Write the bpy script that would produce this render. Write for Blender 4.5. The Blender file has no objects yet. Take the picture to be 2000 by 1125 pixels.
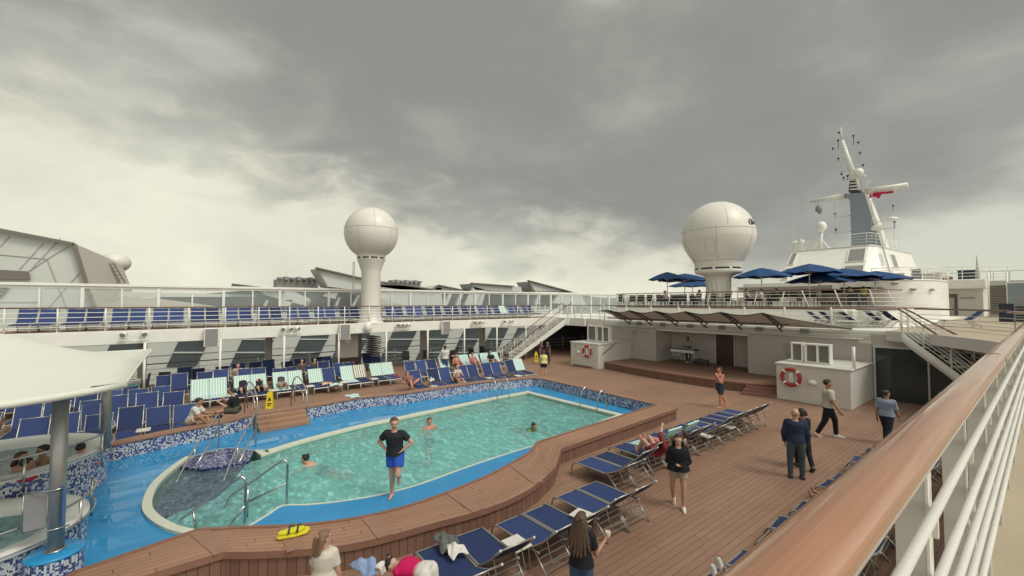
import bpy, bmesh, math, random
from mathutils import Vector, Matrix
random.seed(7)
R = math.radians
sc = bpy.context.scene
col = sc.collection
# ------------------------------------------------------------------ camera
CAM = Vector((0, 0, 4.5)); FPX = 812.0; YAW = R(52.2); PITCH = math.atan(27.5 / 812)
cd = bpy.data.cameras.new('camera'); cam = bpy.data.objects.new('camera', cd); col.objects.link(cam)
cam.location = CAM; cam.rotation_euler = (R(90) + PITCH, 0, YAW)
cd.sensor_width = 36; cd.lens = 36 * FPX / 2000; cd.clip_start = 0.05; cd.clip_end = 9000
sc.camera = cam
sc.render.resolution_x = 1024; sc.render.resolution_y = 576
_M = cam.rotation_euler.to_matrix()
def ray(u, v): return _M @ Vector(((u - 1000) / FPX, (562.5 - v) / FPX, -1))
def at(u, v, z): r = ray(u, v); return CAM + r * ((z - CAM.z) / r.z)      # point on a level floor
def atY(u, v, Y): r = ray(u, v); return CAM + r * (Y / r.y)               # point on an athwartship wall
def atX(u, v, X): r = ray(u, v); return CAM + r * (X / r.x)               # point on a fore-aft wall
def atD(u, v, d): return CAM + ray(u, v) * d
# ------------------------------------------------------------------ world, sun
SUN_EL, SUN_AZ = R(52), R(70)       # azimuth measured from +Y towards +X
w = bpy.data.worlds.new("World"); sc.world = w; w.use_nodes = True
nt = w.node_tree; N = nt.nodes; L = nt.links; N.clear()
def nd(t, tree=None, **k):
    n = (tree or nt).nodes.new(t)
    for a, b in k.items():
        if a in n.inputs.keys() if isinstance(a, str) else False: n.inputs[a].default_value = b
        else: setattr(n, a, b)
    return n
def sky_nodes():
    out = nd('ShaderNodeOutputWorld'); tc = nd('ShaderNodeTexCoord')
    def mth(op, a, b=None, c=None, cl=False):
        m = nd('ShaderNodeMath', operation=op); m.use_clamp = cl
        for i, x in enumerate((a, b, c)):
            if x is None: continue
            if isinstance(x, (int, float)): m.inputs[i].default_value = x
            else: L.new(x, m.inputs[i])
        return m.outputs[0]
    def dot(vec):
        m = nd('ShaderNodeVectorMath', operation='DOT_PRODUCT'); L.new(tc.outputs['Generated'], m.inputs[0]); m.inputs[1].default_value = vec
        return m.outputs['Value']
    z = dot((0, 0, 1)); s = dot((math.cos(YAW), math.sin(YAW), 0)); f = dot((-math.sin(YAW), math.cos(YAW), 0))
    den = mth('ADD', mth('MAXIMUM', z, 0.0), 0.16)
    px = mth('DIVIDE', s, den); py = mth('DIVIDE', f, den)
    cb = nd('ShaderNodeCombineXYZ'); L.new(px, cb.inputs[0]); L.new(py, cb.inputs[1])
    def noise(scale, det, rough=0.55, dist=0.0, off=(0, 0, 0), st=(1, 1, 1)):
        mp = nd('ShaderNodeMapping'); L.new(cb.outputs[0], mp.inputs[0]); mp.inputs['Location'].default_value = off; mp.inputs['Scale'].default_value = st
        n = nd('ShaderNodeTexNoise'); L.new(mp.outputs[0], n.inputs['Vector'])
        n.inputs['Scale'].default_value = scale; n.inputs['Detail'].default_value = det; n.inputs['Roughness'].default_value = rough; n.inputs['Distortion'].default_value = dist
        return n.outputs['Fac']
    n1 = noise(0.55, 7, 0.55, 0.5, (3.1, 1.2, 0))
    c3 = nd('ShaderNodeCombineXYZ'); L.new(s, c3.inputs[0]); L.new(f, c3.inputs[1]); L.new(mth('MULTIPLY', z, 2.1), c3.inputs[2]); cb = c3      # billows read off the dome itself
    n2 = noise(2.6, 9, 0.52, 0.5, (7.7, 4.1, 2.3)); n3 = noise(1.15, 5, 0.5, 0.8, (1.7, 9.3, 5)); n4 = noise(6.5, 9, 0.56, 0.4, (2, 6, 1))
    # cloud base: a dark deck whose lower edge comes down towards the bow
    t = mth('ADD', mth('SUBTRACT', z, 0.112), mth('MULTIPLY', s, 0.20))
    t = mth('ADD', mth('MULTIPLY', t, 8.0), mth('MULTIPLY', mth('SUBTRACT', n1, 0.5), 2.0))
    t = mth('ADD', t, mth('ADD', mth('MULTIPLY', mth('SUBTRACT', n4, 0.5), 2.0), mth('MULTIPLY', mth('SUBTRACT', n2, 0.5), 2.4)))
    mr = nd('ShaderNodeMapRange', interpolation_type='SMOOTHERSTEP'); L.new(t, mr.inputs[0]); mr.inputs[1].default_value = -0.35; mr.inputs[2].default_value = 0.95
    dk = mr.outputs[0]
    def blob(u, v, rad):
        d = ray(u, v).normalized(); k = mth('SUBTRACT', dot(tuple(d)), math.cos(rad))
        return mth('DIVIDE', k, 1 - math.cos(rad), cl=True)
    rel = mth('ADD', mth('MULTIPLY', mth('SUBTRACT', n2, .5), 1.15), mth('MULTIPLY', mth('SUBTRACT', n3, .5), 1.1)); rel = mth('ADD', rel, mth('MULTIPLY', mth('SUBTRACT', n4, .5), .45)); rel = mth('ADD', rel, .60)
    rel = mth('ADD', rel, mth('MULTIPLY', blob(2000, 330, R(16)), 0.30))
    rel = mth('ADD', rel, mth('MULTIPLY', blob(1200, 120, R(22)), -0.20))
    rel = mth('SUBTRACT', rel, mth('MULTIPLY', blob(800, 130, R(24)), 0.16)); rel = mth('SUBTRACT', rel, mth('MULTIPLY', blob(1850, 90, R(20)), 0.22)); t = t
    rel = mth('SUBTRACT', rel, mth('MULTIPLY', blob(1260, 330, R(20)), 0.14))
    r1 = nd('ShaderNodeValToRGB'); L.new(rel, r1.inputs[0]); e = r1.color_ramp; e.interpolation = 'B_SPLINE'
    e.elements[0].position = 0.36; e.elements[0].color = (.27, .262, .235, 1); e.elements[1].position = 1.0; e.elements[1].color = (.64, .65, .54, 1)
    m = e.elements.new(0.62); m.color = (.34, .338, .295, 1)
    m = e.elements.new(0.80); m.color = (.46, .465, .395, 1)
    r2 = nd('ShaderNodeValToRGB'); L.new(mth('ADD', mth('MULTIPLY', n2, 0.75), mth('MULTIPLY', n4, 0.25)), r2.inputs[0]); e = r2.color_ramp
    e.elements[0].position = 0.3; e.elements[0].color = (.62, .615, .51, 1); e.elements[1].position = 0.64; e.elements[1].color = (.86, .83, .66, 1)
    def sstep(x, a, b):
        q = nd('ShaderNodeMapRange', interpolation_type='SMOOTHSTEP'); L.new(x, q.inputs[0]); q.inputs[1].default_value = a; q.inputs[2].default_value = b; return q.outputs[0]
    gain = mth('ADD', 1.0, mth('ADD', mth('MULTIPLY', sstep(z, .62, .9), 1.3), mth('SUBTRACT', mth('MULTIPLY', sstep(dot((1, 0, 0)), .12, .6), 2.2), mth('MULTIPLY', sstep(dot((0, -1, 0)), .2, .8), .45))))  # brightens unseen sky overhead and to starboard, added to light the decks
    mx = nd('ShaderNodeMix', data_type='RGBA'); L.new(dk, mx.inputs[0]); L.new(r2.outputs[0], mx.inputs[6]); L.new(r1.outputs[0], mx.inputs[7])
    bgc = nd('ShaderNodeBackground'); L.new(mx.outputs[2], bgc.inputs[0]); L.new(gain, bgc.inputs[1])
    sky = nd('ShaderNodeTexSky', sky_type='NISHITA'); sky.sun_disc = False; sky.sun_elevation = SUN_EL; sky.sun_rotation = SUN_AZ
    bgs = nd('ShaderNodeBackground'); L.new(sky.outputs[0], bgs.inputs[0]); bgs.inputs[1].default_value = 0.08
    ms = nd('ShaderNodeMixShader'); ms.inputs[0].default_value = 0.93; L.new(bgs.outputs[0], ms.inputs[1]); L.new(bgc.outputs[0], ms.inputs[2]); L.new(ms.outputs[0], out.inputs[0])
sky_nodes()
sd = bpy.data.lights.new('sun', 'SUN'); sd.energy = 1.5; sd.angle = R(20); sd.color = (1, .965, .88)
so = bpy.data.objects.new('sun', sd); col.objects.link(so)
_s = Vector((math.sin(SUN_AZ) * math.cos(SUN_EL), math.cos(SUN_AZ) * math.cos(SUN_EL), math.sin(SUN_EL)))
so.rotation_euler = _s.to_track_quat('Z', 'Y').to_euler(); so.location = (0, 0, 60)
sc.view_settings.view_transform = 'Standard'; sc.view_settings.look = 'None'; sc.view_settings.exposure = 0.15; sc.view_settings.gamma = 1
# ------------------------------------------------------------------ materials
def mat(name, c, rough=.5, metal=0, var=.12, vs=6.0, bump=0, bs=40.0, spec=.5, coat=0, alpha=1, trans=0, sss=0):
    m = bpy.data.materials.new(name); m.use_nodes = True; t = m.node_tree; b = t.nodes['Principled BSDF']
    b.inputs['Roughness'].default_value = rough; b.inputs['Metallic'].default_value = metal
    b.inputs['Specular IOR Level'].default_value = spec; b.inputs['Coat Weight'].default_value = coat; b.inputs['Coat Roughness'].default_value = .12
    b.inputs['Alpha'].default_value = alpha; b.inputs['Transmission Weight'].default_value = trans
    tc = t.nodes.new('ShaderNodeTexCoord'); n = t.nodes.new('ShaderNodeTexNoise'); n.inputs['Scale'].default_value = vs; n.inputs['Detail'].default_value = 5
    t.links.new(tc.outputs['Object'], n.inputs['Vector'])
    mx = t.nodes.new('ShaderNodeMix'); mx.data_type = 'RGBA'; t.links.new(n.outputs['Fac'], mx.inputs[0])
    mx.inputs[6].default_value = (*[x * (1 - var) for x in c], 1); mx.inputs[7].default_value = (*[min(1, x * (1 + var)) for x in c], 1)
    t.links.new(mx.outputs[2], b.inputs['Base Color'])
    if sss:
        tl = t.nodes.new('ShaderNodeBsdfTranslucent'); t.links.new(mx.outputs[2], tl.inputs[0]); q = t.nodes.new('ShaderNodeMixShader'); q.inputs[0].default_value = sss
        t.links.new(b.outputs[0], q.inputs[1]); t.links.new(tl.outputs[0], q.inputs[2]); t.links.new(q.outputs[0], t.nodes['Material Output'].inputs[0])
    if bump:
        n2 = t.nodes.new('ShaderNodeTexNoise'); n2.inputs['Scale'].default_value = bs; n2.inputs['Detail'].default_value = 4; t.links.new(tc.outputs['Object'], n2.inputs['Vector'])
        bp = t.nodes.new('ShaderNodeBump'); bp.inputs['Strength'].default_value = bump; bp.inputs['Distance'].default_value = .02
        t.links.new(n2.outputs['Fac'], bp.inputs['Height']); t.links.new(bp.outputs[0], b.inputs['Normal'])
    return m
def tmath(t, op, a, b=None, cl=False):
    m = t.nodes.new('ShaderNodeMath'); m.operation = op; m.use_clamp = cl
    for i, x in enumerate((a, b)):
        if x is None: continue
        if isinstance(x, (int, float)): m.inputs[i].default_value = x
        else: t.links.new(x, m.inputs[i])
    return m.outputs[0]
def planks(name, c, period, axis='Y', uv=False, length=2.4, rough=.55, gap=.07, tone=.22, gapdark=.35, wet=0):
    """boards that run along `axis`; object coordinates in metres, or UV in metres (boards run along U)"""
    m = bpy.data.materials.new(name); m.use_nodes = True; t = m.node_tree; b = t.nodes['Principled BSDF']
    tc = t.nodes.new('ShaderNodeTexCoord'); sp = t.nodes.new('ShaderNodeSeparateXYZ'); t.links.new(tc.outputs['UV' if uv else 'Object'], sp.inputs[0])
    a, l = (sp.outputs[1], sp.outputs[0]) if (uv or axis == 'X') else ((sp.outputs[0], sp.outputs[1]) if axis == 'Y' else (sp.outputs[0], sp.outputs[2]))
    q = tmath(t, 'DIVIDE', a, period); fl = tmath(t, 'FLOOR', q); fr = tmath(t, 'FRACT', q)
    wn = t.nodes.new('ShaderNodeTexWhiteNoise'); wn.noise_dimensions = '1D'; t.links.new(fl, wn.inputs['W'])
    q2 = tmath(t, 'ADD', tmath(t, 'DIVIDE', l, length), wn.outputs['Value']); fl2 = tmath(t, 'FLOOR', q2); fr2 = tmath(t, 'FRACT', q2)
    cv = t.nodes.new('ShaderNodeCombineXYZ'); t.links.new(fl, cv.inputs[0]); t.links.new(fl2, cv.inputs[1])
    w2 = t.nodes.new('ShaderNodeTexWhiteNoise'); w2.noise_dimensions = '2D'; t.links.new(cv.outputs[0], w2.inputs['Vector'])
    g = tmath(t, 'MAXIMUM', tmath(t, 'LESS_THAN', fr, gap), tmath(t, 'LESS_THAN', fr2, .006 * 2.4 / length))
    mp = t.nodes.new('ShaderNodeMapping'); t.links.new(tc.outputs['UV' if uv else 'Object'], mp.inputs[0])
    mp.inputs['Scale'].default_value = (2, 30, 1) if (uv or axis == 'X') else ((30, 2, 30) if axis == 'Y' else (30, 30, 2))
    n = t.nodes.new('ShaderNodeTexNoise'); n.inputs['Scale'].default_value = 1; n.inputs['Detail'].default_value = 4; t.links.new(mp.outputs[0], n.inputs['Vector'])
    nb = t.nodes.new('ShaderNodeTexNoise'); nb.inputs['Scale'].default_value = .45; nb.inputs['Detail'].default_value = 5; t.links.new(tc.outputs['Object'], nb.inputs['Vector'])
    k = tmath(t, 'ADD', tmath(t, 'MULTIPLY', w2.outputs['Value'], .5), tmath(t, 'ADD', tmath(t, 'MULTIPLY', n.outputs['Fac'], .4), tmath(t, 'MULTIPLY', tmath(t, 'SUBTRACT', nb.outputs['Fac'], .5), 2.0)))
    mx = t.nodes.new('ShaderNodeMix'); mx.data_type = 'RGBA'; mx.clamp_factor = True; t.links.new(k, mx.inputs[0])
    mx.inputs[6].default_value = (*[x * (1 - tone) for x in c], 1); mx.inputs[7].default_value = (*[x * (1 + tone) for x in c], 1)
    m2 = t.nodes.new('ShaderNodeMix'); m2.data_type = 'RGBA'; t.links.new(g, m2.inputs[0]); t.links.new(mx.outputs[2], m2.inputs[6]); m2.inputs[7].default_value = (*[x * gapdark for x in c], 1)
    t.links.new(m2.outputs[2], b.inputs['Base Color'])
    rr = tmath(t, 'ADD', tmath(t, 'MULTIPLY', nb.outputs['Fac'], -.5 if wet else .15), rough + (.2 if wet else 0)); t.links.new(rr, b.inputs['Roughness'])
    bp = t.nodes.new('ShaderNodeBump'); bp.inputs['Strength'].default_value = .5; bp.inputs['Distance'].default_value = .006; bp.invert = True
    t.links.new(g, bp.inputs['Height']); t.links.new(bp.outputs[0], b.inputs['Normal'])
    return m
def mosaic(name, size=.03, white=.42, runs=2.2, grout=(.20, .21, .27)):
    """small glass tiles laid at random: white, cobalt and near-black; UV in metres"""
    m = bpy.data.materials.new(name); m.use_nodes = True; t = m.node_tree; b = t.nodes['Principled BSDF']; b.inputs['Roughness'].default_value = .12
    tc = t.nodes.new('ShaderNodeTexCoord'); sp = t.nodes.new('ShaderNodeSeparateXYZ'); t.links.new(tc.outputs['UV'], sp.inputs[0])
    qu = tmath(t, 'DIVIDE', sp.outputs[0], size); qv = tmath(t, 'DIVIDE', sp.outputs[1], size)
    def wn(a, b_, seed):
        c = t.nodes.new('ShaderNodeCombineXYZ'); t.links.new(tmath(t, 'FLOOR', tmath(t, 'DIVIDE', qu, a)), c.inputs[0]); t.links.new(tmath(t, 'FLOOR', tmath(t, 'DIVIDE', qv, b_)), c.inputs[1]); c.inputs[2].default_value = seed
        x = t.nodes.new('ShaderNodeTexWhiteNoise'); t.links.new(c.outputs[0], x.inputs['Vector']); return x.outputs['Value']
    isw = tmath(t, 'MAXIMUM', tmath(t, 'LESS_THAN', wn(runs, 1, 1.5), white * .62), tmath(t, 'LESS_THAN', wn(1, runs, 5.5), white * .5))
    rp = t.nodes.new('ShaderNodeValToRGB'); rp.color_ramp.interpolation = 'CONSTANT'; t.links.new(wn(1, 1, 9.5), rp.inputs[0]); e = rp.color_ramp
    e.elements[0].position = 0; e.elements[0].color = (.018, .025, .11, 1); e.elements[1].position = .35; e.elements[1].color = (.045, .075, .30, 1)
    q = e.elements.new(.7); q.color = (.02, .02, .045, 1); q = e.elements.new(.85); q.color = (.16, .20, .45, 1)
    mx = t.nodes.new('ShaderNodeMix'); mx.data_type = 'RGBA'; t.links.new(isw, mx.inputs[0]); t.links.new(rp.outputs[0], mx.inputs[6]); mx.inputs[7].default_value = (.62, .62, .60, 1)
    g = tmath(t, 'MAXIMUM', tmath(t, 'LESS_THAN', tmath(t, 'FRACT', qu), .12), tmath(t, 'LESS_THAN', tmath(t, 'FRACT', qv), .12))
    m2 = t.nodes.new('ShaderNodeMix'); m2.data_type = 'RGBA'; t.links.new(g, m2.inputs[0]); t.links.new(mx.outputs[2], m2.inputs[6]); m2.inputs[7].default_value = (*grout, 1)
    t.links.new(m2.outputs[2], b.inputs['Base Color'])
    return m
def striped(name, c1, c2, period, duty=.5, axis=0):
    m = bpy.data.materials.new(name); m.use_nodes = True; t = m.node_tree; b = t.nodes['Principled BSDF']; b.inputs['Roughness'].default_value = .95; b.inputs['Specular IOR Level'].default_value = .1
    tc = t.nodes.new('ShaderNodeTexCoord'); sp = t.nodes.new('ShaderNodeSeparateXYZ'); t.links.new(tc.outputs['UV'], sp.inputs[0])
    fr = tmath(t, 'LESS_THAN', tmath(t, 'FRACT', tmath(t, 'DIVIDE', sp.outputs[axis], period)), duty)
    mx = t.nodes.new('ShaderNodeMix'); mx.data_type = 'RGBA'; t.links.new(fr, mx.inputs[0]); mx.inputs[6].default_value = (*c1, 1); mx.inputs[7].default_value = (*c2, 1)
    t.links.new(mx.outputs[2], b.inputs['Base Color'])
    n = t.nodes.new('ShaderNodeTexNoise'); n.inputs['Scale'].default_value = 60; bp = t.nodes.new('ShaderNodeBump'); bp.inputs['Strength'].default_value = .4; bp.inputs['Distance'].default_value = .01
    t.links.new(tc.outputs['Object'], n.inputs['Vector']); t.links.new(n.outputs['Fac'], bp.inputs['Height']); t.links.new(bp.outputs[0], b.inputs['Normal'])
    return m
def water(name, c, alpha, scale=3.0, bump=.35):
    m = bpy.data.materials.new(name); m.use_nodes = True; t = m.node_tree; b = t.nodes['Principled BSDF']; b.inputs['Roughness'].default_value = .06
    tc = t.nodes.new('ShaderNodeTexCoord'); mp = t.nodes.new('ShaderNodeMapping'); mp.inputs['Rotation'].default_value = (0, 0, R(35)); mp.inputs['Scale'].default_value = (1, 1.9, 1); t.links.new(tc.outputs['Object'], mp.inputs[0])
    def nz(s, d, dist):
        n = t.nodes.new('ShaderNodeTexNoise'); n.inputs['Scale'].default_value = s; n.inputs['Detail'].default_value = d; n.inputs['Distortion'].default_value = dist; t.links.new(mp.outputs[0], n.inputs['Vector']); return n.outputs['Fac']
    a = nz(scale, 4, .6); h = nz(scale * .45, 3, .8)
    rp = t.nodes.new('ShaderNodeValToRGB'); e = rp.color_ramp; t.links.new(tmath(t, 'ADD', tmath(t, 'MULTIPLY', a, .6), tmath(t, 'MULTIPLY', h, .4)), rp.inputs[0])
    e.elements[0].position = .36; e.elements[0].color = (*[x * .72 for x in c], 1); e.elements[1].position = .70; e.elements[1].color = (*[min(1, x * 1.9 + .04) for x in c], 1)  # pale end paints wave glints and caustic light into the water colour
    q = e.elements.new(.52); q.color = (*c, 1)
    t.links.new(rp.outputs[0], b.inputs['Base Color'])
    bp = t.nodes.new('ShaderNodeBump'); bp.inputs['Strength'].default_value = bump; bp.inputs['Distance'].default_value = .08; w_ = nz(.35, 2, .5); t.links.new(tmath(t, 'MULTIPLY', tmath(t, 'ADD', a, tmath(t, 'MULTIPLY', h, 1.6)), tmath(t, 'ADD', .35, tmath(t, 'MULTIPLY', w_, 1.3))), bp.inputs['Height']); t.links.new(bp.outputs[0], b.inputs['Normal'])
    b.inputs['Alpha'].default_value = alpha
    return m
def wetfloor(name, c):
    m = bpy.data.materials.new(name); m.use_nodes = True; t = m.node_tree; b = t.nodes['Principled BSDF']
    tc = t.nodes.new('ShaderNodeTexCoord'); mp = t.nodes.new('ShaderNodeMapping'); mp.inputs['Scale'].default_value = (1, .6, 1); t.links.new(tc.outputs['Object'], mp.inputs[0])
    n = t.nodes.new('ShaderNodeTexNoise'); n.inputs['Scale'].default_value = 1.3; n.inputs['Detail'].default_value = 6; n.inputs['Distortion'].default_value = .8; t.links.new(mp.outputs[0], n.inputs['Vector'])
    rp = t.nodes.new('ShaderNodeMapRange'); rp.inputs[1].default_value = .50; rp.inputs[2].default_value = .54; rp.inputs[3].default_value = .36; rp.inputs[4].default_value = .04; t.links.new(n.outputs['Fac'], rp.inputs[0]); t.links.new(rp.outputs[0], b.inputs['Roughness'])
    n2 = t.nodes.new('ShaderNodeTexNoise'); n2.inputs['Scale'].default_value = .8; n2.inputs['Detail'].default_value = 6; t.links.new(tc.outputs['Object'], n2.inputs['Vector'])
    mx = t.nodes.new('ShaderNodeMix'); mx.data_type = 'RGBA'; t.links.new(n2.outputs['Fac'], mx.inputs[0]); mx.inputs[6].default_value = (*[x * .74 for x in c], 1); mx.inputs[7].default_value = (*[x * 1.28 for x in c], 1)
    n3 = t.nodes.new('ShaderNodeTexNoise'); n3.inputs['Scale'].default_value = 5; n3.inputs['Detail'].default_value = 9; n3.inputs['Roughness'].default_value = .7; t.links.new(tc.outputs['Object'], n3.inputs['Vector'])
    r3 = t.nodes.new('ShaderNodeMapRange'); r3.inputs[1].default_value = .60; r3.inputs[2].default_value = .74; r3.inputs[4].default_value = .35; t.links.new(n3.outputs['Fac'], r3.inputs[0])
    m3 = t.nodes.new('ShaderNodeMix'); m3.data_type = 'RGBA'; t.links.new(r3.outputs[0], m3.inputs[0]); t.links.new(mx.outputs[2], m3.inputs[6]); m3.inputs[7].default_value = (.16, .30, .42, 1)     # worn, scuffed paint
    t.links.new(m3.outputs[2], b.inputs['Base Color'])
    return m
def teak():
    m = bpy.data.materials.new('varnished_teak'); m.use_nodes = True; t = m.node_tree; b = t.nodes['Principled BSDF']
    tc = t.nodes.new('ShaderNodeTexCoord'); mp = t.nodes.new('ShaderNodeMapping'); mp.inputs['Scale'].default_value = (160, 2.5, 160); t.links.new(tc.outputs['Object'], mp.inputs[0])
    n = t.nodes.new('ShaderNodeTexNoise'); n.inputs['Scale'].default_value = 1; n.inputs['Detail'].default_value = 6; n.inputs['Distortion'].default_value = .4; t.links.new(mp.outputs[0], n.inputs['Vector'])
    n2 = t.nodes.new('ShaderNodeTexNoise'); n2.inputs['Scale'].default_value = 2.2; n2.inputs['Detail'].default_value = 3; t.links.new(tc.outputs['Object'], n2.inputs['Vector'])
    r = t.nodes.new('ShaderNodeValToRGB'); e = r.color_ramp; e.elements[0].position = .3; e.elements[0].color = (.27, .118, .058, 1); e.elements[1].position = .72; e.elements[1].color = (.41, .20, .105, 1)
    t.links.new(tmath(t, 'ADD', tmath(t, 'MULTIPLY', n.outputs['Fac'], .6), tmath(t, 'MULTIPLY', n2.outputs['Fac'], .4)), r.inputs[0]); t.links.new(r.outputs[0], b.inputs['Base Color'])
    b.inputs['Roughness'].default_value = .45; b.inputs['Coat Weight'].default_value = .75; b.inputs['Coat Roughness'].default_value = .06
    bp = t.nodes.new('ShaderNodeBump'); bp.inputs['Strength'].default_value = .25; bp.inputs['Distance'].default_value = .004; t.links.new(n2.outputs['Fac'], bp.inputs['Height']); t.links.new(bp.outputs[0], b.inputs['Coat Normal'])
    return m
M = dict(
 white=mat('white_paint', (.76, .745, .69), .42, var=.10, vs=2.2), white2=mat('white_panel', (.58, .565, .525), .5, var=.12, vs=1.7),
 cream=mat('cream_coping', (.60, .61, .50), .35, var=.10, vs=3), shell=mat('radome_shell', (.66, .63, .57), .4, var=.05, vs=.7),
 canvas=mat('white_canvas', (.63, .64, .57), .8, var=.05, vs=1.5, bump=.1, bs=8), awn=mat('grey_awning', (.50, .44, .39), .8, var=.08, vs=2, sss=.5),
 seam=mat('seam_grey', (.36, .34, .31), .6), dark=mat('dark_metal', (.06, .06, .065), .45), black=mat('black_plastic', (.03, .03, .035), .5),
 grey=mat('grey_metal', (.24, .24, .24), .5), grille=mat('speaker_grille', (.25, .24, .24), .7, bump=.3, bs=120),
 alu=mat('brushed_aluminium', (.42, .40, .37), .38, metal=.75, var=.08), steel=mat('stainless_steel', (.50, .49, .47), .22, metal=.95, var=.06, vs=3),
 steelrough=mat('satin_steel_column', (.36, .35, .33), .48, metal=.7, var=.12, vs=2),
 lblue=mat('navy_sling_fabric', (.024, .040, .115), .8, var=.14, vs=9, bump=.15, bs=300, spec=.25), lblue2=mat('faded_navy_fabric', (.05, .065, .17), .85, var=.15, vs=7, spec=.25),
 umb=mat('blue_umbrella_cloth', (.011, .055, .165), .75, var=.18, vs=2.5, spec=.3), tabletop=mat('white_plastic_top', (.60, .59, .53), .4),
 towel=striped('striped_towel', (.62, .66, .60), (.30, .52, .49), .10, .45), towel2=striped('brown_striped_towel', (.66, .65, .58), (.20, .15, .12), .12, .42), towelp=mat('pale_towel', (.45, .62, .58), .95, bump=.5, bs=40),
 cloth_w=mat('white_cloth', (.62, .60, .56), .95, bump=.6, bs=18), cloth_g=mat('camouflage_cloth', (.10, .11, .10), .95, var=.8, vs=14, bump=.6, bs=18),
 cloth_b=mat('light_blue_cloth', (.22, .30, .48), .95, var=.4, vs=12, bump=.6, bs=18), cloth_p=mat('peach_cloth', (.55, .36, .27), .95, var=.25, vs=9, bump=.5, bs=18), cloth_r=mat('red_cloth', (.35, .02, .05), .9, bump=.4),
 rail=teak(), railthin=mat('dark_teak', (.13, .07, .05), .35, var=.2, vs=5, coat=.3),
 teakstep=planks('wet_teak_steps', (.33, .19, .12), .11, uv=True, rough=.35), deck=planks('composite_decking', (.268, .155, .102), .135, 'Y', length=3.6, tone=.14, gapdark=.46, gap=.08), deckdark=planks('stage_decking', (.25, .14, .10), .12, 'X', tone=.12),
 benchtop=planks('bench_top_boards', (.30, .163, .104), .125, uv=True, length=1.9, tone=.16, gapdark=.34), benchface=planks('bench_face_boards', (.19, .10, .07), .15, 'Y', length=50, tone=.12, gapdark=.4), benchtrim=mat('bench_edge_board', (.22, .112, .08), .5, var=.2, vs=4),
 tan=mat('tan_deck_coating', (.40, .33, .235), .7, var=.14, vs=1.1, bump=.2, bs=90), bluefloor=wetfloor('wet_blue_floor', (.022, .24, .50)),
 mosaic=mosaic('mosaic_tiles', .030, .46, 1.7), mosaicb=mosaic('blue_mosaic_tiles', .034, .10, 1.5, (.05, .055, .10)), poolin=mat('pool_basin_paint', (.20, .58, .52), .6, var=.22, vs=1.6),  # pool basin paint is mottled to put caustic light into its colour
 water=water('pool_water', (.20, .50, .475), .60, 4.2, .42), shallow=water('shallow_pool_water', (.12, .19, .22), .58, 4.2, .42), spa=water('spa_water', (.20, .40, .37), .8, 4, .2), foam=water('bubbling_spa_water', (.25, .28, .28), .95, 7, .5), sea=water('sea_water', (.10, .13, .13), 1, .3, .3),
 glass=mat('windscreen_glass', (.55, .62, .60), .03, var=0, alpha=.16, spec=.6), dglass=mat('dark_glazing', (.035, .05, .055), .08, var=.1), wglass=mat('terminal_glazing', (.075, .09, .095), .12, var=.3, vs=.6),
 gglass=mat('green_tinted_glass', (.07, .09, .085), .1, var=.05), door=mat('maroon_door', (.065, .022, .018), .4, var=.1), panel=mat('terminal_panel', (.52, .53, .50), .45, var=.07, vs=.3), panel2=mat('terminal_warm_panel', (.47, .42, .37), .45, var=.06, vs=.3),
 edge=mat('bronze_edge', (.16, .14, .12), .5), wall=mat('stage_wall_paint', (.46, .43, .39), .5, var=.05, vs=.8), mast=mat('blue_grey_mast_paint', (.23, .27, .31), .5, var=.05),
 redring=mat('lifebuoy_orange_red', (.36, .035, .03), .45), yellow=mat('yellow_plastic', (.70, .55, .02), .4), yellow2=mat('yellow_vinyl', (.62, .56, .02), .35, var=.1), flag=mat('red_flag', (.50, .01, .06), .8), orange=mat('orange_plaster', (.35, .17, .09), .7),
 hill=mat('distant_shore', (.17, .19, .18), 1, var=.25, vs=.02), hull=mat('hull_paint', (.5, .5, .47), .5), rattan=mat('brown_rattan', (.05, .035, .032), .7, bump=.5, bs=90), solar=mat('navy_panel', (.02, .025, .055), .3),
)

def fade(m, lo=.72, hi=1.55):
    """each copy of a thing gets its own degree of fading, from the object's random number"""
    t = m.node_tree; b = t.nodes['Principled BSDF']; src = b.inputs['Base Color'].links[0].from_socket; oi = t.nodes.new('ShaderNodeObjectInfo'); mr = t.nodes.new('ShaderNodeMapRange'); mr.inputs[3].default_value = lo; mr.inputs[4].default_value = hi
    t.links.new(oi.outputs['Random'], mr.inputs[0]); v = t.nodes.new('ShaderNodeVectorMath'); v.operation = 'SCALE'; t.links.new(src, v.inputs[0]); t.links.new(mr.outputs[0], v.inputs['Scale']); t.links.new(v.outputs[0], b.inputs['Base Color'])
fade(M['lblue']); M['crossboard'] = mat('bench_cross_board', (.275, .15, .103), .55, var=.15, vs=6)
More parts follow.
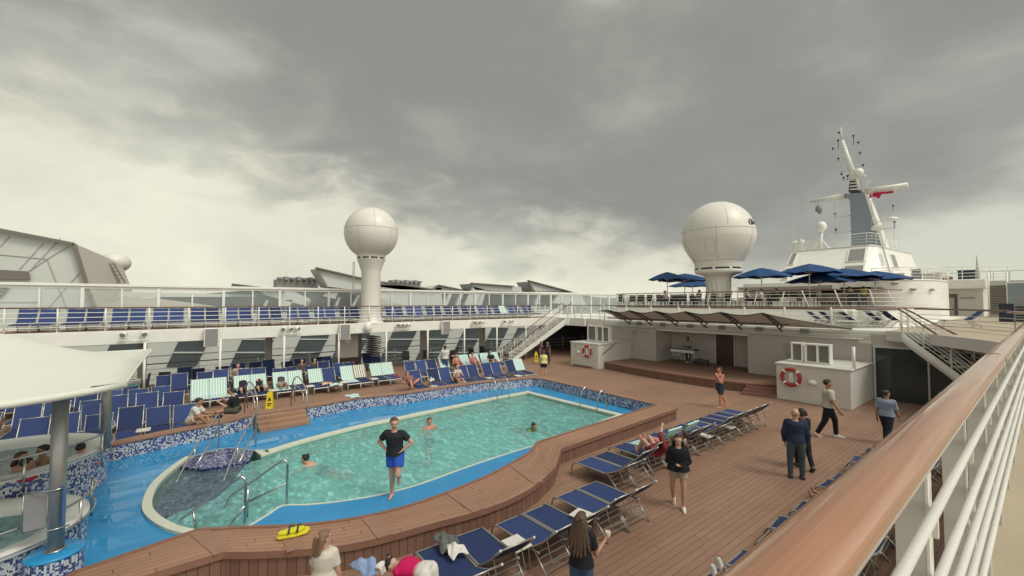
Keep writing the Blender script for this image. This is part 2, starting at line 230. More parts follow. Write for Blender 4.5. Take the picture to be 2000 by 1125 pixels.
# ------------------------------------------------------------------ helpers
class MB:
    def __init__(s): s.b = bmesh.new(); s.uv = s.b.loops.layers.uv.new('uv')
    def face(s, pts, uvs=None, mi=0):
        try: f = s.b.faces.new([s.b.verts.new(p) for p in pts])
        except ValueError: return None
        if uvs:
            for l, q in zip(f.loops, uvs): l[s.uv].uv = q
        f.material_index = mi
        return f
    def box(s, c, size, rz=0, rx=0, ry=0):
        m = Matrix.Translation(c) @ Matrix.Rotation(rz, 4, 'Z') @ Matrix.Rotation(ry, 4, 'Y') @ Matrix.Rotation(rx, 4, 'X') @ Matrix.Diagonal((*size, 1))
        bmesh.ops.create_cube(s.b, size=1, matrix=m); return s
    def tube(s, pts, r, n=8, cap=True, close=False):
        pts = [Vector(p) for p in pts]; rs = r if isinstance(r, (list, tuple)) else [r] * len(pts); rings = []; up = None
        for i, p in enumerate(pts):
            a = pts[i - 1] if i > 0 or close else p; c = pts[(i + 1) % len(pts)] if i < len(pts) - 1 or close else p
            d = (c - a).normalized()
            if up is None: up = Vector((0, 0, 1)) if abs(d.z) < .9 else Vector((1, 0, 0))
            x = d.cross(up)
            if x.length < 1e-4: x = d.cross(Vector((1, 0, 0)))
            x.normalize(); y = x.cross(d).normalized(); up = y
            rings.append([s.b.verts.new(p + (x * math.cos(2 * math.pi * k / n) + y * math.sin(2 * math.pi * k / n)) * rs[i]) for k in range(n)])
        m = len(rings)
        for i in range(m if close else m - 1):
            A, B = rings[i], rings[(i + 1) % m]
            for k in range(n):
                f = s.b.faces.new((A[k], A[(k + 1) % n], B[(k + 1) % n], B[k])); f.smooth = n > 5
        if cap and not close: s.b.faces.new(rings[0][::-1]); s.b.faces.new(rings[-1])
        return s
    def bar(s, p, q, w, h):
        p = Vector(p); q = Vector(q); d = q - p; L_ = d.length; d.normalize(); up = Vector((0, 0, 1)) if abs(d.z) < .98 else Vector((1, 0, 0))
        x = d.cross(up).normalized(); y = x.cross(d); m = Matrix((x * w, d * L_, y * h)).transposed().to_4x4(); m.translation = (p + q) / 2
        bmesh.ops.create_cube(s.b, size=1, matrix=m); return s
    def lathe(s, prof, c=(0, 0, 0), n=24, a0=0, a1=None):
        c = Vector(c); full = a1 is None; a1 = 2 * math.pi if full else a1; k = n if full else n + 1
        rings = [[s.b.verts.new(c + Vector((r * math.cos(a0 + (a1 - a0) * i / n), r * math.sin(a0 + (a1 - a0) * i / n), z))) for i in range(k)] for r, z in prof]
        for j in range(len(prof) - 1):
            for i in range(n):
                a = i; b = (i + 1) % k
                try: f = s.b.faces.new((rings[j][a], rings[j][b], rings[j + 1][b], rings[j + 1][a])); f.smooth = True
                except ValueError: pass
        return s
    def prism(s, pts, z0, z1, mi=0):
        b = [s.b.verts.new((p[0], p[1], z0)) for p in pts]; t = [s.b.verts.new((p[0], p[1], z1)) for p in pts]; n = len(pts)
        s.b.faces.new(b[::-1]); s.b.faces.new(t)
        for i in range(n): s.b.faces.new((b[i], b[(i + 1) % n], t[(i + 1) % n], t[i]))
        return s
    def slab(s, pts, off):
        """a flat outline in 3-D given a real thickness"""
        pts = [Vector(p) for p in pts]; off = Vector(off); a = [s.b.verts.new(p) for p in pts]; b = [s.b.verts.new(p + off) for p in pts]; n = len(pts)
        s.b.faces.new(a); s.b.faces.new(b[::-1])
        for i in range(n): s.b.faces.new((a[i], b[i], b[(i + 1) % n], a[(i + 1) % n]))
        return s
    def strip(s, A, B, u0=0, vlen=None, closed=False, smooth=False):
        """a band between two polylines with UV in metres"""
        u = u0; n = len(A); A = [Vector(p) for p in A]; B = [Vector(p) for p in B]
        for i in range(n if closed else n - 1):
            j = (i + 1) % n; du = ((A[j] - A[i]).length + (B[j] - B[i]).length) / 2; va = (B[i] - A[i]).length; vb = (B[j] - A[j]).length
            f = s.face((A[i], A[j], B[j], B[i]), ((u, 0), (u + du, 0), (u + du, vb), (u, va)))
            if f and smooth: f.smooth = True
            u += du
        return s
    def sphere(s, c, r, seg=16, rings=10, sc_=(1, 1, 1)):
        m = Matrix.Translation(c) @ Matrix.Diagonal((sc_[0], sc_[1], sc_[2], 1))
        g = bmesh.ops.create_uvsphere(s.b, u_segments=seg, v_segments=rings, radius=r, matrix=m)
        for v in g['verts']:
            for f in v.link_faces: f.smooth = True
        return s
    def build(s, name, m, parent=None, world=False, bevel=0, recalc=True, weld=False):
        if weld: bmesh.ops.remove_doubles(s.b, verts=s.b.verts, dist=.0005)
        if recalc: bmesh.ops.recalc_face_normals(s.b, faces=s.b.faces)
        if world and parent is not None:
            for v in s.b.verts: v.co -= parent.location
        me = bpy.data.meshes.new(name); s.b.to_mesh(me); s.b.free()
        for x in (m if isinstance(m, (list, tuple)) else [m]): me.materials.append(x)
        o = bpy.data.objects.new(name, me); col.objects.link(o)
        if parent is not None: o.parent = parent
        if bevel: b = o.modifiers.new('bevel', 'BEVEL'); b.width = bevel; b.segments = 2; b.limit_method = 'ANGLE'
        return o
def tag(o, label=None, cat=None, group=None, kind=None):
    if label: o['label'] = label
    if cat: o['category'] = cat
    if group: o['group'] = group
    if kind: o['kind'] = kind
    return o
def thing(name, label, cat, loc=(0, 0, 0), rz=0, group=None):
    o = bpy.data.objects.new(name, None); col.objects.link(o); o.empty_display_size = .2
    o.location = loc; o.rotation_euler = (0, 0, rz); return tag(o, label, cat, group)
KIDS = {}
def kids(o): return [c for c in bpy.data.objects if c.parent == o]
def copy_tree(o, loc=None, rz=None, label=None, group=None):
    if o.name not in KIDS: KIDS[o.name] = (o, [(c, kids(c)) for c in kids(o)])
    r = o.copy(); col.objects.link(r)
    if loc is not None: r.location = loc
    if rz is not None: r.rotation_euler = (0, 0, rz)
    if label: r['label'] = label
    if group: r['group'] = group
    for c, gs in KIDS[o.name][1]:
        d = c.copy(); col.objects.link(d); d.parent = r
        for g in gs: e = g.copy(); col.objects.link(e); e.parent = d
    return r
def struct(o): return tag(o, kind='structure')
ORD = ['first', 'second', 'third', 'fourth', 'fifth', 'sixth', 'seventh', 'eighth', 'ninth', 'tenth', 'eleventh', 'twelfth', 'thirteenth', 'fourteenth', 'fifteenth', 'sixteenth', 'seventeenth', 'eighteenth', 'nineteenth', 'twentieth', 'twenty-first', 'twenty-second', 'twenty-third', 'twenty-fourth', 'twenty-fifth', 'twenty-sixth', 'twenty-seventh', 'twenty-eighth', 'twenty-ninth', 'thirtieth']
ORD += ['thirty-' + x for x in ORD[:9]] + ['fortieth'] + ['forty-' + x for x in ORD[:9]] + ['fiftieth'] + ['fifty-' + x for x in ORD[:9]]
def smooth_path(pts, k=6, close=False):
    pts = [Vector(p) for p in pts]; out = []; n = len(pts)
    for i in range(n if close else n - 1):
        if close: p0, p1, p2, p3 = pts[i - 1], pts[i], pts[(i + 1) % n], pts[(i + 2) % n]
        else: p0, p1, p2, p3 = pts[max(i - 1, 0)], pts[i], pts[i + 1], pts[min(i + 2, n - 1)]
        for j in range(k):
            t = j / k; out.append(.5 * ((2 * p1) + (p2 - p0) * t + (2 * p0 - 5 * p1 + 4 * p2 - p3) * t * t + (3 * p1 - p0 - 3 * p2 + p3) * t ** 3))
    if not close: out.append(pts[-1])
    return out
def resample(path, step):
    out = [path[0].copy()]; acc = 0
    for a, b in zip(path, path[1:]):
        d = (b - a).length; t = step - acc
        while t <= d: out.append(a.lerp(b, t / d)); t += step
        acc = (acc + d) % step
    return out
def lvl(p, z): return Vector((p[0], p[1], z))
def railing(label, path, z0, h, bars=4, step=1.5, lean=0, topr=.03, parent=None, posts=None, group=None, wood=True, barr=.015, postr=.03):
    """white stanchions and pipes under a teak handrail, following `path` on a deck at z0 (path points may carry their own z)"""
    path = [Vector((p[0], p[1], z0 if z0 is not None else p[2])) for p in path]
    t = thing('deck_railing', label, 'railing', path[0], 0, group)
    off = Vector((0, 0, h)); top = MB().tube([p + off for p in path], topr, 8); top.build('handrail', M['railthin'] if wood else M['white'], t, True)
    bm = MB()
    for k in range(bars): bm.tube([p + off * ((k + 1) / (bars + 1)) for p in path], barr, 5)
    bm.build('rail_pipes', M['white'], t, True)
    for p in (posts or resample(path, step)):
        MB().tube([p, lvl(p, p.z + h)], postr, 6).build('stanchion', M['white'], t, True)
    return t
ZU, ZT = 3.15, 4.10          # upper deck, terrace
# ------------------------------------------------------------------ sea, shore, decks
struct(MB().box((-2000, 1500, -22), (9000, 9000, .5)).build('sea', M['sea']))
def shore():
    m = MB(); random.seed(3); a0, a1, n = -80, 60, 90; D = 2600
    base = []; top = []
    for i in range(n + 1):
        a = R(a0 + (a1 - a0) * i / n) + YAW * -1; h = 26 + 14 * math.sin(i * .35) + 9 * math.sin(i * 1.1 + 2) + random.uniform(-5, 6)
        x, y = D * math.sin(a), D * math.cos(a); base.append(Vector((x, y, -21))); top.append(Vector((x * 1.05, y * 1.05, h)))
    m.strip(base, top); back = [Vector((p.x * 1.1, p.y * 1.1, -21)) for p in base]; m.strip(top, back)
    struct(m.build('hills', M['hill'], weld=True))
shore()
# outline of the pool enclosure (bench inner edge, z = top of bench) and of the pool, laid out on their real levels
BZ, FZ, WZ = .45, .04, -.02
_np = (((148, 1118), (150, 1165)), ((385, 1036), (436, 1078)), ((470, 1031), (500, 1078)), ((560, 1028), (578, 1074)), ((640, 1021), (665, 1066)), ((720, 1008), (752, 1048)), ((800, 988), (850, 1021)), ((880, 960), (935, 998)), ((950, 931), (1003, 972)), ((1000, 905), (1052, 943)), ((1035, 884), (1086, 911)), ((1050, 864), (1097, 876)))
inner_near = [at(*a, BZ) for a, b in _np]; outer_near = [at(*b, BZ) for a, b in _np]
corner_r = at(1282, 791, BZ); corner_f = at(1062, 741, BZ)
inner_far = [at(u, v, BZ) for u, v in ((1040, 739), (980, 744), (925, 750), (850, 761), (780, 771), (700, 779), (600, 797), (500, 811), (440, 826), (330, 848), (222, 871))]
near = [inner_near[0]] + smooth_path(inner_near[1:11], 5) + [inner_near[11]]; nearO = [outer_near[0]] + smooth_path(outer_near[1:11], 5) + [outer_near[11]]
enc = near + [corner_r, corner_f] + smooth_path(inner_far, 3)
tail = [Vector((-17.0, -4.5, BZ)), Vector((-17.0, -10, BZ)), Vector((-6.0, -10, BZ)), Vector((-6.6, -3.5, BZ))]
enc = [lvl(p, BZ) for p in enc + tail]
def offset(poly, d):
    out = []; n = len(poly)
    for i in range(n):
        a, b, c = poly[i - 1], poly[i], poly[(i + 1) % n]; e1 = (b - a).normalized(); e2 = (c - b).normalized(); n1 = Vector((e1.y, -e1.x, 0)); n2 = Vector((e2.y, -e2.x, 0)); m = (n1 + n2)
        m.normalize(); k = 1 / max(.5, m.dot(n1)); out.append(b + m * d * k)
    return out
def area(p): return sum(a.x * b.y - b.x * a.y for a, b in zip(p, p[1:] + p[:1]))
SG = 1 if area(enc) > 0 else -1
pool_px = [(1030, 769), (960, 782), (880, 799), (800, 816), (720, 833), (640, 853), (570, 873), (510, 893)]
pool = [at(u, v, FZ) for u, v in pool_px]
lobe = [at(u, v, FZ) for u, v in ((496, 880), (440, 876), (385, 890), (340, 920), (310, 950), (297, 985), (308, 1008), (345, 1030), (400, 1043))]
nearrim = [at(u, v, FZ) for u, v in ((487, 1026), (522, 1005), (552, 987), (600, 985), (660, 979), (740, 966), (820, 945), (900, 916), (980, 889), (1055, 866))]
right_in = at(1205, 813, FZ)
poolS = [lvl(p, FZ) for p in smooth_path(pool, 3) + smooth_path(lobe, 5) + smooth_path(nearrim, 3) + [at(1120, 846, FZ), right_in]]
SP = 1 if area(poolS) > 0 else -1
def deck_with_hole(name, outer, hole, z, m, zb=None):
    b = bmesh.new(); E = []
    for loop in (outer, hole):
        vs = [b.verts.new((p[0], p[1], z)) for p in loop]
        for i in range(len(vs)): E.append(b.edges.new((vs[i], vs[(i + 1) % len(vs)])))
    bmesh.ops.triangle_fill(b, use_beauty=True, edges=E, normal=(0, 0, 1)); bmesh.ops.recalc_face_normals(b, faces=b.faces)
    if b.faces and b.faces[:][0].normal.z < 0: bmesh.ops.reverse_faces(b, faces=b.faces)
    me = bpy.data.meshes.new(name); b.to_mesh(me); b.free(); me.materials.append(m); o = bpy.data.objects.new(name, me); col.objects.link(o); return struct(o)
deck_with_hole('main_deck', [(-30.2, -16), (5, -16), (5, 60), (-30.2, 60)], enc, 0, M['deck'])
deck_with_hole('blue_pool_surround', offset(enc, -.0), poolS, FZ, M['bluefloor'])
# pool basin, water, coping
m = MB(); m.strip(poolS, [lvl(p, -1.4) for p in poolS], closed=True); m.b.faces.new([m.b.verts.new(lvl(p, -1.4)) for p in poolS]); struct(m.build('pool_basin', M['poolin']))
_bd = [at(u, v, WZ) for u, v in ((484, 903), (466, 925), (447, 950), (425, 972), (385, 990), (345, 1002))]; _lb = smooth_path(lobe, 5)
_main = smooth_path(pool, 3) + _bd + _lb[31:] + smooth_path(nearrim, 3) + [at(1120, 846, FZ), right_in]
m = MB(); m.b.faces.new([m.b.verts.new(lvl(p, WZ)) for p in _main]); struct(m.build('pool_water', M['water']))
m = MB(); m.b.faces.new([m.b.verts.new(lvl(p, WZ)) for p in _lb[:31] + _bd[::-1]]); struct(m.build('shallow_water', M['shallow']))
def coping():
    wd = []
    nfar = len(smooth_path(pool, 3)); nl = len(smooth_path(lobe, 5))
    n = len(poolS)
    for i in range(n): wd.append(.26 if i < nfar else (.02 if i < nfar + 11 else (.17 if i < nfar + nl - 2 else (.05 if i < n - 2 else .26))))
    m = MB(); out = offset(poolS, .1 * SP); ins = [a + (a - b) * 0 for a, b in zip(poolS, out)]
    O = [p + (q - p) * (w_ / .1) for p, q, w_ in zip(poolS, out, wd)]
    zt = [FZ + (.06 if w_ > .1 else .012) for w_ in wd]
    m.strip([lvl(p, z_) for p, z_ in zip(O, zt)], [lvl(p, z_) for p, z_ in zip(poolS, zt)], closed=True)
    m.strip([lvl(p, FZ - .01) for p in O], [lvl(p, z_) for p, z_ in zip(O, zt)], closed=True); m.strip([lvl(p, WZ - .35) for p in poolS], [lvl(p, z_) for p, z_ in zip(poolS, zt)], closed=True)
    return struct(m.build('pool_coping', M['cream'], weld=True))
coping()
# mosaic shelf and steps inside the rounded end of the pool
def steps_in_pool():
    m = MB(); top = [at(u, v, FZ + .006) for u, v in ((496, 879), (440, 875), (385, 889), (352, 912), (395, 918), (452, 908), (486, 902))]; m.face(top, [(p.x, p.y) for p in top])
    L_ = [(352, 912), (395, 918), (452, 908), (486, 902)]; n_ = (at(520, 1000, 0) - at(430, 905, 0)).normalized()
    for k in range(4):
        z = -.10 - .16 * k; pts = [lvl(at(u, v, FZ) + n_ * (.34 * k), z) for u, v in L_]; q = [p + n_ * .36 for p in pts]
        if k < 4: pts[0] = lvl(at(*((352, 912), (325, 935), (305, 962), (300, 985))[k], FZ), z); q[0] = lvl(at(*((325, 935), (305, 962), (300, 985), (306, 1005))[k], FZ), z)
        m.strip(pts, q); m.strip([lvl(p, z + .16) for p in pts], pts)
    struct(m.build('pool_steps', M['mosaicb'], recalc=False))
steps_in_pool()
# bench (raised wooden surround): top, inner mosaic wall, outer board face
def enclosure():
    outw = []; n = len(enc)
    O = offset(enc, .62 * SG)
    # near bench is wider
    for i in range(len(near)): O[i] = lvl(nearO[i], BZ)
    O[len(near)] = at(1324, 797, BZ)
    t = thing('pool_bench', 'low brown wooden bench running round the whole pool enclosure', 'bench', (enc[0].x, enc[0].y, 0))
    top = MB().strip([lvl(p, BZ) for p in O], [lvl(p, BZ) for p in enc], closed=True).build('bench_top', M['benchtop'], t, True)
    MB().strip([lvl(p, FZ) for p in enc], [lvl(p, BZ - .002) for p in enc], closed=True).build('mosaic_wall', M['mosaic'], t, True)
    lip = offset(O, -.05 * SG); tr = MB(); tr.strip([lvl(p, BZ - .11) for p in O], [lvl(p, BZ) for p in O], closed=True); tr.strip([lvl(p, BZ - .11) for p in lip], [lvl(p, BZ - .11) for p in O], closed=True)
    tr.build('edge_board', M['benchtrim'], t, True)
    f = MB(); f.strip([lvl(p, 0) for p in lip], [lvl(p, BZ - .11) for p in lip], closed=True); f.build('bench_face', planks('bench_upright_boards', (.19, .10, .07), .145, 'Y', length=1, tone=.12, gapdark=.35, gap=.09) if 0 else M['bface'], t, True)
    e = MB()
    for p, q in zip(enc, enc[1:] + enc[:1]):
        if (p - q).length > .001: e.bar(lvl(p, BZ + .008), lvl(q, BZ + .008), .07, .03)
    e.build('inner_trim', M['benchtrim'], t, True)
    for i in (1, 11, 21, 31, 41):          # cross boards at the joints of the near bench
        if i < len(near): a, b_ = enc[i], O[i]; MB().bar(lvl(a, BZ + .006), lvl(b_, BZ + .006), .26, .016).build('cross_board', M['crossboard'], t, True)
    return O
def vboards():
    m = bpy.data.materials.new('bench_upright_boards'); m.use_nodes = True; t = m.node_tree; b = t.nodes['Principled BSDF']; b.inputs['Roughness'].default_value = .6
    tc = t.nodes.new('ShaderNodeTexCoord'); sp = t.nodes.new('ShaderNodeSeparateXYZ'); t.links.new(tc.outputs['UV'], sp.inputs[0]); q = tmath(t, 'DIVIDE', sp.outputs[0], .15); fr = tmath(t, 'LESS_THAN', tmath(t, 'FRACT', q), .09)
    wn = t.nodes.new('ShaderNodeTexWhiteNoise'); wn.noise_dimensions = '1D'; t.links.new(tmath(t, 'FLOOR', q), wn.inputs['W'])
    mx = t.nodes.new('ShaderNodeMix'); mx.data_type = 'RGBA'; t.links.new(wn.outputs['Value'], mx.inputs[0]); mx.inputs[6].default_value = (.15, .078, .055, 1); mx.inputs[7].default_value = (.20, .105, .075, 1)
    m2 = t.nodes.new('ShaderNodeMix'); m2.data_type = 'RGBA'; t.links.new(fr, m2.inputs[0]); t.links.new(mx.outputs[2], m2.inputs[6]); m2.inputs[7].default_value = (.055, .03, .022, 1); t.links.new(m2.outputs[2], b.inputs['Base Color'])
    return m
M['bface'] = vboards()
encO = enclosure()
# wooden steps down into the enclosure
def wood_steps():
    a = at(497, 812, BZ); b_ = at(592, 797, BZ); d = (b_ - a).normalized(); nrm = Vector((-d.y, d.x, 0)); 
    if nrm.x < 0: nrm = -nrm
    t = thing('wooden_steps', 'wet slatted wooden steps going down into the blue pool surround', 'steps', lvl(a, 0))
    for k in range(3):
        z = BZ - .005 - k * .135; p = a + nrm * (.30 * k); q = b_ + nrm * (.30 * k)
        m = MB(); pts = [lvl(p, z), lvl(q, z), lvl(q + nrm * .32, z), lvl(p + nrm * .32, z)]; m.face(pts, ((0, 0), (1.6, 0), (1.6, .32), (0, .32)))
        lo = FZ + .004; m.face([lvl(pts[3], lo), lvl(pts[2], lo), pts[2], pts[3]], ((0, 0), (1.6, 0), (1.6, .3), (0, .3)))
        for s_, e_ in ((0, 3), (1, 2)): m.face([lvl(pts[s_], lo), lvl(pts[e_], lo), pts[e_], pts[s_]], ((0, 0), (.3, 0), (.3, .3), (0, .3)))
        m.build('step', M['teakstep'], t, True)
wood_steps()
# ------------------------------------------------------------------ upper deck round the opening
edge = [Vector(p) for p in ((-.28, -8, 0), (-.28, 17.5, 0), (-.36, 19.2, 0), (-.8, 20.8, 0), (-1.8, 22.6, 0), (-3.0, 24.2, 0), (-4.6, 25.3, 0), (-8, 25.4, 0), (-21.0, 25.4, 0), (-23.0, 25.6, 0), (-25.2, 26.2, 0), (-26.3, 26.6, 0), (-26.3, -16, 0))]
outer = [Vector(p) for p in ((-29.9, -16, 0), (-29.9, 70, 0), (5.5, 70, 0), (5.5, -8, 0))]
tanpoly = edge[:7] + [Vector((-4.6, 70, 0)), outer[2], outer[3]]
m = MB(); m.prism(tanpoly, ZU - .35, ZU); struct(m.build('upper_side_deck', M['tan']))
m = MB(); _e = [p + Vector((-.012, -.012, 0)) for p in edge[1:7]]; m.strip([lvl(p, ZU - .42) for p in _e], [lvl(p, ZU + .03) for p in _e], smooth=True); m.strip([lvl(p, ZU + .03) for p in _e], [lvl(p, ZU + .03) + Vector((.09, .06, 0)) for p in _e]); tag(m.build('stairwell_fascia', M['white2']), 'pale fascia round the curved corner of the stairwell opening', 'fascia')
_up = Vector((0, .07, 0)); fwd = [Vector((-4.6, 25.37, 0)), edge[7] + _up, edge[8] + _up, edge[9] + _up, edge[10] + _up, edge[11] + _up, Vector((-29.9, 26.6, 0)), Vector((-29.9, 70, 0)), Vector((-4.6, 70, 0))]
m = MB(); m.prism(fwd, ZU - .6, ZU - .004); struct(m.build('upper_forward_deck', M['white']))
m = MB(); m.prism([Vector((-26.3, 26.6, 0)), Vector((-29.9, 26.6, 0)), Vector((-29.9, -16, 0)), Vector((-26.3, -16, 0))], ZU - .45, ZU); struct(m.build('upper_walkway', M['deck']))
m = MB(); m.box((-26.26, 5.3, ZU - .28), (.12, 42.6, .62)); t = tag(m.build('walkway_fascia', M['white'], bevel=.02), 'long white fascia beam under the edge of the far upper walkway', 'fascia')
m = MB(); m.box((-25.6, 25.55, ZU - .3), (1.6, .9, .62)); m.box((-24.1, 25.45, ZU - .3), (2.0, .14, .62)); struct(m.build('walkway_landing', M['white']))
for y0 in [-6.05 + 2.9 * k for k in range(12)]: pass
railing('white pipe railing with teak handrail along the far upper walkway edge', [(-26.32, -15, 0), (-26.32, 24.6, 0)], ZU + .03, 1.06, 4, 1.5)
railing('white pipe railing turning across the corner at the end of the far walkway', [(-25.0, 25.4, 0), (-23.0, 25.15, 0), (-21.2, 25.3, 0)], ZU + .03, 1.06, 4, .9)
railing('long white railing in front of the terrace wall above the stage awning', [(-21.0, 25.32, 0), (-4.7, 25.28, 0)], ZU + .03, 1.06, 4, 2.05, barr=.02, postr=.05)
# windscreen of the far walkway
def windscreen():
    X = -29.6; y0, y1 = -16, 46; zt = 5.42
    t = thing('glass_windscreen', 'tall white framed glass windscreen along the outboard side of the far walkway', 'windscreen', (X, 0, ZU))
    m = MB(); m.box((X, (y0 + y1) / 2, zt - .06), (.30, y1 - y0, .13)); m.box((X - .02, (y0 + y1) / 2, zt - .19), (.16, y1 - y0, .12)); m.build('top_beam', M['white'], t, True, bevel=.01)
    m = MB(); m.box((X, (y0 + y1) / 2, ZU + .06), (.12, y1 - y0, .12)); m.build('bottom_beam', M['white'], t, True)
    y = -15.97 + .15; k = 0
    while y < y1:
        w_ = .13 if k % 2 == 0 else .07
        m = MB(); m.box((X + .02, y, (zt + ZU) / 2 - .1), (w_ + .04, w_, zt - ZU - .2)); m.build('post', M['white'], t, True)
        y += 1.45; k += 1
    MB().box((X, (y0 + y1) / 2, (zt + ZU) / 2 - .05), (.012, y1 - y0, zt - ZU - .34)).build('pane', M['glass'], t, True)
windscreen()
# poles under the walkway, outer side rail, low side wall
k = 0
for i, y in enumerate([-7.4 + 2.9 * j for j in range(11)]):
    p = thing('walkway_post', 'slim white steel post holding up the far walkway, %s from the left' % ORD[i], 'post', (-26.0, y, 0), 0, 'white posts under the far walkway')
    MB().tube([(0, 0, .02), (0, 0, 2.62)], .055, 10).build('shaft', M['white'], p); MB().lathe([(.0, 0), (.11, 0), (.11, .03), (.05, .05), (0, .05)], n=14).build('foot_plate', M['white'], p)
for i, y in enumerate([-8.0, -1.9, 3.9, 9.3, 14.2, 19.6, 25.4]):
    p = thing('side_pillar', 'broad grey brown pillar at the ship side under the far walkway, %s from the left' % ORD[i], 'pillar', (-29.4, y, 0), 0, 'pillars at the ship side')
    MB().box((0, 0, 1.36), (.5, .34, 2.68)).build('shaft', M['seam'], p, bevel=.03); MB().box((.02, 0, 2.5), (.62, .46, .12)).build('bracket', M['white'], p)
railing('thin dark side rail under the far walkway at the ship side', [(-29.75, -14, 0), (-29.75, 40, 0)], 0, 1.15, 3, 2.9)
struct(MB().box((-30.3, 15, -9.2), (.5, 90, 18)).build('ship_side', M['hull']))
# ------------------------------------------------------------------ stage block
def stage():
    Y = 25.4; t = thing('stage_house', 'grey white stage front with open recess, under the long awning', 'deckhouse', (-13, Y, 0))
    m = MB()
    m.box((-18.9, Y + .1, 1.45), (4.6, .2, 2.9)); m.box((-7.9, Y + .1, 1.45), (5.5, .2, 2.9))           # side panels
    m.box((-13.6, Y + 2.1, 1.45), (6.3, .2, 2.9)); m.box((-16.7, Y + 1.1, 1.45), (.2, 1.8, 2.9)); m.box((-10.55, Y + 1.1, 1.45), (.2, 1.8, 2.9))
    m.box((-13.62, Y + 1.05, 2.72), (6.0, 1.9, .3)); m.build('wall', M['wall'], t, True)
    m = MB(); m.box((-13.1, Y - .06, 2.86), (15.9, .14, .16)); m.tube([(-21, Y - .16, 2.74), (-5.4, Y - .16, 2.74)], .045, 8); m.box((-13.1, Y + .03, 2.99), (16.2, .2, .12)); m.build('cornice', M['white2'], t, True, bevel=.01)
    d = MB(); a = atY(1399, 655, Y + 1.98); b_ = atY(1434, 712, Y + 1.98); d.box(((a.x + b_.x) / 2, Y + 1.97, 1.5), (abs(b_.x - a.x), .06, 2.1)); dd = d.build('door', M['door'], t, True)
    h = MB(); h.tube([(b_.x - .12, Y + 1.9, 1.35), (b_.x - .12, Y + 1.9, 1.55)], .015); h.build('handle', M['steel'], dd); dd.children[0].location = -t.location if 0 else Vector((-13, Y, 0)) * -1
    fr = MB(); fr.box(((a.x + b_.x) / 2, Y + 1.96, 2.6), (abs(b_.x - a.x) + .2, .07, .08)); 
    for x in (a.x - .05, b_.x + .05): fr.box((x, Y + 1.96, 1.53), (.08, .07, 2.1))
    fr.build('door_frame', M['white2'], t, True)
    g = MB()
    for x, z, w_ in ((-18.35, 2.3, .42),): g.box((x, Y - .02, z), (w_, .03, .3))
    g.build('wall_plaque', M['seam'], t, True)
    g = MB()
    for x, z, w_ in ((-17.6, 2.36, .62), (-17.45, 2.12, .34)): g.box((x, Y - .015, z), (w_, .02, .07))
    g.build('sign_lettering', M['seam'], t, True)
    f = MB(); f.box((-10.2, Y + 2.05 - .1, 1.1), (.5, .2, .35)); f.tube([(-10.3, Y + 1.8, .5), (-10.3, Y + 1.8, 1.1)], .03); f.build('wall_fixture', M['white2'], t, True)
    f = MB(); f.box((-8.55, Y - .06, 2.15), (.32, .12, .22)); f.box((-8.55, Y - .03, 1.75), (.2, .05, .3)); f.build('wall_lamp', M['seam'], t, True)
    # stage floor with a curved front and corner steps
    zf = .45; front = [(-20.1, Y), (-19.9, 23.2), (-19.0, 22.45), (-17, 22.05), (-14, 21.75), (-11, 21.8), (-9.4, 22.1), (-8.8, 22.4), (-7.9, 22.9), (-7.9, Y)]
    fr = smooth_path([Vector((x, y, 0)) for x, y in front[1:9]], 4); poly = [Vector((*front[0], 0))] + fr + [Vector((*front[9], 0)), Vector((-10.45, Y, 0)), Vector((-10.65, Y + 2, 0)), Vector((-16.6, Y + 2, 0)), Vector((-16.8, Y, 0))]
    s = thing('stage_platform', 'raised curved wooden stage floor under the long awning', 'stage', (-14, 23.5, 0))
    m = MB(); m.b.faces.new([m.b.verts.new(lvl(p, zf)) for p in poly]); o = m.build('stage_floor', M['deckdark'], s, True)
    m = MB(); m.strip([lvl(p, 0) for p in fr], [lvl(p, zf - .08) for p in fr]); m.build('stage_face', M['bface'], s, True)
    m = MB(); e = [Vector((p.x, p.y - .04, 0)) for p in fr]; m.strip([lvl(p, zf - .08) for p in e], [lvl(p, zf + .004) for p in e]); m.strip([lvl(p, zf + .004) for p in e], [lvl(p, zf + .004) for p in fr]); m.build('edge_board', M['benchtrim'], s, True)
    for sx, nm in ((-19.9, -1), (-8.2, 1)):
        for k in range(3):
            z = .34 - .115 * k; m = MB(); 
            if nm < 0: m.prism([(-20.9 + .1, 22.6 + .0), (-18.9, 22.25 - .0), (-19.1 - .0, 21.95 - .25 * k + .1), (-20.75, 21.98 - .22 * k)], 0, z)
            else: m.prism([(-9.5, 22.4), (-7.9, 23.2), (-7.9, 22.35 - .26 * k), (-9.3, 21.85 - .26 * k)], 0, z)
            m.build('corner_step', M['benchtrim'], s, True)
    return t
stage()
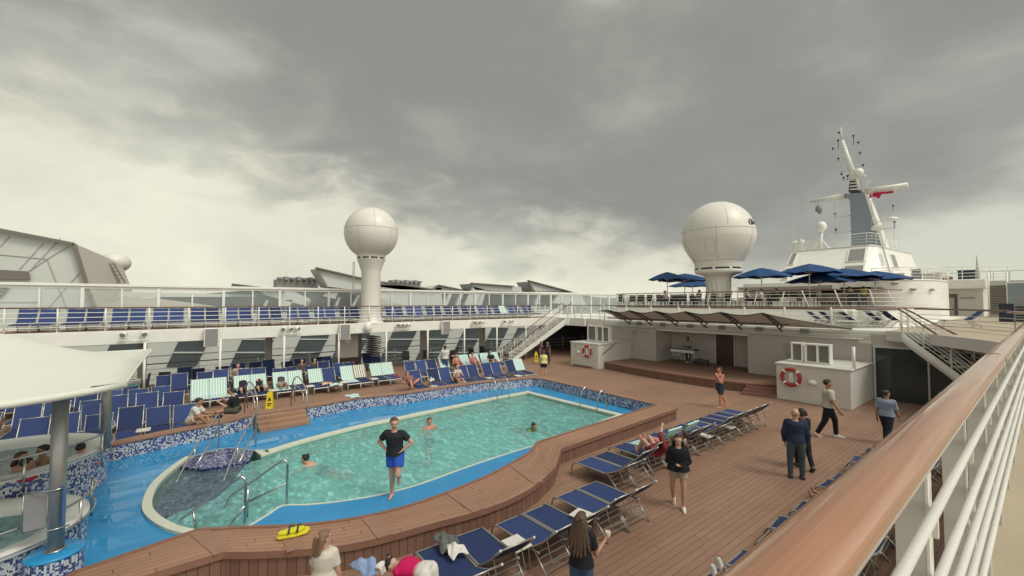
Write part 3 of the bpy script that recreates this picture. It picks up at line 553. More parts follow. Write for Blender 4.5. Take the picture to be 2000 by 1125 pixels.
# dark bar space left of the stage, inner walls
def backspaces():
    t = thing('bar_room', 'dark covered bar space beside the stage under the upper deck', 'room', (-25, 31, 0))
    MB().box((-25.5, 34, 1.3), (9, .2, 2.6)).build('back_wall', M['dark'], t, True); MB().box((-30.0, 30.2, 1.3), (.2, 7.4, 2.6)).build('side_wall', M['dark'], t, True)  # back and side walls coloured near black to stand for shade under the deck
    MB().box((-21.25, 28.5, 1.3), (.2, 6, 2.6)).build('wall', M['wall'], t, True)
    MB().box((-21.3, 25.5, 1.35), (.9, .25, 2.5)).build('corner_wall', M['wall'], t, True)
    m = MB(); m.box((-23.4, 33.8, 1.5), (1.4, .1, 1.6)); m.build('window', M['solar'], t, True)
backspaces()
def buoy_box(x0, x1, y0, y1, h, label, lab2, lab3, n, lx, lz):
    t = thing('equipment_box', label, 'box', ((x0 + x1) / 2, (y0 + y1) / 2, 0))
    MB().box(((x0 + x1) / 2, (y0 + y1) / 2, h / 2), (x1 - x0, y1 - y0, h)).build('body', M['white2'], t, True, bevel=.02)
    MB().box(((x0 + x1) / 2, (y0 + y1) / 2 - .02, h + .03), (x1 - x0 + .1, y1 - y0 + .06, .07)).build('lid', M['white2'], t, True, bevel=.02)
    MB().box((x0 + .42, y0 - .01, h - .22), (.16, .02, .16)).build('safety_sticker', M['seam'], t, True)
    r = thing('life_ring', lab2, 'life ring', (x0 + lx, y0 - .07, lz))
    ring = MB(); pts = [(.36 * math.cos(a), 0, .36 * math.sin(a)) for a in [2 * math.pi * k / 28 for k in range(28)]]; ring.tube(pts, .078, 10, close=True); ring.build('ring', M['redring'], r)
    for a in (45, 135, 225, 315):
        a = R(a); c = Vector((.36 * math.cos(a), 0, .36 * math.sin(a))); d = Vector((-math.sin(a), 0, math.cos(a))) * .045
        MB().tube([c - d, c + d], .083, 10).build('reflective_band', M['white'], r)
    rp = MB(); pts = [(.465 * math.cos(a) + .0, -.01 + .02 * math.sin(6 * a), .465 * math.sin(a) * (1.02 + .05 * math.cos(4 * a))) for a in [2 * math.pi * k / 40 for k in range(40)]]; rp.tube(pts, .012, 5, close=True); rp.build('grab_rope', M['white'], r)
    b = MB(); b.box((0, .02, -.02), (.16, .05, .42)); b.tube([(-.05, -.02, .12), (0, -.03, -.2), (.06, -.02, .1)], .02, 5); b.build('holder', M['white'], r)
    lp = thing('deck_lamp', lab3, 'lamp', (x0 + lx + .82 * (1 if n else -1), y0 - .02, lz - .12)); lm = MB(); lm.sphere((0, -.03, 0), .15, 14, 8, (1.1, .7, .75)); lm.build('lamp_globe', M['white'], lp); MB().box((0, .0, 0), (.36, .04, .2)).build('lamp_base', M['white2'], lp)
    return t
buoy_box(-7.9, -5.12, 21.8, 25.35, 1.62, 'white equipment box with a life ring beside the dark glass doors', 'orange red life ring with rope on the nearer white box', 'round white lamp on the nearer white box face', 1, .62, 1.08)
buoy_box(-21.1, -18.55, 21.7, 25.35, 1.62, 'white equipment box with a life ring, left of the stage', 'orange red life ring with rope on the far white box', 'round white lamp on the far white box face', 0, 1.62, 1.12)
h = thing('wall_handrail', 'short sloping dark handrail on the side of the far white box', 'handrail', (-18.5, 22.0, 1.2)); MB().tube([(.0, .1, -.2), (.0, 1.6, .5)], .03, 6).build('rail', M['railthin'], h); MB().tube([(-.02, .2, -.15), (.0, .2, -.15)], .02).build('bracket', M['steel'], h)
def louvre(x, y, z, w_, hgt, label, n=1):
    t = thing('ventilation_louvre', label, 'vent', (x, y, z)); m = MB()
    for sx in (-w_ / 2, w_ / 2): m.box((sx, 0, hgt / 2 + .06), (.06, .34, hgt))
    m.box((0, 0, hgt + .05), (w_ + .08, .36, .07)); m.box((0, 0, .07), (w_ + .08, .36, .06)); m.box((0, 0, .03), (.1, .2, .06)); 
    for k in range(1, n): m.box((-w_ / 2 + w_ * k / n, -.02, hgt / 2 + .06), (.08, .34, hgt))
    m.build('frame', M['white'], t)
    g = MB(); kk = int(hgt / .06)
    for i in range(kk): g.box((0, -.06, .12 + i * (hgt - .1) / kk), (w_ - .06, .09, .012), rx=R(-35))
    g.box((0, .05, hgt / 2 + .05), (w_ - .05, .02, hgt - .05)); g.build('slats', M['seam'], t)
_l = [atY(u, 690, 22.9).x for u in (1549, 1569, 1577, 1623)]
louvre((_l[0] + _l[1]) / 2, 22.9, 1.66, _l[1] - _l[0], .84, 'small grey louvred vent box on the nearer white box, left one')
louvre((_l[2] + _l[3]) / 2, 22.85, 1.66, _l[3] - _l[2], .84, 'wide grey double louvred vent box on the nearer white box', 2)
louvre(-20.4, 23.3, 1.66, .75, 1.05, 'grey louvred vent box on the far white box, left one')
louvre(-19.3, 23.2, 1.66, 1.05, 1.05, 'grey double louvred vent box on the far white box, right one', 2)
# awning over the stage
def awning():
    Y = 25.4; t = thing('stage_awning', 'long grey fabric awning on curved truss brackets above the stage', 'awning', (-13, Y, 3))
    bx = [atY(u, v, Y).x for u, v in ((1233, 637), (1275, 637), (1325, 640), (1382, 643), (1450, 648), (1529, 650))]
    tips = []; m = None
    for i, x in enumerate(bx):
        b = MB(); a = Vector((x, Y, 2.95)); c = Vector((x, Y - 1.1, 3.42)); e = Vector((x, Y - 2.5, 3.74)); up = Vector((0, 0, .0))
        P1 = smooth_path([(x, Y, 3.16), (x, Y - .9, 3.5), (x, Y - 1.8, 3.78), (x, Y - 2.55, 3.92)], 5); P2 = smooth_path([(x, Y, 2.86), (x, Y - .9, 3.28), (x, Y - 1.8, 3.66), (x, Y - 2.55, 3.88)], 5)
        b.tube(P1, .045, 6); b.tube(P2, .04, 6)
        for k in range(1, len(P1) - 2, 2): b.tube([P1[k], P2[k + 1]], .02, 4); b.tube([P2[k + 1], P1[k + 1]], .02, 4)
        b.build('truss_bracket', M['dark'], t, True); tips.append(P1[-1])
    # fabric: sags between brackets, both ends pulled down to the wall
    N_ = 60; x0, x1 = bx[0] - 1.0, bx[-1] + 3.0; rows = []
    for j in range(9):
        s = j / 8; row = []
        for i in range(N_ + 1):
            x = x0 + (x1 - x0) * i / N_
            if x > bx[-1]: e = (x - bx[-1]) / (x1 - bx[-1]); sag = .75 * e ** .8; pull = 1 - .93 * e
            elif x < bx[0]: e = (bx[0] - x) / 1.0; sag = .1 * e; pull = 1 - .05 * e
            else:
                k = max(q for q in range(len(bx)) if bx[q] <= x); k = min(k, len(bx) - 2); f = (x - bx[k]) / (bx[k + 1] - bx[k]); sag = .16 * math.sin(math.pi * f); pull = 1 - .03 * math.sin(math.pi * f)
            row.append(Vector((x, Y - .02 - 2.55 * s * pull, 3.2 + .76 * math.sin(s * math.pi / 2) - sag * (s ** .7))))
        rows.append(row)
    m = MB()
    for a, b_ in zip(rows, rows[1:]): m.strip(a, b_, smooth=True)
    o = m.build('fabric', M['awn'], t, True, weld=True); so_ = o.modifiers.new('thick', 'SOLIDIFY'); so_.thickness = .02
    m = MB(); m.tube(rows[-1], .03, 6); m.tube([(x0, Y - 1.4, 3.36), (x1 - 2.2, Y - 1.4, 3.36)], .04, 6); m.build('edge_cable', M['dark'], t, True)
    for i, x in enumerate([bx[k] + (bx[k + 1] - bx[k]) * .5 for k in (0, 1, 2, 3, 4)] + [bx[-1] + 1.1]):
        l = thing('stage_floodlight', 'small grey floodlight under the awning, %s from the left' % ORD[i], 'floodlight', (x, Y - .35, 2.98), 0, 'floodlights under the awning')
        MB().box((0, 0, 0), (.34, .16, .16), rx=R(25)).build('housing', M['grey'], l); MB().tube([(-.2, .05, 0), (-.2, .1, .14), (.2, .1, .14), (.2, .05, 0)], .015, 5).build('yoke', M['seam'], l)
awning()
def glass_doors():
    t = thing('sliding_doors', 'dark glass sliding doors with a white frame beneath the curved staircase', 'door', (-3.5, 25.4, 0))
    MB().box((-4.15, 25.42, 1.2), (1.75, .05, 2.36)).build('door_leaf', M['dglass'], t, True)
    MB().box((-2.6, 25.4, 1.2), (1.2, .05, 2.36)).build('door_leaf', M['dglass'], t, True)
    MB().box((-.6, 25.4, 1.3), (2.6, .05, 2.5)).build('side_panel', M['gglass'], t, True)
    m = MB(); m.box((-3.25, 25.37, 1.2), (.06, .1, 2.36)); m.box((-1.95, 25.37, 1.25), (.09, .12, 2.5)); m.box((-5.05, 25.37, 1.25), (.07, .12, 2.5)); m.box((-2.8, 25.36, 2.44), (4.5, .16, .10)); m.build('frame', M['white2'], t, True)
    m = MB(); m.box((-2.5, 25.45, 2.72), (5.3, .2, .56)); m.build('lintel', M['wall'], t, True)
    m = MB(); m.tube([(-5.12, 22.3, 1.62), (-5.12, 22.3, 2.6)], .06); m.build('corner_post', M['white'], t, True)
glass_doors()
o = MB().box((-4.95, 24.9, ZU - .28), (.9, .16, .62)); 
c = thing('security_camera', 'small white camera box on the fascia above the dark glass doors', 'camera', (-4.1, 25.2, 2.85)); MB().box((0, 0, 0), (.28, .16, .14)).build('housing', M['white'], c); MB().sphere((-.06, -.1, 0), .045, 8, 6).build('lens', M['black'], c)
# ------------------------------------------------------------------ stairs
def stair_left():
    n = 16; y0, y1 = 19.2, 25.2; x0, x1 = -25.95, -24.9; t = thing('deck_staircase', 'straight white staircase with railings up to the far walkway', 'staircase', (-25.4, y0, 0))
    st = MB()
    for k in range(n):
        y = y0 + (y1 - y0) * (k + .5) / n; z = ZU * (k + 1) / n; st.box(((x0 + x1) / 2, y, z - .02), (x1 - x0, .40, .05))
    st.build('treads', M['seam'], t, True)
    for x in (x0, x1):
        m = MB(); m.slab([(x, y0 - .25, -.0), (x, y0 + .25, 0), (x, y1 + .3, ZU - .28), (x, y1 + .3, ZU + .05), (x, y1 - .1, ZU + .05)], (.06, 0, 0)); m.build('stringer', M['white'], t, True)
    for x in (x0, x1 + .06):
        path = smooth_path([(x, y0 - .15, .95), (x, y0 + .35, 1.15), (x, y1 - .1, ZU + 1.03), (x, y1 + .4, ZU + 1.06)], 5)
        MB().tube(path, .03, 8).build('handrail', M['railthin'], t, True)
        m = MB()
        for q in range(1, 6): m.tube([p - Vector((0, 0, .16 * q)) for p in path], .016, 5)
        m.build('rail_pipes', M['white'], t, True)
        for k in range(6):
            y = y0 + (y1 - y0) * k / 5; z = ZU * k / 5; MB().tube([(x, y, z), (x, y, z + 1.05)], .025, 6).build('stanchion', M['white'], t, True)
stair_left()
def stair_right():
    t = thing('curved_staircase', 'curved white staircase with teak handrails beside the dark glass doors', 'staircase', (-3.2, 24.4, 0))
    def arc(off, z0, z1, n=18, z=None):
        out = []
        for k in range(n + 1):
            s = k / n; a = R(90) - R(78) * s ** 1.2; cx, cy, rr = -3.9, 20.6, 3.3 + off; out.append(Vector((cx + rr * math.cos(a) * .92, cy + rr * math.sin(a) * 1.12, z0 + (z1 - z0) * s)))
        return out
    I = arc(-.0, ZU, .1); O = arc(1.15, ZU, .1); n = len(I)
    st = MB()
    for k in range(1, n):
        z = ZU - (k) * (ZU / (n - 1)) + .05
        st.slab([lvl(I[k - 1], z), lvl(O[k - 1], z), lvl(O[k], z), lvl(I[k], z)], (0, 0, -.05))
    st.build('treads', M['rattan'], t, True)
    for P in (I, O):
        m = MB(); A = [p + Vector((0, 0, .10)) for p in P]; B = [p - Vector((0, 0, .32)) for p in P]; m.strip(B, A, smooth=True); o = m.build('stringer', M['white'], t, True, weld=True); so_ = o.modifiers.new('t', 'SOLIDIFY'); so_.thickness = .06
        H = [p + Vector((0, 0, 1.05)) for p in P]; H[0] = H[0] + Vector((-.1, 0, .0)); MB().tube(H, .038, 8).build('handrail', M['railthin'], t, True)
        m = MB()
        for q in range(1, 6): m.tube([p - Vector((0, 0, .165 * q)) for p in H], .016, 5)
        m.build('rail_pipes', M['white'], t, True)
        for k in range(0, n, 4): MB().tube([P[k] - Vector((0, 0, .1)), P[k] + Vector((0, 0, 1.05))], .032, 6).build('stanchion', M['white'], t, True)
stair_right()
# ------------------------------------------------------------------ near teak rail
def near_rail():
    t = thing('teak_handrail', 'broad varnished teak handrail on white pipes and posts, close in the foreground', 'railing', (-.2, 0, ZU))
    zt = 4.21; path = smooth_path([Vector(p) for p in ((-.194, -1.5, 0), (-.194, 2, 0), (-.194, 9, 0), (-.194, 17.2, 0), (-.30, 19.2, 0), (-.8, 20.8, 0))], 10)
    prof = [(q[0] * .82, q[1]) for q in [(-.052, -.012), (-.050, .004), (-.034, .016), (0, .021), (.034, .016), (.050, .004), (.052, -.012), (.046, -.034), (.03, -.046), (-.03, -.046), (-.046, -.034)]]
    m = MB(); rings = []
    for i, p in enumerate(path):
        a = path[max(i - 1, 0)]; c = path[min(i + 1, len(path) - 1)]; d = (c - a).normalized(); x = Vector((d.y, -d.x, 0))
        rings.append([m.b.verts.new(Vector((p.x, p.y, zt - .021)) + x * q[0] + Vector((0, 0, q[1]))) for q in prof])
    k = len(prof)
    for A, B in zip(rings, rings[1:]):
        for i in range(k):
            f = m.b.faces.new((A[i], A[(i + 1) % k], B[(i + 1) % k], B[i])); f.smooth = True
    m.build('handrail', M['rail'], t, True)
    for y in (3.6, 7.4, 11.4): MB().tube([(-.194 + .0442 * math.cos(a) * 1.0, y, zt - .033 + .034 * math.sin(a) * (1 if math.sin(a) > 0 else .8)) for a in [2 * math.pi * j / 20 for j in range(20)]], .0012, 4, close=True).build('rail_joint', M['benchtrim'], t, True)
    far = smooth_path([Vector(p) for p in ((-.8, 20.8, zt), (-1.8, 22.6, zt), (-3.0, 24.2, zt), (-3.55, 24.75, zt))], 6); MB().tube(far, .035, 8).build('handrail', M['railthin'], t, True)
    full = [lvl(p, 0) for p in path] + [lvl(p, 0) for p in far]
    for z, dx in ((3.975, 0), (3.80, 0), (3.67, 0), (3.56, 0), (3.42, 0)):
        MB().tube([p + Vector((.006, 0, z)) for p in full], .0115, 10).build('white_pipe', M['white2'], t, True)
    y = 1.52
    while y < 17:
        MB().box((-.238, y, 3.52), (.062, .012, 1.26)).build('stanchion_plate', M['white2'], t, True)
        b = MB()
        for z in (3.975, 3.80, 3.67, 3.56): b.box((-.192, y - .004, z - .05), (.012, .014, .05)); 
        b.box((-.206, y, 3.55), (.006, .016, 1.2)); b.build('pipe_bracket', M['white'], t, True); y += .8
    for y in (1.8, 4.5, 7.2, 9.9, 12.6, 15.3, 18.0): MB().box((-.262 - (.1 if y > 17.5 else 0), y, 3.58), (.05, .065, .98)).build('post', M['white'], t, True, bevel=.006)
    return t
near_rail()
tag(MB().box((-.306, 4.8, ZU - .19), (.05, 25.4, .40)).build('deck_edge_fascia', M['white2']), 'white fascia strip along the side deck edge below the teak handrail', 'fascia')
# ------------------------------------------------------------------ pool handrails and ladders
def hrail(label, paths, loc, r=.02, mt='steel'):
    t = thing('pool_handrail', label, 'handrail', loc, 0)
    for i, p in enumerate(paths): MB().tube(p if len(p) < 3 else smooth_path(p, 5), r if i == 0 else r * .85, 8).build('rail' if i == 0 else 'brace', M[mt], t, True)
    return t
UP = Vector((0, 0, 1))
a = at(478, 1028, FZ); e = at(350, 1018, .18); b_ = at(383, 1035, FZ)
hrail('dark steel handrail with a post at the front pool edge, left of the pair', [[a, a + UP * .45, a + UP * .86, lvl(a.lerp(e, .05), FZ + .96), lvl(a.lerp(e, .12), FZ + .93), lvl(a.lerp(e, .55), .60), e], [lvl(a, FZ + .42), lvl(a.lerp(at(440, 1040, 0), .9), .06)], [b_, lvl(a.lerp(e, .8), .42)]], a, .024)
a = at(560, 985, FZ); e = at(438, 1000, -.12)
hrail('dark steel handrail with a post at the front pool edge, right of the pair', [[a, a + UP * .45, a + UP * .86, lvl(a.lerp(e, .05), FZ + .96), lvl(a.lerp(e, .12), FZ + .92), lvl(a.lerp(e, .55), .55), lvl(a.lerp(e, .9), .22), e], [lvl(a, FZ + .46), lvl(a.lerp(e, .62), .10)], [at(483, 1010, FZ), lvl(at(483, 1010, FZ), .60)]], a, .024)
for lab, p0, p1 in (('left of two steel handrails going down the mosaic pool steps', (427, 874), (341, 948)), ('right of two steel handrails going down the mosaic pool steps', (499, 872), (434, 945))):
    a = at(*p0, FZ); e = at(*p1, -.1)
    hrail(lab, [[a, a + UP * .5, a + UP * .90, lvl(a.lerp(e, .03), FZ + 1.0), lvl(a.lerp(e, .10), FZ + .98), lvl(a.lerp(e, .6), .52), e], [lvl(a, FZ + .55), lvl(a.lerp(e, .62), -.05)], [lvl(a.lerp(e, .6), -.1), lvl(a.lerp(e, .6), .52)]], a, .022)
for lab, p0, q0 in (('steel hoop handrail on the left of the wooden steps', (495, 806), (505, 842)), ('steel hoop handrail on the right of the wooden steps', (590, 792), (586, 822))):
    i_ = at(*p0, BZ); n_ = Vector((1, .12, 0)).normalized(); o_ = i_ - n_ * 1.3; j = i_ + n_ * .5
    hrail(lab, [[lvl(o_, 0), lvl(o_, .6), lvl(o_ + n_ * .2, 1.25), lvl(o_ + n_ * .7, 1.5), lvl(i_, 1.35), lvl(j, .95), lvl(j + n_ * .1, FZ)], [lvl(o_ + n_ * .4, 1.38), lvl(o_ + n_ * .42, BZ)], [lvl(o_ + n_ * .12, .75), lvl(o_ + n_ * .5, 1.12), lvl(i_, .98), lvl(i_ + n_ * .2, .6)]], o_, .024)
def ladder(lab, p0, p1, h, down, into):
    a = at(*p0, FZ); b_ = at(*p1, FZ); n_ = into.normalized(); t = thing('pool_ladder', lab, 'ladder', a)
    for p in (a, b_): MB().tube(smooth_path([p - n_ * .45, p - n_ * .45 + UP * (h * .7), p - n_ * .30 + UP * h, p - n_ * .02 + UP * h * .85, p + n_ * .12 + UP * .2, p + n_ * .14 - UP * down], 5), .022, 8).build('side_rail', M['steel'], t, True)
    m = MB()
    for k in range(3): m.bar(a + n_ * .14 - UP * (.12 + .22 * k), b_ + n_ * .14 - UP * (.12 + .22 * k), .1, .02)
    m.build('tread', M['steel'], t, True)
ladder('steel pool ladder on the far coping by the back corner', (968, 782), (991, 777), .95, .75, Vector((1, 0, 0)))
ladder('steel pool ladder at the right end of the pool', (1137, 797), (1170, 805), .85, .75, Vector((0, -1, 0)))
# ------------------------------------------------------------------ hot tubs, columns, canopy
def spa_tub(cx, cy, r, zr, label, wmat):
    t = thing('hot_tub', label, 'hot tub', (cx, cy, 0)); n = 48
    ring = lambda rr, z: [Vector((rr * math.cos(2 * math.pi * k / n), rr * math.sin(2 * math.pi * k / n), z)) for k in range(n)]
    MB().strip(ring(r, FZ), ring(r, zr - .03), closed=True, smooth=True).build('mosaic_wall', M['mosaic'], t)
    MB().lathe([(r - .01, zr - .05), (r + .03, zr - .03), (r + .02, zr + .02), (r - .1, zr + .05), (r - .32, zr + .03), (r - .36, zr - .03), (r - .4, zr - .12), (r - .5, zr - .4)], n=48).build('rim', M['white'], t)
    MB().lathe([(0, zr - .17), (r - .41, zr - .17)], n=48).build('spa_surface', wmat, t)
    MB().lathe([(r - .45, zr - .16), (r - .45, zr - .5), (0, zr - .8)], n=32).build('shell', M['poolin'], t)
    rl = thing('tub_railing', 'curved steel railing round the ' + label.split(' hot tub')[0] + ' hot tub', 'railing', (cx, cy, zr))
    a0, a1 = R(-60), R(112); A = [a0 + (a1 - a0) * k / 24 for k in range(25)]
    MB().tube([((r + .1) * math.cos(a), (r + .1) * math.sin(a), .42) for a in A], .022, 8).build('rail', M['steel'], rl)
    MB().tube([((r + .1) * math.cos(a), (r + .1) * math.sin(a), .05) for a in A], .016, 8).build('rail', M['steel'], rl)
    for k in (0, 6, 12, 18, 24):
        a = A[k]; MB().tube([((r + .1) * math.cos(a), (r + .1) * math.sin(a), -.35), ((r + .1) * math.cos(a), (r + .1) * math.sin(a), .42)], .02, 8).build('post', M['steel'], rl)
spa_tub(-11.3, -3.0, 1.55, .55, 'front mosaic walled hot tub with pale water', M['spa'])
spa_tub(-14.8, -3.5, 1.95, .90, 'rear mosaic walled hot tub full of bubbles', M['foam'])
def column(x, y, z0, z1, r, label, plinth=False):
    t = thing('steel_column', label, 'column', (x, y, 0))
    MB().tube([(0, 0, z0), (0, 0, z1)], r, 28, cap=True).build('shaft', M['steelrough'], t)
    MB().lathe([(0, z0 + .015), (r + .025, z0 + .015), (r + .025, z0), (0, z0)], n=24).build('base_plate', M['steel'], t)
    if plinth:
        n = 32; ring = lambda rr, z: [Vector((rr * math.cos(2 * math.pi * k / n), rr * math.sin(2 * math.pi * k / n), z)) for k in range(n)]
        MB().strip(ring(.34, FZ), ring(.34, z0 - .05), closed=True, smooth=True).build('mosaic_plinth', M['mosaic'], t)
        MB().lathe([(.0, z0 - .005), (.33, z0 - .01), (.36, z0 - .04), (.34, z0 - .06)], n=32).build('plinth_top', M['bluefloor'], t)
column(-9.9, -1.62, .52, 3.06, .10, 'nearer thick brushed steel column on a mosaic plinth', True)
column(-14.25, -1.55, .9, 3.06, .092, 'farther thick brushed steel column by the rear hot tub')
s = thing('info_board', 'grey and blue notice boards strapped round the nearer steel column', 'sign', (-9.9, -1.62, 1.2))
MB().box((-.02, -.24, 0), (.03, .24, .58), rz=R(8)).build('grey_board', M['grille'], s); MB().box((.12, .08, .05), (.03, .18, .58), rz=R(-70)).build('blue_board', mat('blue_board', (.05, .12, .28), .4), s)
f = MB()
for z in (.31, -.31): f.tube([(.0, -.37, z), (.11, -.10, z), (.13, .0, z), (.08, .16, z)], .012, 6)
f.tube([(-.03, -.37, -.31), (-.03, -.37, .31)], .014, 6); f.build('frame', M['steel'], s)
s = thing('info_board', 'small empty wire rack strapped to the farther steel column', 'sign', (-14.25, -1.55, 1.75)); f = MB(); f.tube([(.13, -.10, -.3), (.13, -.42, -.3), (.13, -.42, .3), (.13, -.10, .3)], .014, 6, close=True); f.build('frame', M['white'], s)
def canopy():
    t = thing('spa_canopy', 'big white tensile canopy over the hot tubs on steel columns', 'canopy', (-12.5, -4.8, 3.2))
    x0, x1, y0, y1 = -8.5, -15.9, -9.2, -.82; n = 24; g = []
    for j in range(n + 1):
        row = []
        for i in range(n + 1):
            u, v = i / n, j / n; x = x0 - .95 * max(0, (v - .8) / .2) ** 2 * (1 - u) + (x1 - x0) * u; y = y0 + (y1 - y0) * v
            k = (1 - abs(2 * u - 1)) ; kk = min(1, (1 - v) / .42) ; h = 2.05 * k * min(1, (1 - v) / .62)
            pin = .015 * math.sin(math.pi * u) * (v ** 6); y -= pin * 2
            if i == n: h = 0
            row.append(Vector((x, y, 3.12 + h)))
        g.append(row)
    m = MB()
    for a, b_ in zip(g, g[1:]): m.strip(a, b_, smooth=True)
    o = m.build('canvas', M['canvas'], t, True, weld=True); q = o.modifiers.new('t', 'SOLIDIFY'); q.thickness = .02
    e = MB(); e.tube([r[0] for r in g], .055, 8); e.build('edge_roll', M['canvas'], t, True); e = MB(); e.tube(g[-1], .02, 8); e.tube([r[-1] for r in g], .03, 8); e.build('edge_cable', M['canvas'], t, True)
    c = g[-1][0]; MB().tube([c + Vector((.0, -.4, -.02)), c + Vector((.02, -.1, .0)), c + Vector((-.2, .14, -.02)), c + Vector((-.5, .12, -.02))], .05, 10).build('corner_pipe', M['steel'], t, True)
    b = MB(); b.tube([(-9.9, -1.62, 3.02), (-14.25, -1.55, 3.02)], .07, 10); b.tube([(-10.05, -1.68, 3.02), (-10.05, -8, 3.02)], .06, 10); b.tube([(-14.25, -1.68, 3.02), (-14.25, -8, 3.02)], .06, 10); b.build('frame_beam', M['steel'], t, True)
    for x in (-10.05, -14.25): pass
canopy()
for x, lab in ((-10.05, 'rear left steel column under the canopy, behind the front hot tub'), (-14.25, 'rear right steel column under the canopy, behind the rear hot tub')): column(x, -8, 0, 3.12, .13, lab)
# ------------------------------------------------------------------ loungers
def make_lounger(name='sun_lounger', back=42, fab='lblue', towel=None):
    """origin on the floor at the foot end; the lounger runs along +Y with the head at y=1.9"""
    t = thing(name, 'x', 'sun lounger'); w_ = .31; B = R(back); px, pz = 1.12, .36; Lb = .80
    def bp(s, dz=0): return (px + math.cos(B) * s - math.sin(B) * dz, pz + math.sin(B) * s + math.cos(B) * dz - .05 * math.sin(math.pi * s / Lb) * math.cos(B))
    f = MB()
    for x in (-w_, w_): f.tube(smooth_path([(x, .02, .0), (x, .035, .16), (x, .09, .29), (x, .22, .345), (x, .6, .355), (x, px, pz), (x, 1.34, pz)], 3), .019, 6)
    f.tube([(-w_, .09, .29), (w_, .09, .29)], .012, 5); f.tube([(-w_, 1.3, pz), (w_, 1.3, pz)], .012, 5); f.build('frame', M['alu'], t)
    for x in (-w_, w_):
        l = MB(); l.tube([(x, 1.22, pz), (x, 1.58, .0)], .018, 6); l.build('rear_leg', M['alu'], t)
    r = MB()
    for z in (.10, .18, .26): q = 1.22 + (pz - z); r.tube([(-w_, q, z), (w_, q, z)], .013, 5)
    r.build('rung', M['alu'], t)
    b = MB()
    for x in (-w_, w_): b.tube([(x, *bp(s)) for s in (0, .2, .4, .6, Lb)], .018, 6)
    b.tube([(-w_, *bp(Lb)), (w_, *bp(Lb))], .014, 6); b.build('back_frame', M['alu'], t)
    s_ = MB(); A = [(-w_ + .022, y, z) for y, z in ((.14, .325), (.25, .348), (.6, .352), (1.0, .355), (px, pz))]; s_.strip(A, [(-a[0], a[1], a[2]) for a in A]); o = s_.build('seat_sling', M[fab], t, weld=True); q = o.modifiers.new('t', 'SOLIDIFY'); q.thickness = .012
    s_ = MB(); A = [(-w_ + .022, *bp(s)) for s in (.03, .2, .4, .6, Lb - .01)]; s_.strip(A, [(-a[0], a[1], a[2]) for a in A]); o = s_.build('back_sling', M[fab], t, weld=True); q = o.modifiers.new('t', 'SOLIDIFY'); q.thickness = .012
    u = MB(); m0 = bp(.45); u.tube([(-w_ + .05, *m0), (-w_ + .05, m0[0] + .12, .30), (w_ - .05, m0[0] + .12, .30), (w_ - .05, *m0)], .010, 5); u.build('back_prop', M['alu'], t)
    for x in (-w_, w_): MB().sphere((x, *bp(Lb)), .022, 8, 6).build('end_cap', M['tabletop'], t)
    if towel:
        tw = MB(); A = [(-w_ - .015, *bp(s, .022)) for s in (Lb + .015, Lb - .02, .6, .4, .2, .06)]; A = [(-w_ - .015, *bp(Lb - .25, -.03)), (-w_ - .015, *bp(Lb + .02, -.02))] + A
        if towel[1]: A += [(-w_ - .015, y, .385 + .004 * math.sin(y * 30)) for y in (1.08, .9, .7, .5)] + [(-w_ - .015, .3, .37)]
        B_ = [(-a[0], a[1], a[2]) for a in A]; n = len(A); u = 0
        for i in range(n - 1):
            d = (Vector(A[i]) - Vector(A[i + 1])).length; tw.face((A[i], B_[i], B_[i + 1], A[i + 1]), ((0, u), (.66, u), (.66, u + d), (0, u + d))); u += d
        o = tw.build('towel', M[towel[0]], None, weld=True); q = o.modifiers.new('t', 'SOLIDIFY'); q.thickness = .012
        o.parent = None; return t, o
    return t
L1 = make_lounger(back=40); L2 = make_lounger(back=55); L3 = make_lounger(back=30); L4 = make_lounger(back=64)
TW = {}
for k, (tm, full) in dict(a=('towel', 1), b=('towel', 0), c=('towel2', 0), d=('towelp', 0), e=('towelp', 1)).items():
    _t, o = make_lounger('tmp', 55, towel=(tm, full))
    for c in kids(_t): bpy.data.objects.remove(c)
    bpy.data.objects.remove(_t); o.name = 'beach_towel'; TW[k] = o
used = {}
def lounger(proto, x, y, rz, label, group, z=0, towel=None, tlabel=None):
    if proto.name not in used: used[proto.name] = 1; proto.location = (x, y, z); proto.rotation_euler = (0, 0, rz); tag(proto, label, None, group); o = proto
    else: o = copy_tree(proto, (x, y, z), rz, label, group)
    if towel:
        t = TW[towel]
        if towel in used: t = t.copy(); col.objects.link(t)
        used[towel] = 1; t.location = (x, y, z); t.rotation_euler = (0, 0, rz); tag(t, tlabel, 'towel', 'towels spread on loungers')
    return o
def table_proto():
    t = thing('side_table', 'x', 'side table'); MB().box((0, 0, .40), (.42, .36, .035)).build('table_top', M['tabletop'], t, bevel=.012)
    for sx, sy in ((-.16, -.13), (.16, -.13), (-.16, .13), (.16, .13)): MB().tube([(sx, sy, .39), (sx * 1.15, sy * 1.15, 0)], .014, 5).build('leg', M['alu'], t)
    return t
TB = table_proto()
def side_table(x, y, label, group='small white side tables between loungers', z=0, rz=0):
    if 'tb' not in used: used['tb'] = 1; TB.location = (x, y, z); TB.rotation_euler = (0, 0, rz); return tag(TB, label, None, group)
    return copy_tree(TB, (x, y, z), rz, label, group)
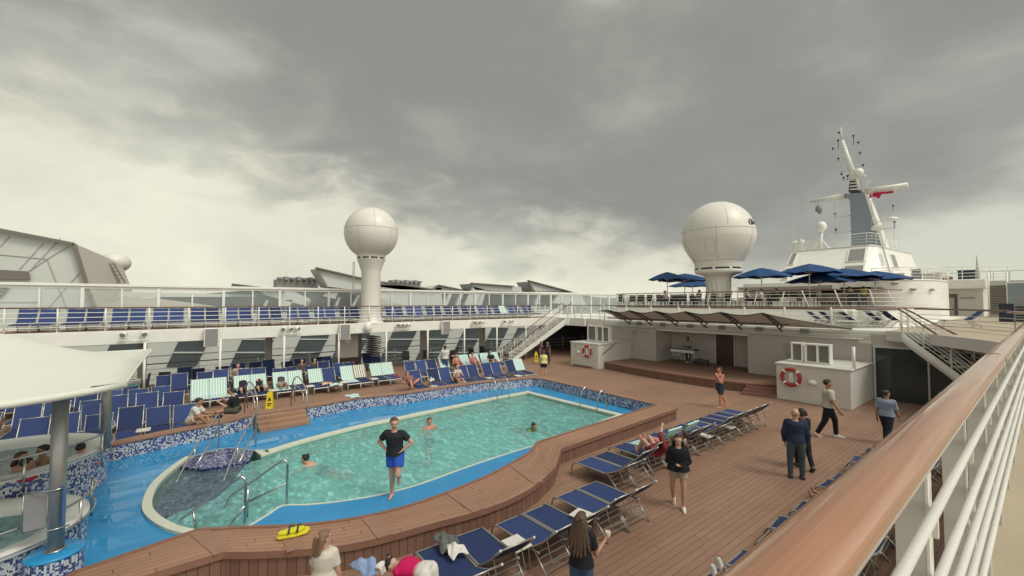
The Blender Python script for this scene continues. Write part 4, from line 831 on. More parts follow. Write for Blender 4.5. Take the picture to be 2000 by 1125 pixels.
# near row along the bench: feet towards the pool (-X), heads towards +X
HX = R(-90)
near_pairs = [3.72, 5.24, 6.9, 8.64, 10.3, 11.85, 13.4, 14.75, 16.0]
near_x = [-6.75, -6.6, -6.7, -7.8, -7.95, -7.95, -7.95, -7.95, -7.95]
i = 0
for k, (y, x) in enumerate(zip(near_pairs, near_x)):
    for j, dy in enumerate((-.335, .335)):
        tw = {(4, 1): 'e', (5, 0): 'd'}.get((k, j))
        lounger(L1 if (k * 2 + j) % 6 else L3, x + (.0 if k != 0 else .05), y + dy, HX + R((-3, 2, 0, 1, -1, 2, 0, 1, -2, 0)[k]), 'navy lounger in the near row beside the pool bench, %s from the front' % ORD[i], 'loungers in the near row beside the pool bench', 0, tw, 'pale green towel on the %s lounger from the front in the near row' % ORD[i]); i += 1
side_table(-5.65, 4.48, 'white side table in the near row, between the first and second lounger pairs'); side_table(-5.6, 6.07, 'white side table in the near row, between the second and third lounger pairs', rz=.2)
side_table(-6.6, 12.62, 'white side table in the near row, beyond the pale green towels'); side_table(-6.6, 14.08, 'white side table in the near row, near its far end')
# row under the near handrail
for i in range(17):
    y = 2.0 + i * .86 + (.2 if i % 2 else 0)
    lounger(L1 if i % 3 else L2, -3.38 + .05 * math.sin(i * 2.1), y, HX + R(3 * math.sin(i)), 'navy lounger below the teak handrail, %s from the front' % ORD[i], 'loungers below the near handrail')
for i, (x, y) in enumerate(((-1.55, 4.15), (-1.6, 4.7), (-1.45, 5.5))):
    c = MB(); g = [[Vector((a * .12, b * .14, .0)) for a in range(6)] for b in range(6)]
    for r_ in range(6):
        for q in range(6): g[r_][q].z = .86 - .10 * abs(q - 2.2) + .05 * math.sin(q * 2 + r_ * 1.7) - .04 * r_ * (q > 2)
    for a, b in zip(g, g[1:]): c.strip(a, b, smooth=True)
    o = c.build('draped_towel', M['cloth_w'], weld=True); o.location = (x, y, 0); q = o.modifiers.new('t', 'SOLIDIFY'); q.thickness = .015; tag(o, ['crumpled white towel over a lounger below the handrail, nearest one', 'crumpled white towel over a lounger below the handrail, middle one', 'crumpled white towel over a lounger below the handrail, farthest one'][i], 'towel')
# far side field
FX = R(90)
F_front = [(at(390, 799, 0).y + .34 + 1.58 * k) for k in range(6)]
i = 0
tw_f = {0: ('a', 'a'), 1: ('b', 'b'), 2: ('a', 'b'), 3: ('b', None), 4: ('a', 'c'), 5: ('b', 'b')}
for k, y in enumerate(F_front):
    for j, dy in enumerate((-.33, .33)):
        tw = tw_f[k][j]; lounger(L2, -21.85, y + dy, FX, 'navy lounger in the towel covered front row across the deck, %s from the left' % ORD[i], 'front row loungers across the deck', 0, tw, 'striped towel on the %s lounger from the left across the deck' % ORD[i]); i += 1
    if k < 5: side_table(-21.7 - .5, y + .80, 'white side table in the front row across the deck, %s from the left' % ORD[k])
def row(x, ys, what, z=0, proto=None, jit=2, grp=None, start=0):
    i = start
    for k, y in enumerate(ys):
        for dy in (-.33, .33):
            lounger(proto or random.choice((L2, L2, L4, L1)), x + random.uniform(-.14, .14), y + dy + random.uniform(-.03, .03), FX + R(random.uniform(-jit, jit) * 1.6), 'navy lounger, %s from the left in the %s' % (ORD[i], what), grp or 'loungers in the ' + what, z); i += 1
row(-17.25, [-3.3, -1.8, -.37], 'left row nearest the pool bench')
row(-19.45, [-5.5, -3.85, -2.3, -.8], 'left second row from the bench')
row(-21.75, [-8.9, -7.3, -5.8, -4.3, -2.8, -1.2], 'left row beside the striped towels')
row(-24.3, [-7.2, -5.6, -4.0, -2.4, -.6, 1.0, 2.6, 4.2, 5.8, 7.3], 'row behind the striped towels')
row(-26.9, [.2, 1.9, 3.5, 5.1, 6.7, 8.3, 9.9], 'back row under the walkway')
for i, (x, y, tx) in enumerate(((-18.35, 9.0, None), (-18.3, 10.0, None), (-18.3, 10.66, None), (-18.3, 11.75, None), (-18.3, 12.4, None), (-18.3, 13.35, None), (-18.3, 14.0, None), (-18.4, 15.1, None), (-18.4, 15.76, 'd'))):
    lounger(L2, x, y, FX + R(-4), 'navy lounger beside the far pool bench, %s from the left' % ORD[i], 'loungers beside the far pool bench', 0, tx, 'pale green towel on the lounger at the right end of the far bench row')
for i, (x, y, tx) in enumerate(((-21.6, 10.2, None), (-21.6, 10.9, None), (-21.6, 11.6, None), (-21.9, 12.6, 'd'), (-22.1, 14.2, 'd'), (-22.1, 15.0, 'd'), (-22.1, 15.8, 'd'), (-22.1, 16.6, 'd'))):
    lounger(L2, x, y, FX + R(-3), 'navy lounger behind the far bench row, %s from the left' % ORD[i], 'loungers behind the bench row near the stairs', 0, tx, 'pale green towel on the %s lounger from the left, behind the bench row' % ORD[i])
for i, (x, y) in enumerate(((-18.4, 9.5), (-18.7, 11.2), (-18.6, 12.9), (-18.2, 14.55), (-17.9, -2.55), (-17.9, -1.08), (-18.0, -4.1), (-20.3, -3.1), (-20.3, -1.55))): side_table(x, y, 'white side table among the far loungers, %s' % ('beside the pool bench, %s from the left' % ORD[i] if i < 4 else 'in the left field, %s from the right' % ORD[i - 4]))
# loungers on the upper walkway
i = 0; y = -5.5
for k in range(20):
    for dy in (-.33, .33):
        lounger(L2, -27.25, y + dy, FX, 'navy lounger on the upper walkway, %s from the left' % ORD[i], 'loungers lined up on the upper walkway', ZU); i += 1
    y += 1.55
tw = bpy.data.objects.new('beach_towel', TW['d'].data); col.objects.link(tw); tw.location = (-27.25, -5.5 + 1.55 * 17 + .33, ZU); tw.rotation_euler = (0, 0, FX); tag(tw, 'pale towel on a walkway lounger beside the top of the straight staircase', 'towel')
# chairs and tables under the walkway
def chair_proto(nm, m1):
    t = thing(nm, 'x', 'chair'); MB().box((0, 0, .44), (.5, .48, .08)).build('seat', M[m1], t, bevel=.02); MB().box((0, -.24, .72), (.5, .06, .55), rx=R(8)).build('backrest', M[m1], t, bevel=.02)
    for sx in (-.22, .22):
        MB().box((sx * 1.08, 0, .64), (.05, .46, .04)).build('armrest', M[m1], t)
        for sy in (-.2, .2): MB().box((sx, sy, .2), (.04, .04, .4)).build('leg', M[m1], t)
    return t
CH = chair_proto('armchair', 'black'); CR = chair_proto('armchair', 'rattan')
def chair(p, x, y, z, rz, label, group):
    if p.name not in used: used[p.name] = 1; p.location = (x, y, z); p.rotation_euler = (0, 0, rz); return tag(p, label, None, group)
    return copy_tree(p, (x, y, z), rz, label, group)
random.seed(21)
for i in range(16):
    chair(CH, -27.3 + random.uniform(-1.1, 1.4), 12.2 + i * .82, 0, random.uniform(0, 6.3), 'black armchair under the walkway left of the staircase, %s from the left' % ORD[i], 'black armchairs under the far walkway')
for i in range(5): chair(CH, -27.6 + .3 * (i % 2), -4.6 + i * .95, 0, random.uniform(0, 6.3), 'black armchair behind the lounger field on the left, %s from the left' % ORD[i], 'black armchairs behind the left loungers')
for i in range(6): chair(CH, -24.6 + 1.0 * (i % 3), 27.2 + 1.6 * (i // 3), 0, random.uniform(0, 6.3), 'dark armchair in the bar space beside the far white box, %s' % ORD[i], 'dark armchairs in the bar space')
def rtable(x, y, z, r, label, group, h=.74, m1='tabletop'):
    t = thing('round_table', label, 'table', (x, y, z), 0, group); MB().lathe([(0, h), (r, h), (r, h - .03), (0, h - .03)], n=20).build('table_top', M[m1], t); MB().tube([(0, 0, 0), (0, 0, h - .03)], .035).build('pedestal', M['grey'], t); MB().lathe([(0, .03), (.25, .02), (.25, 0), (0, 0)], n=16).build('base', M['grey'], t)
for i, (x, y) in enumerate(((-25.6, 15.0), (-27.6, 17.6), (-27.2, -2.2))): rtable(x, y, 0, .45, ['white round table behind the three sunbathers', 'white round table near the foot of the straight staircase', 'white round table behind the left loungers'][i], 'round tables under the walkway')
# stacked loungers tower under the walkway
for i in range(9):
    s = thing('stacked_lounger', 'dark folded lounger in the tall stack under the radome column, %s from the bottom' % ORD[i], 'lounger', (-27.4, 9.9, .95 + i * .15), FX, 'stack of folded loungers'); f = MB()
    for x in (-.31, .31): f.tube([(x, 0, 0), (x, 1.7, .02)], .02, 6)
    f.tube([(-.31, 0, 0), (.31, 0, 0)], .02, 6); f.build('frame', M['alu'], s); MB().box((0, .9, .03), (.56, 1.6, .02)).build('sling', M['dark'], s)
b = thing('towel_cabinet', 'tall grey cabinet with a maroon base and round sign under the radome column', 'cabinet', (-28.2, 8.2, 0)); MB().box((0, 0, 1.75), (.5, 1.3, 1.7)).build('body', M['wall'], b); MB().box((.02, 0, .45), (.54, 1.32, .9)).build('base', M['door'], b); s = MB(); s.lathe([(0, 0), (.26, 0), (.26, .02), (0, .02)], n=24); o = s.build('round_sign', M['white'], b); o.location = (.27, 0, 2.05); o.rotation_euler = (0, R(90), 0)
# ------------------------------------------------------------------ fascia fittings
def speaker(y, label):
    t = thing('wall_speaker', label, 'loudspeaker', (-26.12, y, 2.72)); MB().box((.12, 0, 0), (.28, .62, .95)).build('cabinet', M['white'], t, bevel=.03); MB().box((.27, 0, 0), (.02, .52, .85)).build('grille', M['grille'], t)
for u, lab in ((413, 'first'), (672, 'second'), (869, 'third')): speaker(atX(u, 650, -26.1).y, 'white box loudspeaker on the walkway fascia, %s from the left' % lab)
def spots(y, n, label):
    t = thing('floodlight_bar', label, 'floodlights', (-26.1, y, 3.0)); b = MB(); b.tube([(.12, -.55, -.28), (.12, .55, -.28)], .03, 6)
    for k in range(n): b.tube([(.12, -.35 + .7 * k / max(1, n - 1), -.28), (.12, -.35 + .7 * k / max(1, n - 1), -.1)], .02, 5)
    b.build('bar', M['white'], t)
    for k in range(n):
        yy = -.35 + .7 * k / max(1, n - 1); a = MB(); d = Vector((.9, (-.5 + k) * .5, -.3)).normalized(); c = Vector((.14, yy, .02)); a.tube([c - d * .12, c + d * .12], .12, 12); a.build('lamp_can', M['white'], t); q = MB(); q.tube([c + d * .12, c + d * .125], .10, 12); q.build('lens', M['grille'], t)
for u, n, lab in ((262, 2, 'pair of white floodlights on the fascia left of the first loudspeaker'), (566, 3, 'cluster of white floodlights on the fascia between two loudspeakers'), (786, 4, 'row of small floodlights on the fascia right of the radome column'), (932, 3, 'row of small floodlights on the fascia near the third loudspeaker'), (990, 2, 'pair of small lamps on the fascia near the straight staircase')): spots(atX(u, 650, -26.1).y, n, lab)
t = thing('dome_light', 'white dome housing on the fascia at the foot of the radome column', 'housing', (-26.1, atX(718, 640, -26.1).y, 2.95)); MB().sphere((.1, 0, 0), .3, 16, 10, (.7, .8, 1.1)).build('dome', M['white'], t)
# ------------------------------------------------------------------ radomes
def radome_far():
    p = atX(724, 600, -27.0); t = thing('radome', 'white radome ball on a slim column rising from the far walkway', 'radome', (p.x, p.y, ZU)); d = (p - CAM).dot(Vector((-math.sin(YAW), math.cos(YAW), 0))); k = d / 812
    z = lambda v: 4.5 + (590 - v) * k - ZU; h_ = k * .94
    MB().lathe([(27 * h_, 0), (26 * h_, .05), (23 * h_, z(625)), (20 * h_, z(608)), (19 * h_, z(598)), (19 * h_, z(532)), (21.5 * h_, z(524)), (25 * h_, z(514)), (28 * h_, z(507)), (28.3 * h_, z(506))], n=32).build('column', M['shell'], t)
    MB().lathe([(26.5 * h_, z(507)), (26.5 * h_, z(503))], n=32).build('dark_gap', M['dark'], t)
    m = MB()
    for q in range(10): a = q * .628 + .2; m.box((27.5 * h_ * math.cos(a), 27.5 * h_ * math.sin(a), z(505)), (.08, .10, .22), rz=a)
    m.build('gap_blocks', M['white'], t)
    r = 54 * h_; zc = z(455.5); pr = [(28 * h_, z(503)), (28.6 * h_, z(500))] + [(r * math.cos(a), zc + r * math.sin(a)) for a in [R(-57 + 147 * q / 22) for q in range(23)]]
    b = MB().lathe(pr, n=48).build('dome', M['shell'], t)
    s = MB()
    for q in range(5):
        a = q * 2 * math.pi / 5 + .45; s.tube([((r + .003) * math.cos(e) * math.cos(a), (r + .003) * math.cos(e) * math.sin(a), zc + (r + .003) * math.sin(e)) for e in [R(-50 + 60 * j / 14) for j in range(15)]], .008, 4)
        a += .6; s.tube([((r + .003) * math.cos(e) * math.cos(a), (r + .003) * math.cos(e) * math.sin(a), zc + (r + .003) * math.sin(e)) for e in [R(5 + 80 * j / 14) for j in range(15)]], .008, 4)
    s.tube([((r + .004) * math.cos(R(8)) * math.cos(a), (r + .004) * math.cos(R(8)) * math.sin(a), zc + r * math.sin(R(8))) for a in [2 * math.pi * j / 48 for j in range(48)]], .008, 4, close=True); s.build('seam', M['seam'], t)
    l = MB()
    for x in (-.14, .14): l.tube([(-.2 + x, -1.05, z(575)), (-.2 + x, -1.05, z(512))], .02, 5)
    for q in range(7): l.tube([(-.34, -1.05, z(570) + q * .3), (-.06, -1.05, z(570) + q * .3)], .015, 5)
    l.build('ladder', M['seam'], t)
radome_far()
def radome_near():
    p = atY(1404, 600, 31.0); t = thing('radome', 'large white radome on a fluted flared pedestal above the terrace', 'radome', (p.x, p.y, ZT)); d = (p - CAM).dot(Vector((-math.sin(YAW), math.cos(YAW), 0))); k = d / 812; q_ = k / 1.10
    z = lambda v: 4.5 + (590 - v) * k - ZT
    MB().lathe([(30 * q_, 0), (29 * q_, .03), (25.5 * q_, z(588)), (23.5 * q_, z(575)), (22.5 * q_, z(560)), (23 * q_, z(548)), (27 * q_, z(541)), (34 * q_, z(537)), (44 * q_, z(534.5)), (46 * q_, z(533)), (47 * q_, z(529)), (46 * q_, z(527.5))], n=40).build('pedestal', M['shell'], t)
    m = MB()
    for q in range(16): a = q * math.pi / 8; m.tube([(23.2 * q_ * math.cos(a), 23.2 * q_ * math.sin(a), z(585)), (22.4 * q_ * math.cos(a), 22.4 * q_ * math.sin(a), z(545))], .07, 6)
    m.build('flute', M['shell'], t)
    MB().lathe([(44 * q_, z(528)), (44 * q_, z(524))], n=40).build('dark_gap', M['dark'], t)
    m = MB()
    for q in range(9): a = q * .698 + .1; m.box((45.5 * q_ * math.cos(a), 45.5 * q_ * math.sin(a), z(526)), (.12, .16, .18), rz=a)
    m.build('gap_blocks', M['white'], t)
    pr = [(46 * q_, z(524)), (46.5 * q_, z(522)), (47 * q_, z(514)), (50 * q_, z(509)), (58 * q_, z(499)), (67 * q_, z(484)), (72.5 * q_, z(470)), (73.5 * q_, z(462))] + [(73.5 * q_ * math.cos(a), z(462) + 68 * k * math.sin(a)) for a in [R(9 * j) for j in range(1, 11)]]
    MB().lathe(pr, n=48).build('dome', M['shell'], t)
    ra = lambda v: next(a[0] + (b[0] - a[0]) * (z(v) - a[1]) / (b[1] - a[1]) for a, b in zip(pr, pr[1:]) if a[1] <= z(v) <= b[1])
    s = MB()
    for vv in (511, 453): s.tube([((ra(vv) + .006) * math.cos(a), (ra(vv) + .006) * math.sin(a), z(vv)) for a in [2 * math.pi * j / 48 for j in range(48)]], .012, 4, close=True)
    for j in range(6):
        a = j * math.pi / 3 - 1.15; s.tube([((ra(vv) + .006) * math.cos(a), (ra(vv) + .006) * math.sin(a), z(vv)) for vv in (510, 500, 490, 480, 470, 460, 450)], .012, 4)
        a += .3; s.tube([((ra(vv) + .006) * math.cos(a), (ra(vv) + .006) * math.sin(a), z(vv)) for vv in (450, 440, 430, 420, 410, 404, 398)], .012, 4)
    a0 = math.atan2(-p.y, -p.x) - .22
    for da, v0, v1 in ((0, 472, 500),): 
        pts = [((ra(vv) + .008) * math.cos(a0 + e), (ra(vv) + .008) * math.sin(a0 + e), z(vv)) for e, vv in ((-.12, 474), (-.14, 486), (-.12, 500), (.0, 502), (.12, 500), (.14, 486), (.12, 474), (0, 471))]; s.tube(pts, .01, 4, close=True)
    s.build('seam', M['seam'], t)
    # maker's mark: a small dark ring and two letters on the right-hand side of the shell
    a1 = math.atan2(-p.y, -p.x) + 1.05; rr = ra(443) + .03
    lg = MB(); c = Vector((rr * math.cos(a1 - .06), rr * math.sin(a1 - .06), z(443))); tx = Vector((-math.sin(a1), math.cos(a1), 0)); lg.tube([c + tx * .17 * math.cos(e) + UP * .19 * math.sin(e) for e in [2 * math.pi * j / 20 for j in range(20)]], .035, 5, close=True); lg.tube([c + tx * .05 - UP * .05, c + tx * .2 - UP * .22], .03, 5); lg.build('emblem', M['solar'], t)
    cu = bpy.data.curves.new('lettering', 'FONT'); cu.body = 'in'; cu.size = .5; cu.extrude = .02; o = bpy.data.objects.new('lettering', cu); me = None; col.objects.link(o)
    dg = bpy.context.evaluated_depsgraph_get(); me = bpy.data.meshes.new_from_object(o.evaluated_get(dg)); bpy.data.objects.remove(o); o = bpy.data.objects.new('lettering', me); col.objects.link(o); me.materials.clear(); me.materials.append(M['solar']); o.parent = t
    a2 = a1 + .02; o.location = (rr * math.cos(a2), rr * math.sin(a2), z(447)); o.rotation_euler = (R(90), 0, a2 + R(90))
radome_near()
# ------------------------------------------------------------------ terrace
def terrace():
    Y = 28.4; x0, x1 = -23.2, -5.2; pts = [Vector(p) for p in ((-23.2, 45, 0), (-23.4, 31, 0), (-22.9, 29.2, 0), (-21.5, 28.6, 0), (-16, 28.3, 0), (-10, 28.3, 0), (-7.2, 28.7, 0), (-5.6, 29.8, 0), (-5.0, 31.5, 0), (-5.0, 45, 0))]
    P = [pts[0]] + smooth_path(pts[1:9], 4) + [pts[-1]]
    m = MB(); m.b.faces.new([m.b.verts.new(lvl(p, ZT)) for p in P]); struct(m.build('terrace_floor', M['deckdark']))
    t = thing('terrace_wall', 'cream curved wall holding up the terrace behind the white railing', 'wall', (-14, Y, ZU)); m = MB(); m.strip([lvl(p, ZU - .01) for p in P], [lvl(p, ZT) for p in P], smooth=True); m.build('wall', M['white'], t, True)
    m = MB(); m.tube([lvl(p, ZT + .01) for p in P[1:-1]], .05, 6); m.build('wooden_capping', M['railthin'], t, True)
    # leaning rail
    r = thing('terrace_railing', 'curved terrace railing with slanting white posts and a teak top', 'railing', (-14, Y, ZT)); Q = P[1:-1]; off = offset(P, .0)
    top = [lvl(p, ZT + 1.08) for p in Q]; MB().tube(top, .032, 8).build('handrail', M['railthin'], r, True)
    m = MB()
    for k in range(1, 5): m.tube([lvl(p, ZT + 1.08 * k / 5) for p in Q], .012, 5)
    m.build('rail_pipes', M['white'], r, True); R_ = resample([lvl(p, ZT) for p in Q], 1.5)
    for p, q in zip(R_, R_[1:] + [R_[-1]]):
        d = (q - p) if (q - p).length > .01 else Vector((1, 0, 0)); d.normalize(); s = .25 if p.x < -9 else -.35
        MB().tube([p, p + d * s + UP * 1.08], .03, 6).build('stanchion', M['white'], r, True)
    # panelled box planters / benches with black furniture outlines
terrace()
random.seed(5)
i = 0
for x in [-22.4 + .62 * k for k in range(12)]: chair(CR, x, 29.3 + .8 * (k_ := (i % 3) / 2) + random.uniform(-.1, .2), ZT, random.uniform(-.4, .4) + (math.pi if i % 2 else 0), 'brown rattan armchair on the terrace left of the large radome, %s from the left' % ORD[i], 'rattan armchairs on the terrace left of the radome'); i += 1
i = 0
for x in [-14.9, -13.6, -12.6, -11.3, -9.6, -8.9, -8.2, -7.4, -6.7]: chair(CR, x, 29.4 + random.uniform(-.1, .5), ZT, random.choice([0, R(90), R(-90), math.pi]) + random.uniform(-.3, .3), 'dark rattan armchair on the terrace right of the large radome, %s from the left' % ORD[i], 'rattan armchairs on the terrace right of the radome'); i += 1
for i, (x, y) in enumerate(((-20.9, 30.0), (-18.2, 30.2), (-14.2, 29.9), (-12.0, 29.8), (-9.2, 30.3), (-7.0, 30.4))): rtable(x, y, ZT, .42, 'small dark terrace table, %s from the left' % ORD[i], 'terrace tables', m1='rattan')
def umbrella_at(u, v, hw, ztop, label, zb=ZT):
    d = (ztop - 4.5) * 812 / (590 - v); p = atD(u, v, d / 1.0); w_ = hw * d / 812 / .98
    t = thing('parasol', label, 'umbrella', (p.x, p.y, zb), random.uniform(-.2, .2), 'blue parasols on the terrace'); h = ztop - zb; e = h - .62
    MB().tube([(0, 0, 0), (0, 0, h)], .035, 8).build('pole', M['white'], t)
    m = MB(); n = 8; rr = [(1, e), (.66, e + .26), (.33, e + .47), (0, h)]
    for k in range(n):
        a, b = 2 * math.pi * k / n + .2, 2 * math.pi * (k + 1) / n + .2; mid = (a + b) / 2
        for (r0, z0), (r1, z1) in zip(rr, rr[1:]):
            P = lambda r_, ang, z_: (w_ * r_ * math.cos(ang), w_ * r_ * math.sin(ang), z_)
            c0 = P(r0 * .94, mid, z0 - .06 * (r0 > .9) - .02); c1 = P(r1 * .94, mid, z1 - .03 * (r1 > 0))
            if r1 == 0: m.face((P(r0, a, z0), c0, (0, 0, h))); m.face((c0, P(r0, b, z0), (0, 0, h)))
            else: m.face((P(r0, a, z0), c0, c1, P(r1, a, z1))); m.face((c0, P(r0, b, z0), P(r1, b, z1), c1))
    o = m.build('canopy', M['umb'], t, weld=True); q = o.modifiers.new('t', 'SOLIDIFY'); q.thickness = .012
    m = MB()
    for k in range(n): a = 2 * math.pi * k / n + .2; m.tube([(0, 0, e - .05), (w_ * .55 * math.cos(a), w_ * .55 * math.sin(a), e + .31)], .012, 4); m.tube([(w_ * .1 * math.cos(a), w_ * .1 * math.sin(a), h - .08), (w_ * .99 * math.cos(a), w_ * .99 * math.sin(a), e - .012)], .012, 4)
    m.build('ribs', M['white'], t); MB().lathe([(0, .1), (.28, .06), (.3, 0), (0, 0)], n=16).build('base', M['grey'], t)
for (u, v, hw, zt, lab) in ((1303, 531, 37, 7.0, 'leftmost blue parasol on the terrace, left of the large radome'), (1337, 534, 50, 7.0, 'wide blue parasol just left of the radome pedestal'), (1352, 547, 46, 6.8, 'low farther blue parasol behind the two left of the radome'), (1487, 523, 52, 6.9, 'blue parasol just right of the radome pedestal'), (1580, 515, 55, 7.15, 'highest blue parasol on the terrace, right of the radome'), (1600, 533, 58, 6.6, 'low blue parasol beneath the highest one'), (1648, 524, 60, 6.95, 'blue parasol in front of the dark bar opening'), (1709, 529, 56, 6.8, 'rightmost blue parasol at the end of the bar')): umbrella_at(u, v, hw, zt, lab)
# ------------------------------------------------------------------ forward superstructure
def superstructure():
    # curved bar house with dark opening
    t = thing('bar_house', 'white curved bar house with a wide dark opening behind the parasols', 'deckhouse', (-8, 44, ZT))
    Yf = 44; f = lambda u, v, Y=Yf: atY(u, v, Y)
    xL = f(1452, 575).x; xo0, xo1 = f(1602, 575).x, f(1702, 575).x
    m = MB(); z1 = 4.5 + 42 * (f(1650, 555) - CAM).dot(Vector((-math.sin(YAW), math.cos(YAW), 0))) / 812
    roofz = 6.3
    m.slab([(xL, Yf, roofz - .9), (xo0, Yf, roofz - .9), (xo0, Yf, roofz), (xL, Yf, roofz - .0)], (0, .4, 0)); m.slab([(xo0, Yf, roofz - .55), (xo1, Yf, roofz - .55), (xo1, Yf, roofz), (xo0, Yf, roofz)], (0, .4, 0)); m.slab([(xL, Yf, ZT), (xL + 2.2, Yf, ZT), (xL + 2.2, Yf, roofz - .9), (xL, Yf, roofz - .9)], (0, .4, 0)); m.build('wall', M['white'], t, True)
    cv = [atY(u, 575, Y) for u, Y in ((1702, 44), (1735, 43.9), (1775, 44.6), (1812, 46.2), (1838, 48.6), (1850, 51), (1853, 55))]; cv = smooth_path([lvl(p, 0) for p in cv], 6)
    m = MB(); m.strip([lvl(p, ZU) for p in cv], [lvl(p, roofz) for p in cv], smooth=True); m.build('curved_wall', M['white'], t, True)
    for zz, rr in ((roofz - .04, .07), (5.25, .025), (4.3, .025)): MB().tube([lvl(p, zz) for p in cv], rr, 6).build('trim_band', M['white'], t, True)
    railing('thin white railing round the roof of the curved bar house', [(p.x, p.y + .25, 0) for p in cv], roofz, .95, 3, 1.3, wood=False, barr=.018, postr=.03)
    for i, (u, v0, w_, h_, lab) in enumerate(((1752, 548, .9, .7, 'white vent box on the bar house roof, left one'), (1790, 549, .6, 1.0, 'grey vent box on the bar house roof, middle one'), (1822, 550, 1.1, .6, 'white vent box on the bar house roof, right one'))):
        q = atY(u, v0, 50); o = thing('roof_vent', lab, 'vent', (q.x, 50, roofz)); MB().box((0, 0, h_ / 2), (w_, .6, h_)).build('body', M['white2' if i != 1 else 'grey'], o, bevel=.04); MB().box((0, 0, h_ + .05), (w_ + .16, .76, .08)).build('cap', M['white'], o)
    m = MB(); poly = [Vector((xL, Yf, 0)), Vector((xo1, Yf, 0))] + cv + [Vector((xL, 55, 0))]; m.b.faces.new([m.b.verts.new(lvl(p, roofz)) for p in poly]); m.build('roof', M['white2'], t, True)
    MB().box(((xL + xo1) / 2, Yf + 3.5, 5.1), (xo1 - xL, .2, 2.3)).build('dark_interior', M['black'], t, True)  # black sheet stands in for the shade inside the bar
    MB().box(((xo0 + xo1) / 2, Yf + .3, 4.7), (xo1 - xo0, .7, 1.2)).build('counter', M['seam'], t, True)
    m = MB(); m.box(((xL + xo0) / 2 + 1, Yf - 1.2, 5.75), (7.4, 2.2, .3)); m.build('canopy', M['seam'], t, True)
    for i, (u, v) in enumerate(((1712, 562), (1746, 553), (1723, 562), (1779, 565), (1817, 566))):
        # flush lamps on the curved wall
        best = min(cv[:-2], key=lambda p: abs((_M.inverted() @ (lvl(p, 5) - CAM)).x / -(_M.inverted() @ (lvl(p, 5) - CAM)).z * FPX + 1000 - u)); k = cv.index(best); d = (cv[k + 1] - cv[k]).normalized(); n_ = Vector((d.y, -d.x, 0)); dist = (lvl(best, 4.5) - CAM).dot(Vector((-math.sin(YAW), math.cos(YAW), 0)))
        l = thing('wall_light', 'small dark oval lamp on the curved white wall, %s from the left' % ORD[i], 'lamp', lvl(best, 4.5 + (590 - v) * dist / 812) + n_ * .1, math.atan2(n_.y, n_.x), 'lamps on the curved white wall'); MB().sphere((.05, 0, 0), .16, 10, 6, (.7, 1.6, .8)).build('lamp_body', M['seam'], l); MB().box((0, 0, 0), (.1, .3, .2)).build('base', M['white'], l)
    # rooftop rail + band in front of the bar
    railing('white railing in front of the bar house canopy', [lvl(atY(1440, 570, 42), 0), lvl(atY(1598, 570, 42), 0)], 4.95, .95, 3, 2.2, wood=False, barr=.03)
    MB2 = thing('raised_platform', 'low white platform wall behind the terrace furniture', 'platform', (-14, 42.2, ZT)); a = atY(1440, 590, 42.2); b_ = atY(1600, 590, 42.2); MB().box(((a.x + b_.x) / 2, 42.3, 4.5), (b_.x - a.x, .4, .9)).build('wall', M['white'], MB2, True)
    # wheelhouse block with sloping front windows
    w_ = thing('upper_house', 'white upper deckhouse with slanting grey windows below the mast', 'deckhouse', (-12, 50, 7))
    Y0, Y1 = 46.5, 50.0
    BL, BR = atY(1519, 532, Y0), atY(1684, 541, Y0); TL, TR = atY(1549, 490, Y1), atY(1697, 487, Y1)
    zb = 6.25; zt = TL.z; BL = Vector((BL.x, Y0, zb)); BR = Vector((BR.x, Y0, zb)); TL = Vector((TL.x, Y1, zt)); TR = Vector((TR.x, Y1, zt))
    BR2 = Vector((BR.x + 1.2, Y0 + 1.6, zb)); TR2 = Vector((TR.x + .35, Y1 + .8, zt)); rB = atX(1775, 555, BR2.x + .6); rT = atX(1775, 512, TR2.x + .6)
    BE = Vector((BR2.x + .7, 62, zb)); TE = Vector((TR2.x + .7, 62, zt)); BLb = Vector((BL.x, 62, zb)); TLb = Vector((TL.x, 62, zt))
    m = MB()
    for q in ((BL, BR, TR, TL), (BR, BR2, TR2, TR), (BR2, BE, TE, TR2), (BLb, BL, TL, TLb), (TL, TR, TR2, TE, TLb)): m.face(q)
    m.build('walls', M['white'], w_, True, weld=True)
    def pane(quad, s0, s1, t0, t1, nm='window'):
        A, B, C, D = quad; g = lambda s, t: (A.lerp(B, s)).lerp(D.lerp(C, s), t); n_ = (B - A).cross(D - A).normalized()
        if n_.dot(CAM - A) < 0: n_ = -n_
        p = [g(s0, t0), g(s1, t0), g(s1, t1), g(s0, t1)]; o = MB().slab([q + n_ * .03 for q in p], n_ * .03).build(nm, M['grille'], w_, True)
        c = (p[0] + p[2]) / 2; fr = MB()
        for a, b in zip(p, p[1:] + p[:1]): fr.bar(a + n_ * .05, b + n_ * .05, .09, .09)
        fr.build('window_frame', M['white'], w_, True)
    F = (BL, BR, TR, TL)
    pane(F, .77, .99, .10, .42); pane(F, .78, .98, .54, .88); pane(F, .01, .10, .12, .44); pane(F, .01, .09, .56, .90)
    S = (BR2, BE, TE, TR2)
    bd = MB()
    for A, B, C, D in (F, (BR, BR2, TR2, TR), S): bd.bar(A.lerp(D, .97), B.lerp(C, .97), .14, .14); bd.bar(A.lerp(D, .03), B.lerp(C, .03), .16, .10)
    bd.build('trim_band', M['white2'], w_, True); ld = MB(); p0, p1 = BR2.lerp(BE, .13), TR2.lerp(TE, .13); n_ = Vector((.12, 0, 0))
    for dy in (-.2, .2): ld.tube([p0 + n_ + Vector((0, dy, 0)), p1 + n_ + Vector((0, dy, 0))], .025, 5)
    for j in range(1, 10): q = p0.lerp(p1, j / 10) + n_; ld.tube([q - Vector((0, .2, 0)), q + Vector((0, .2, 0))], .02, 4)
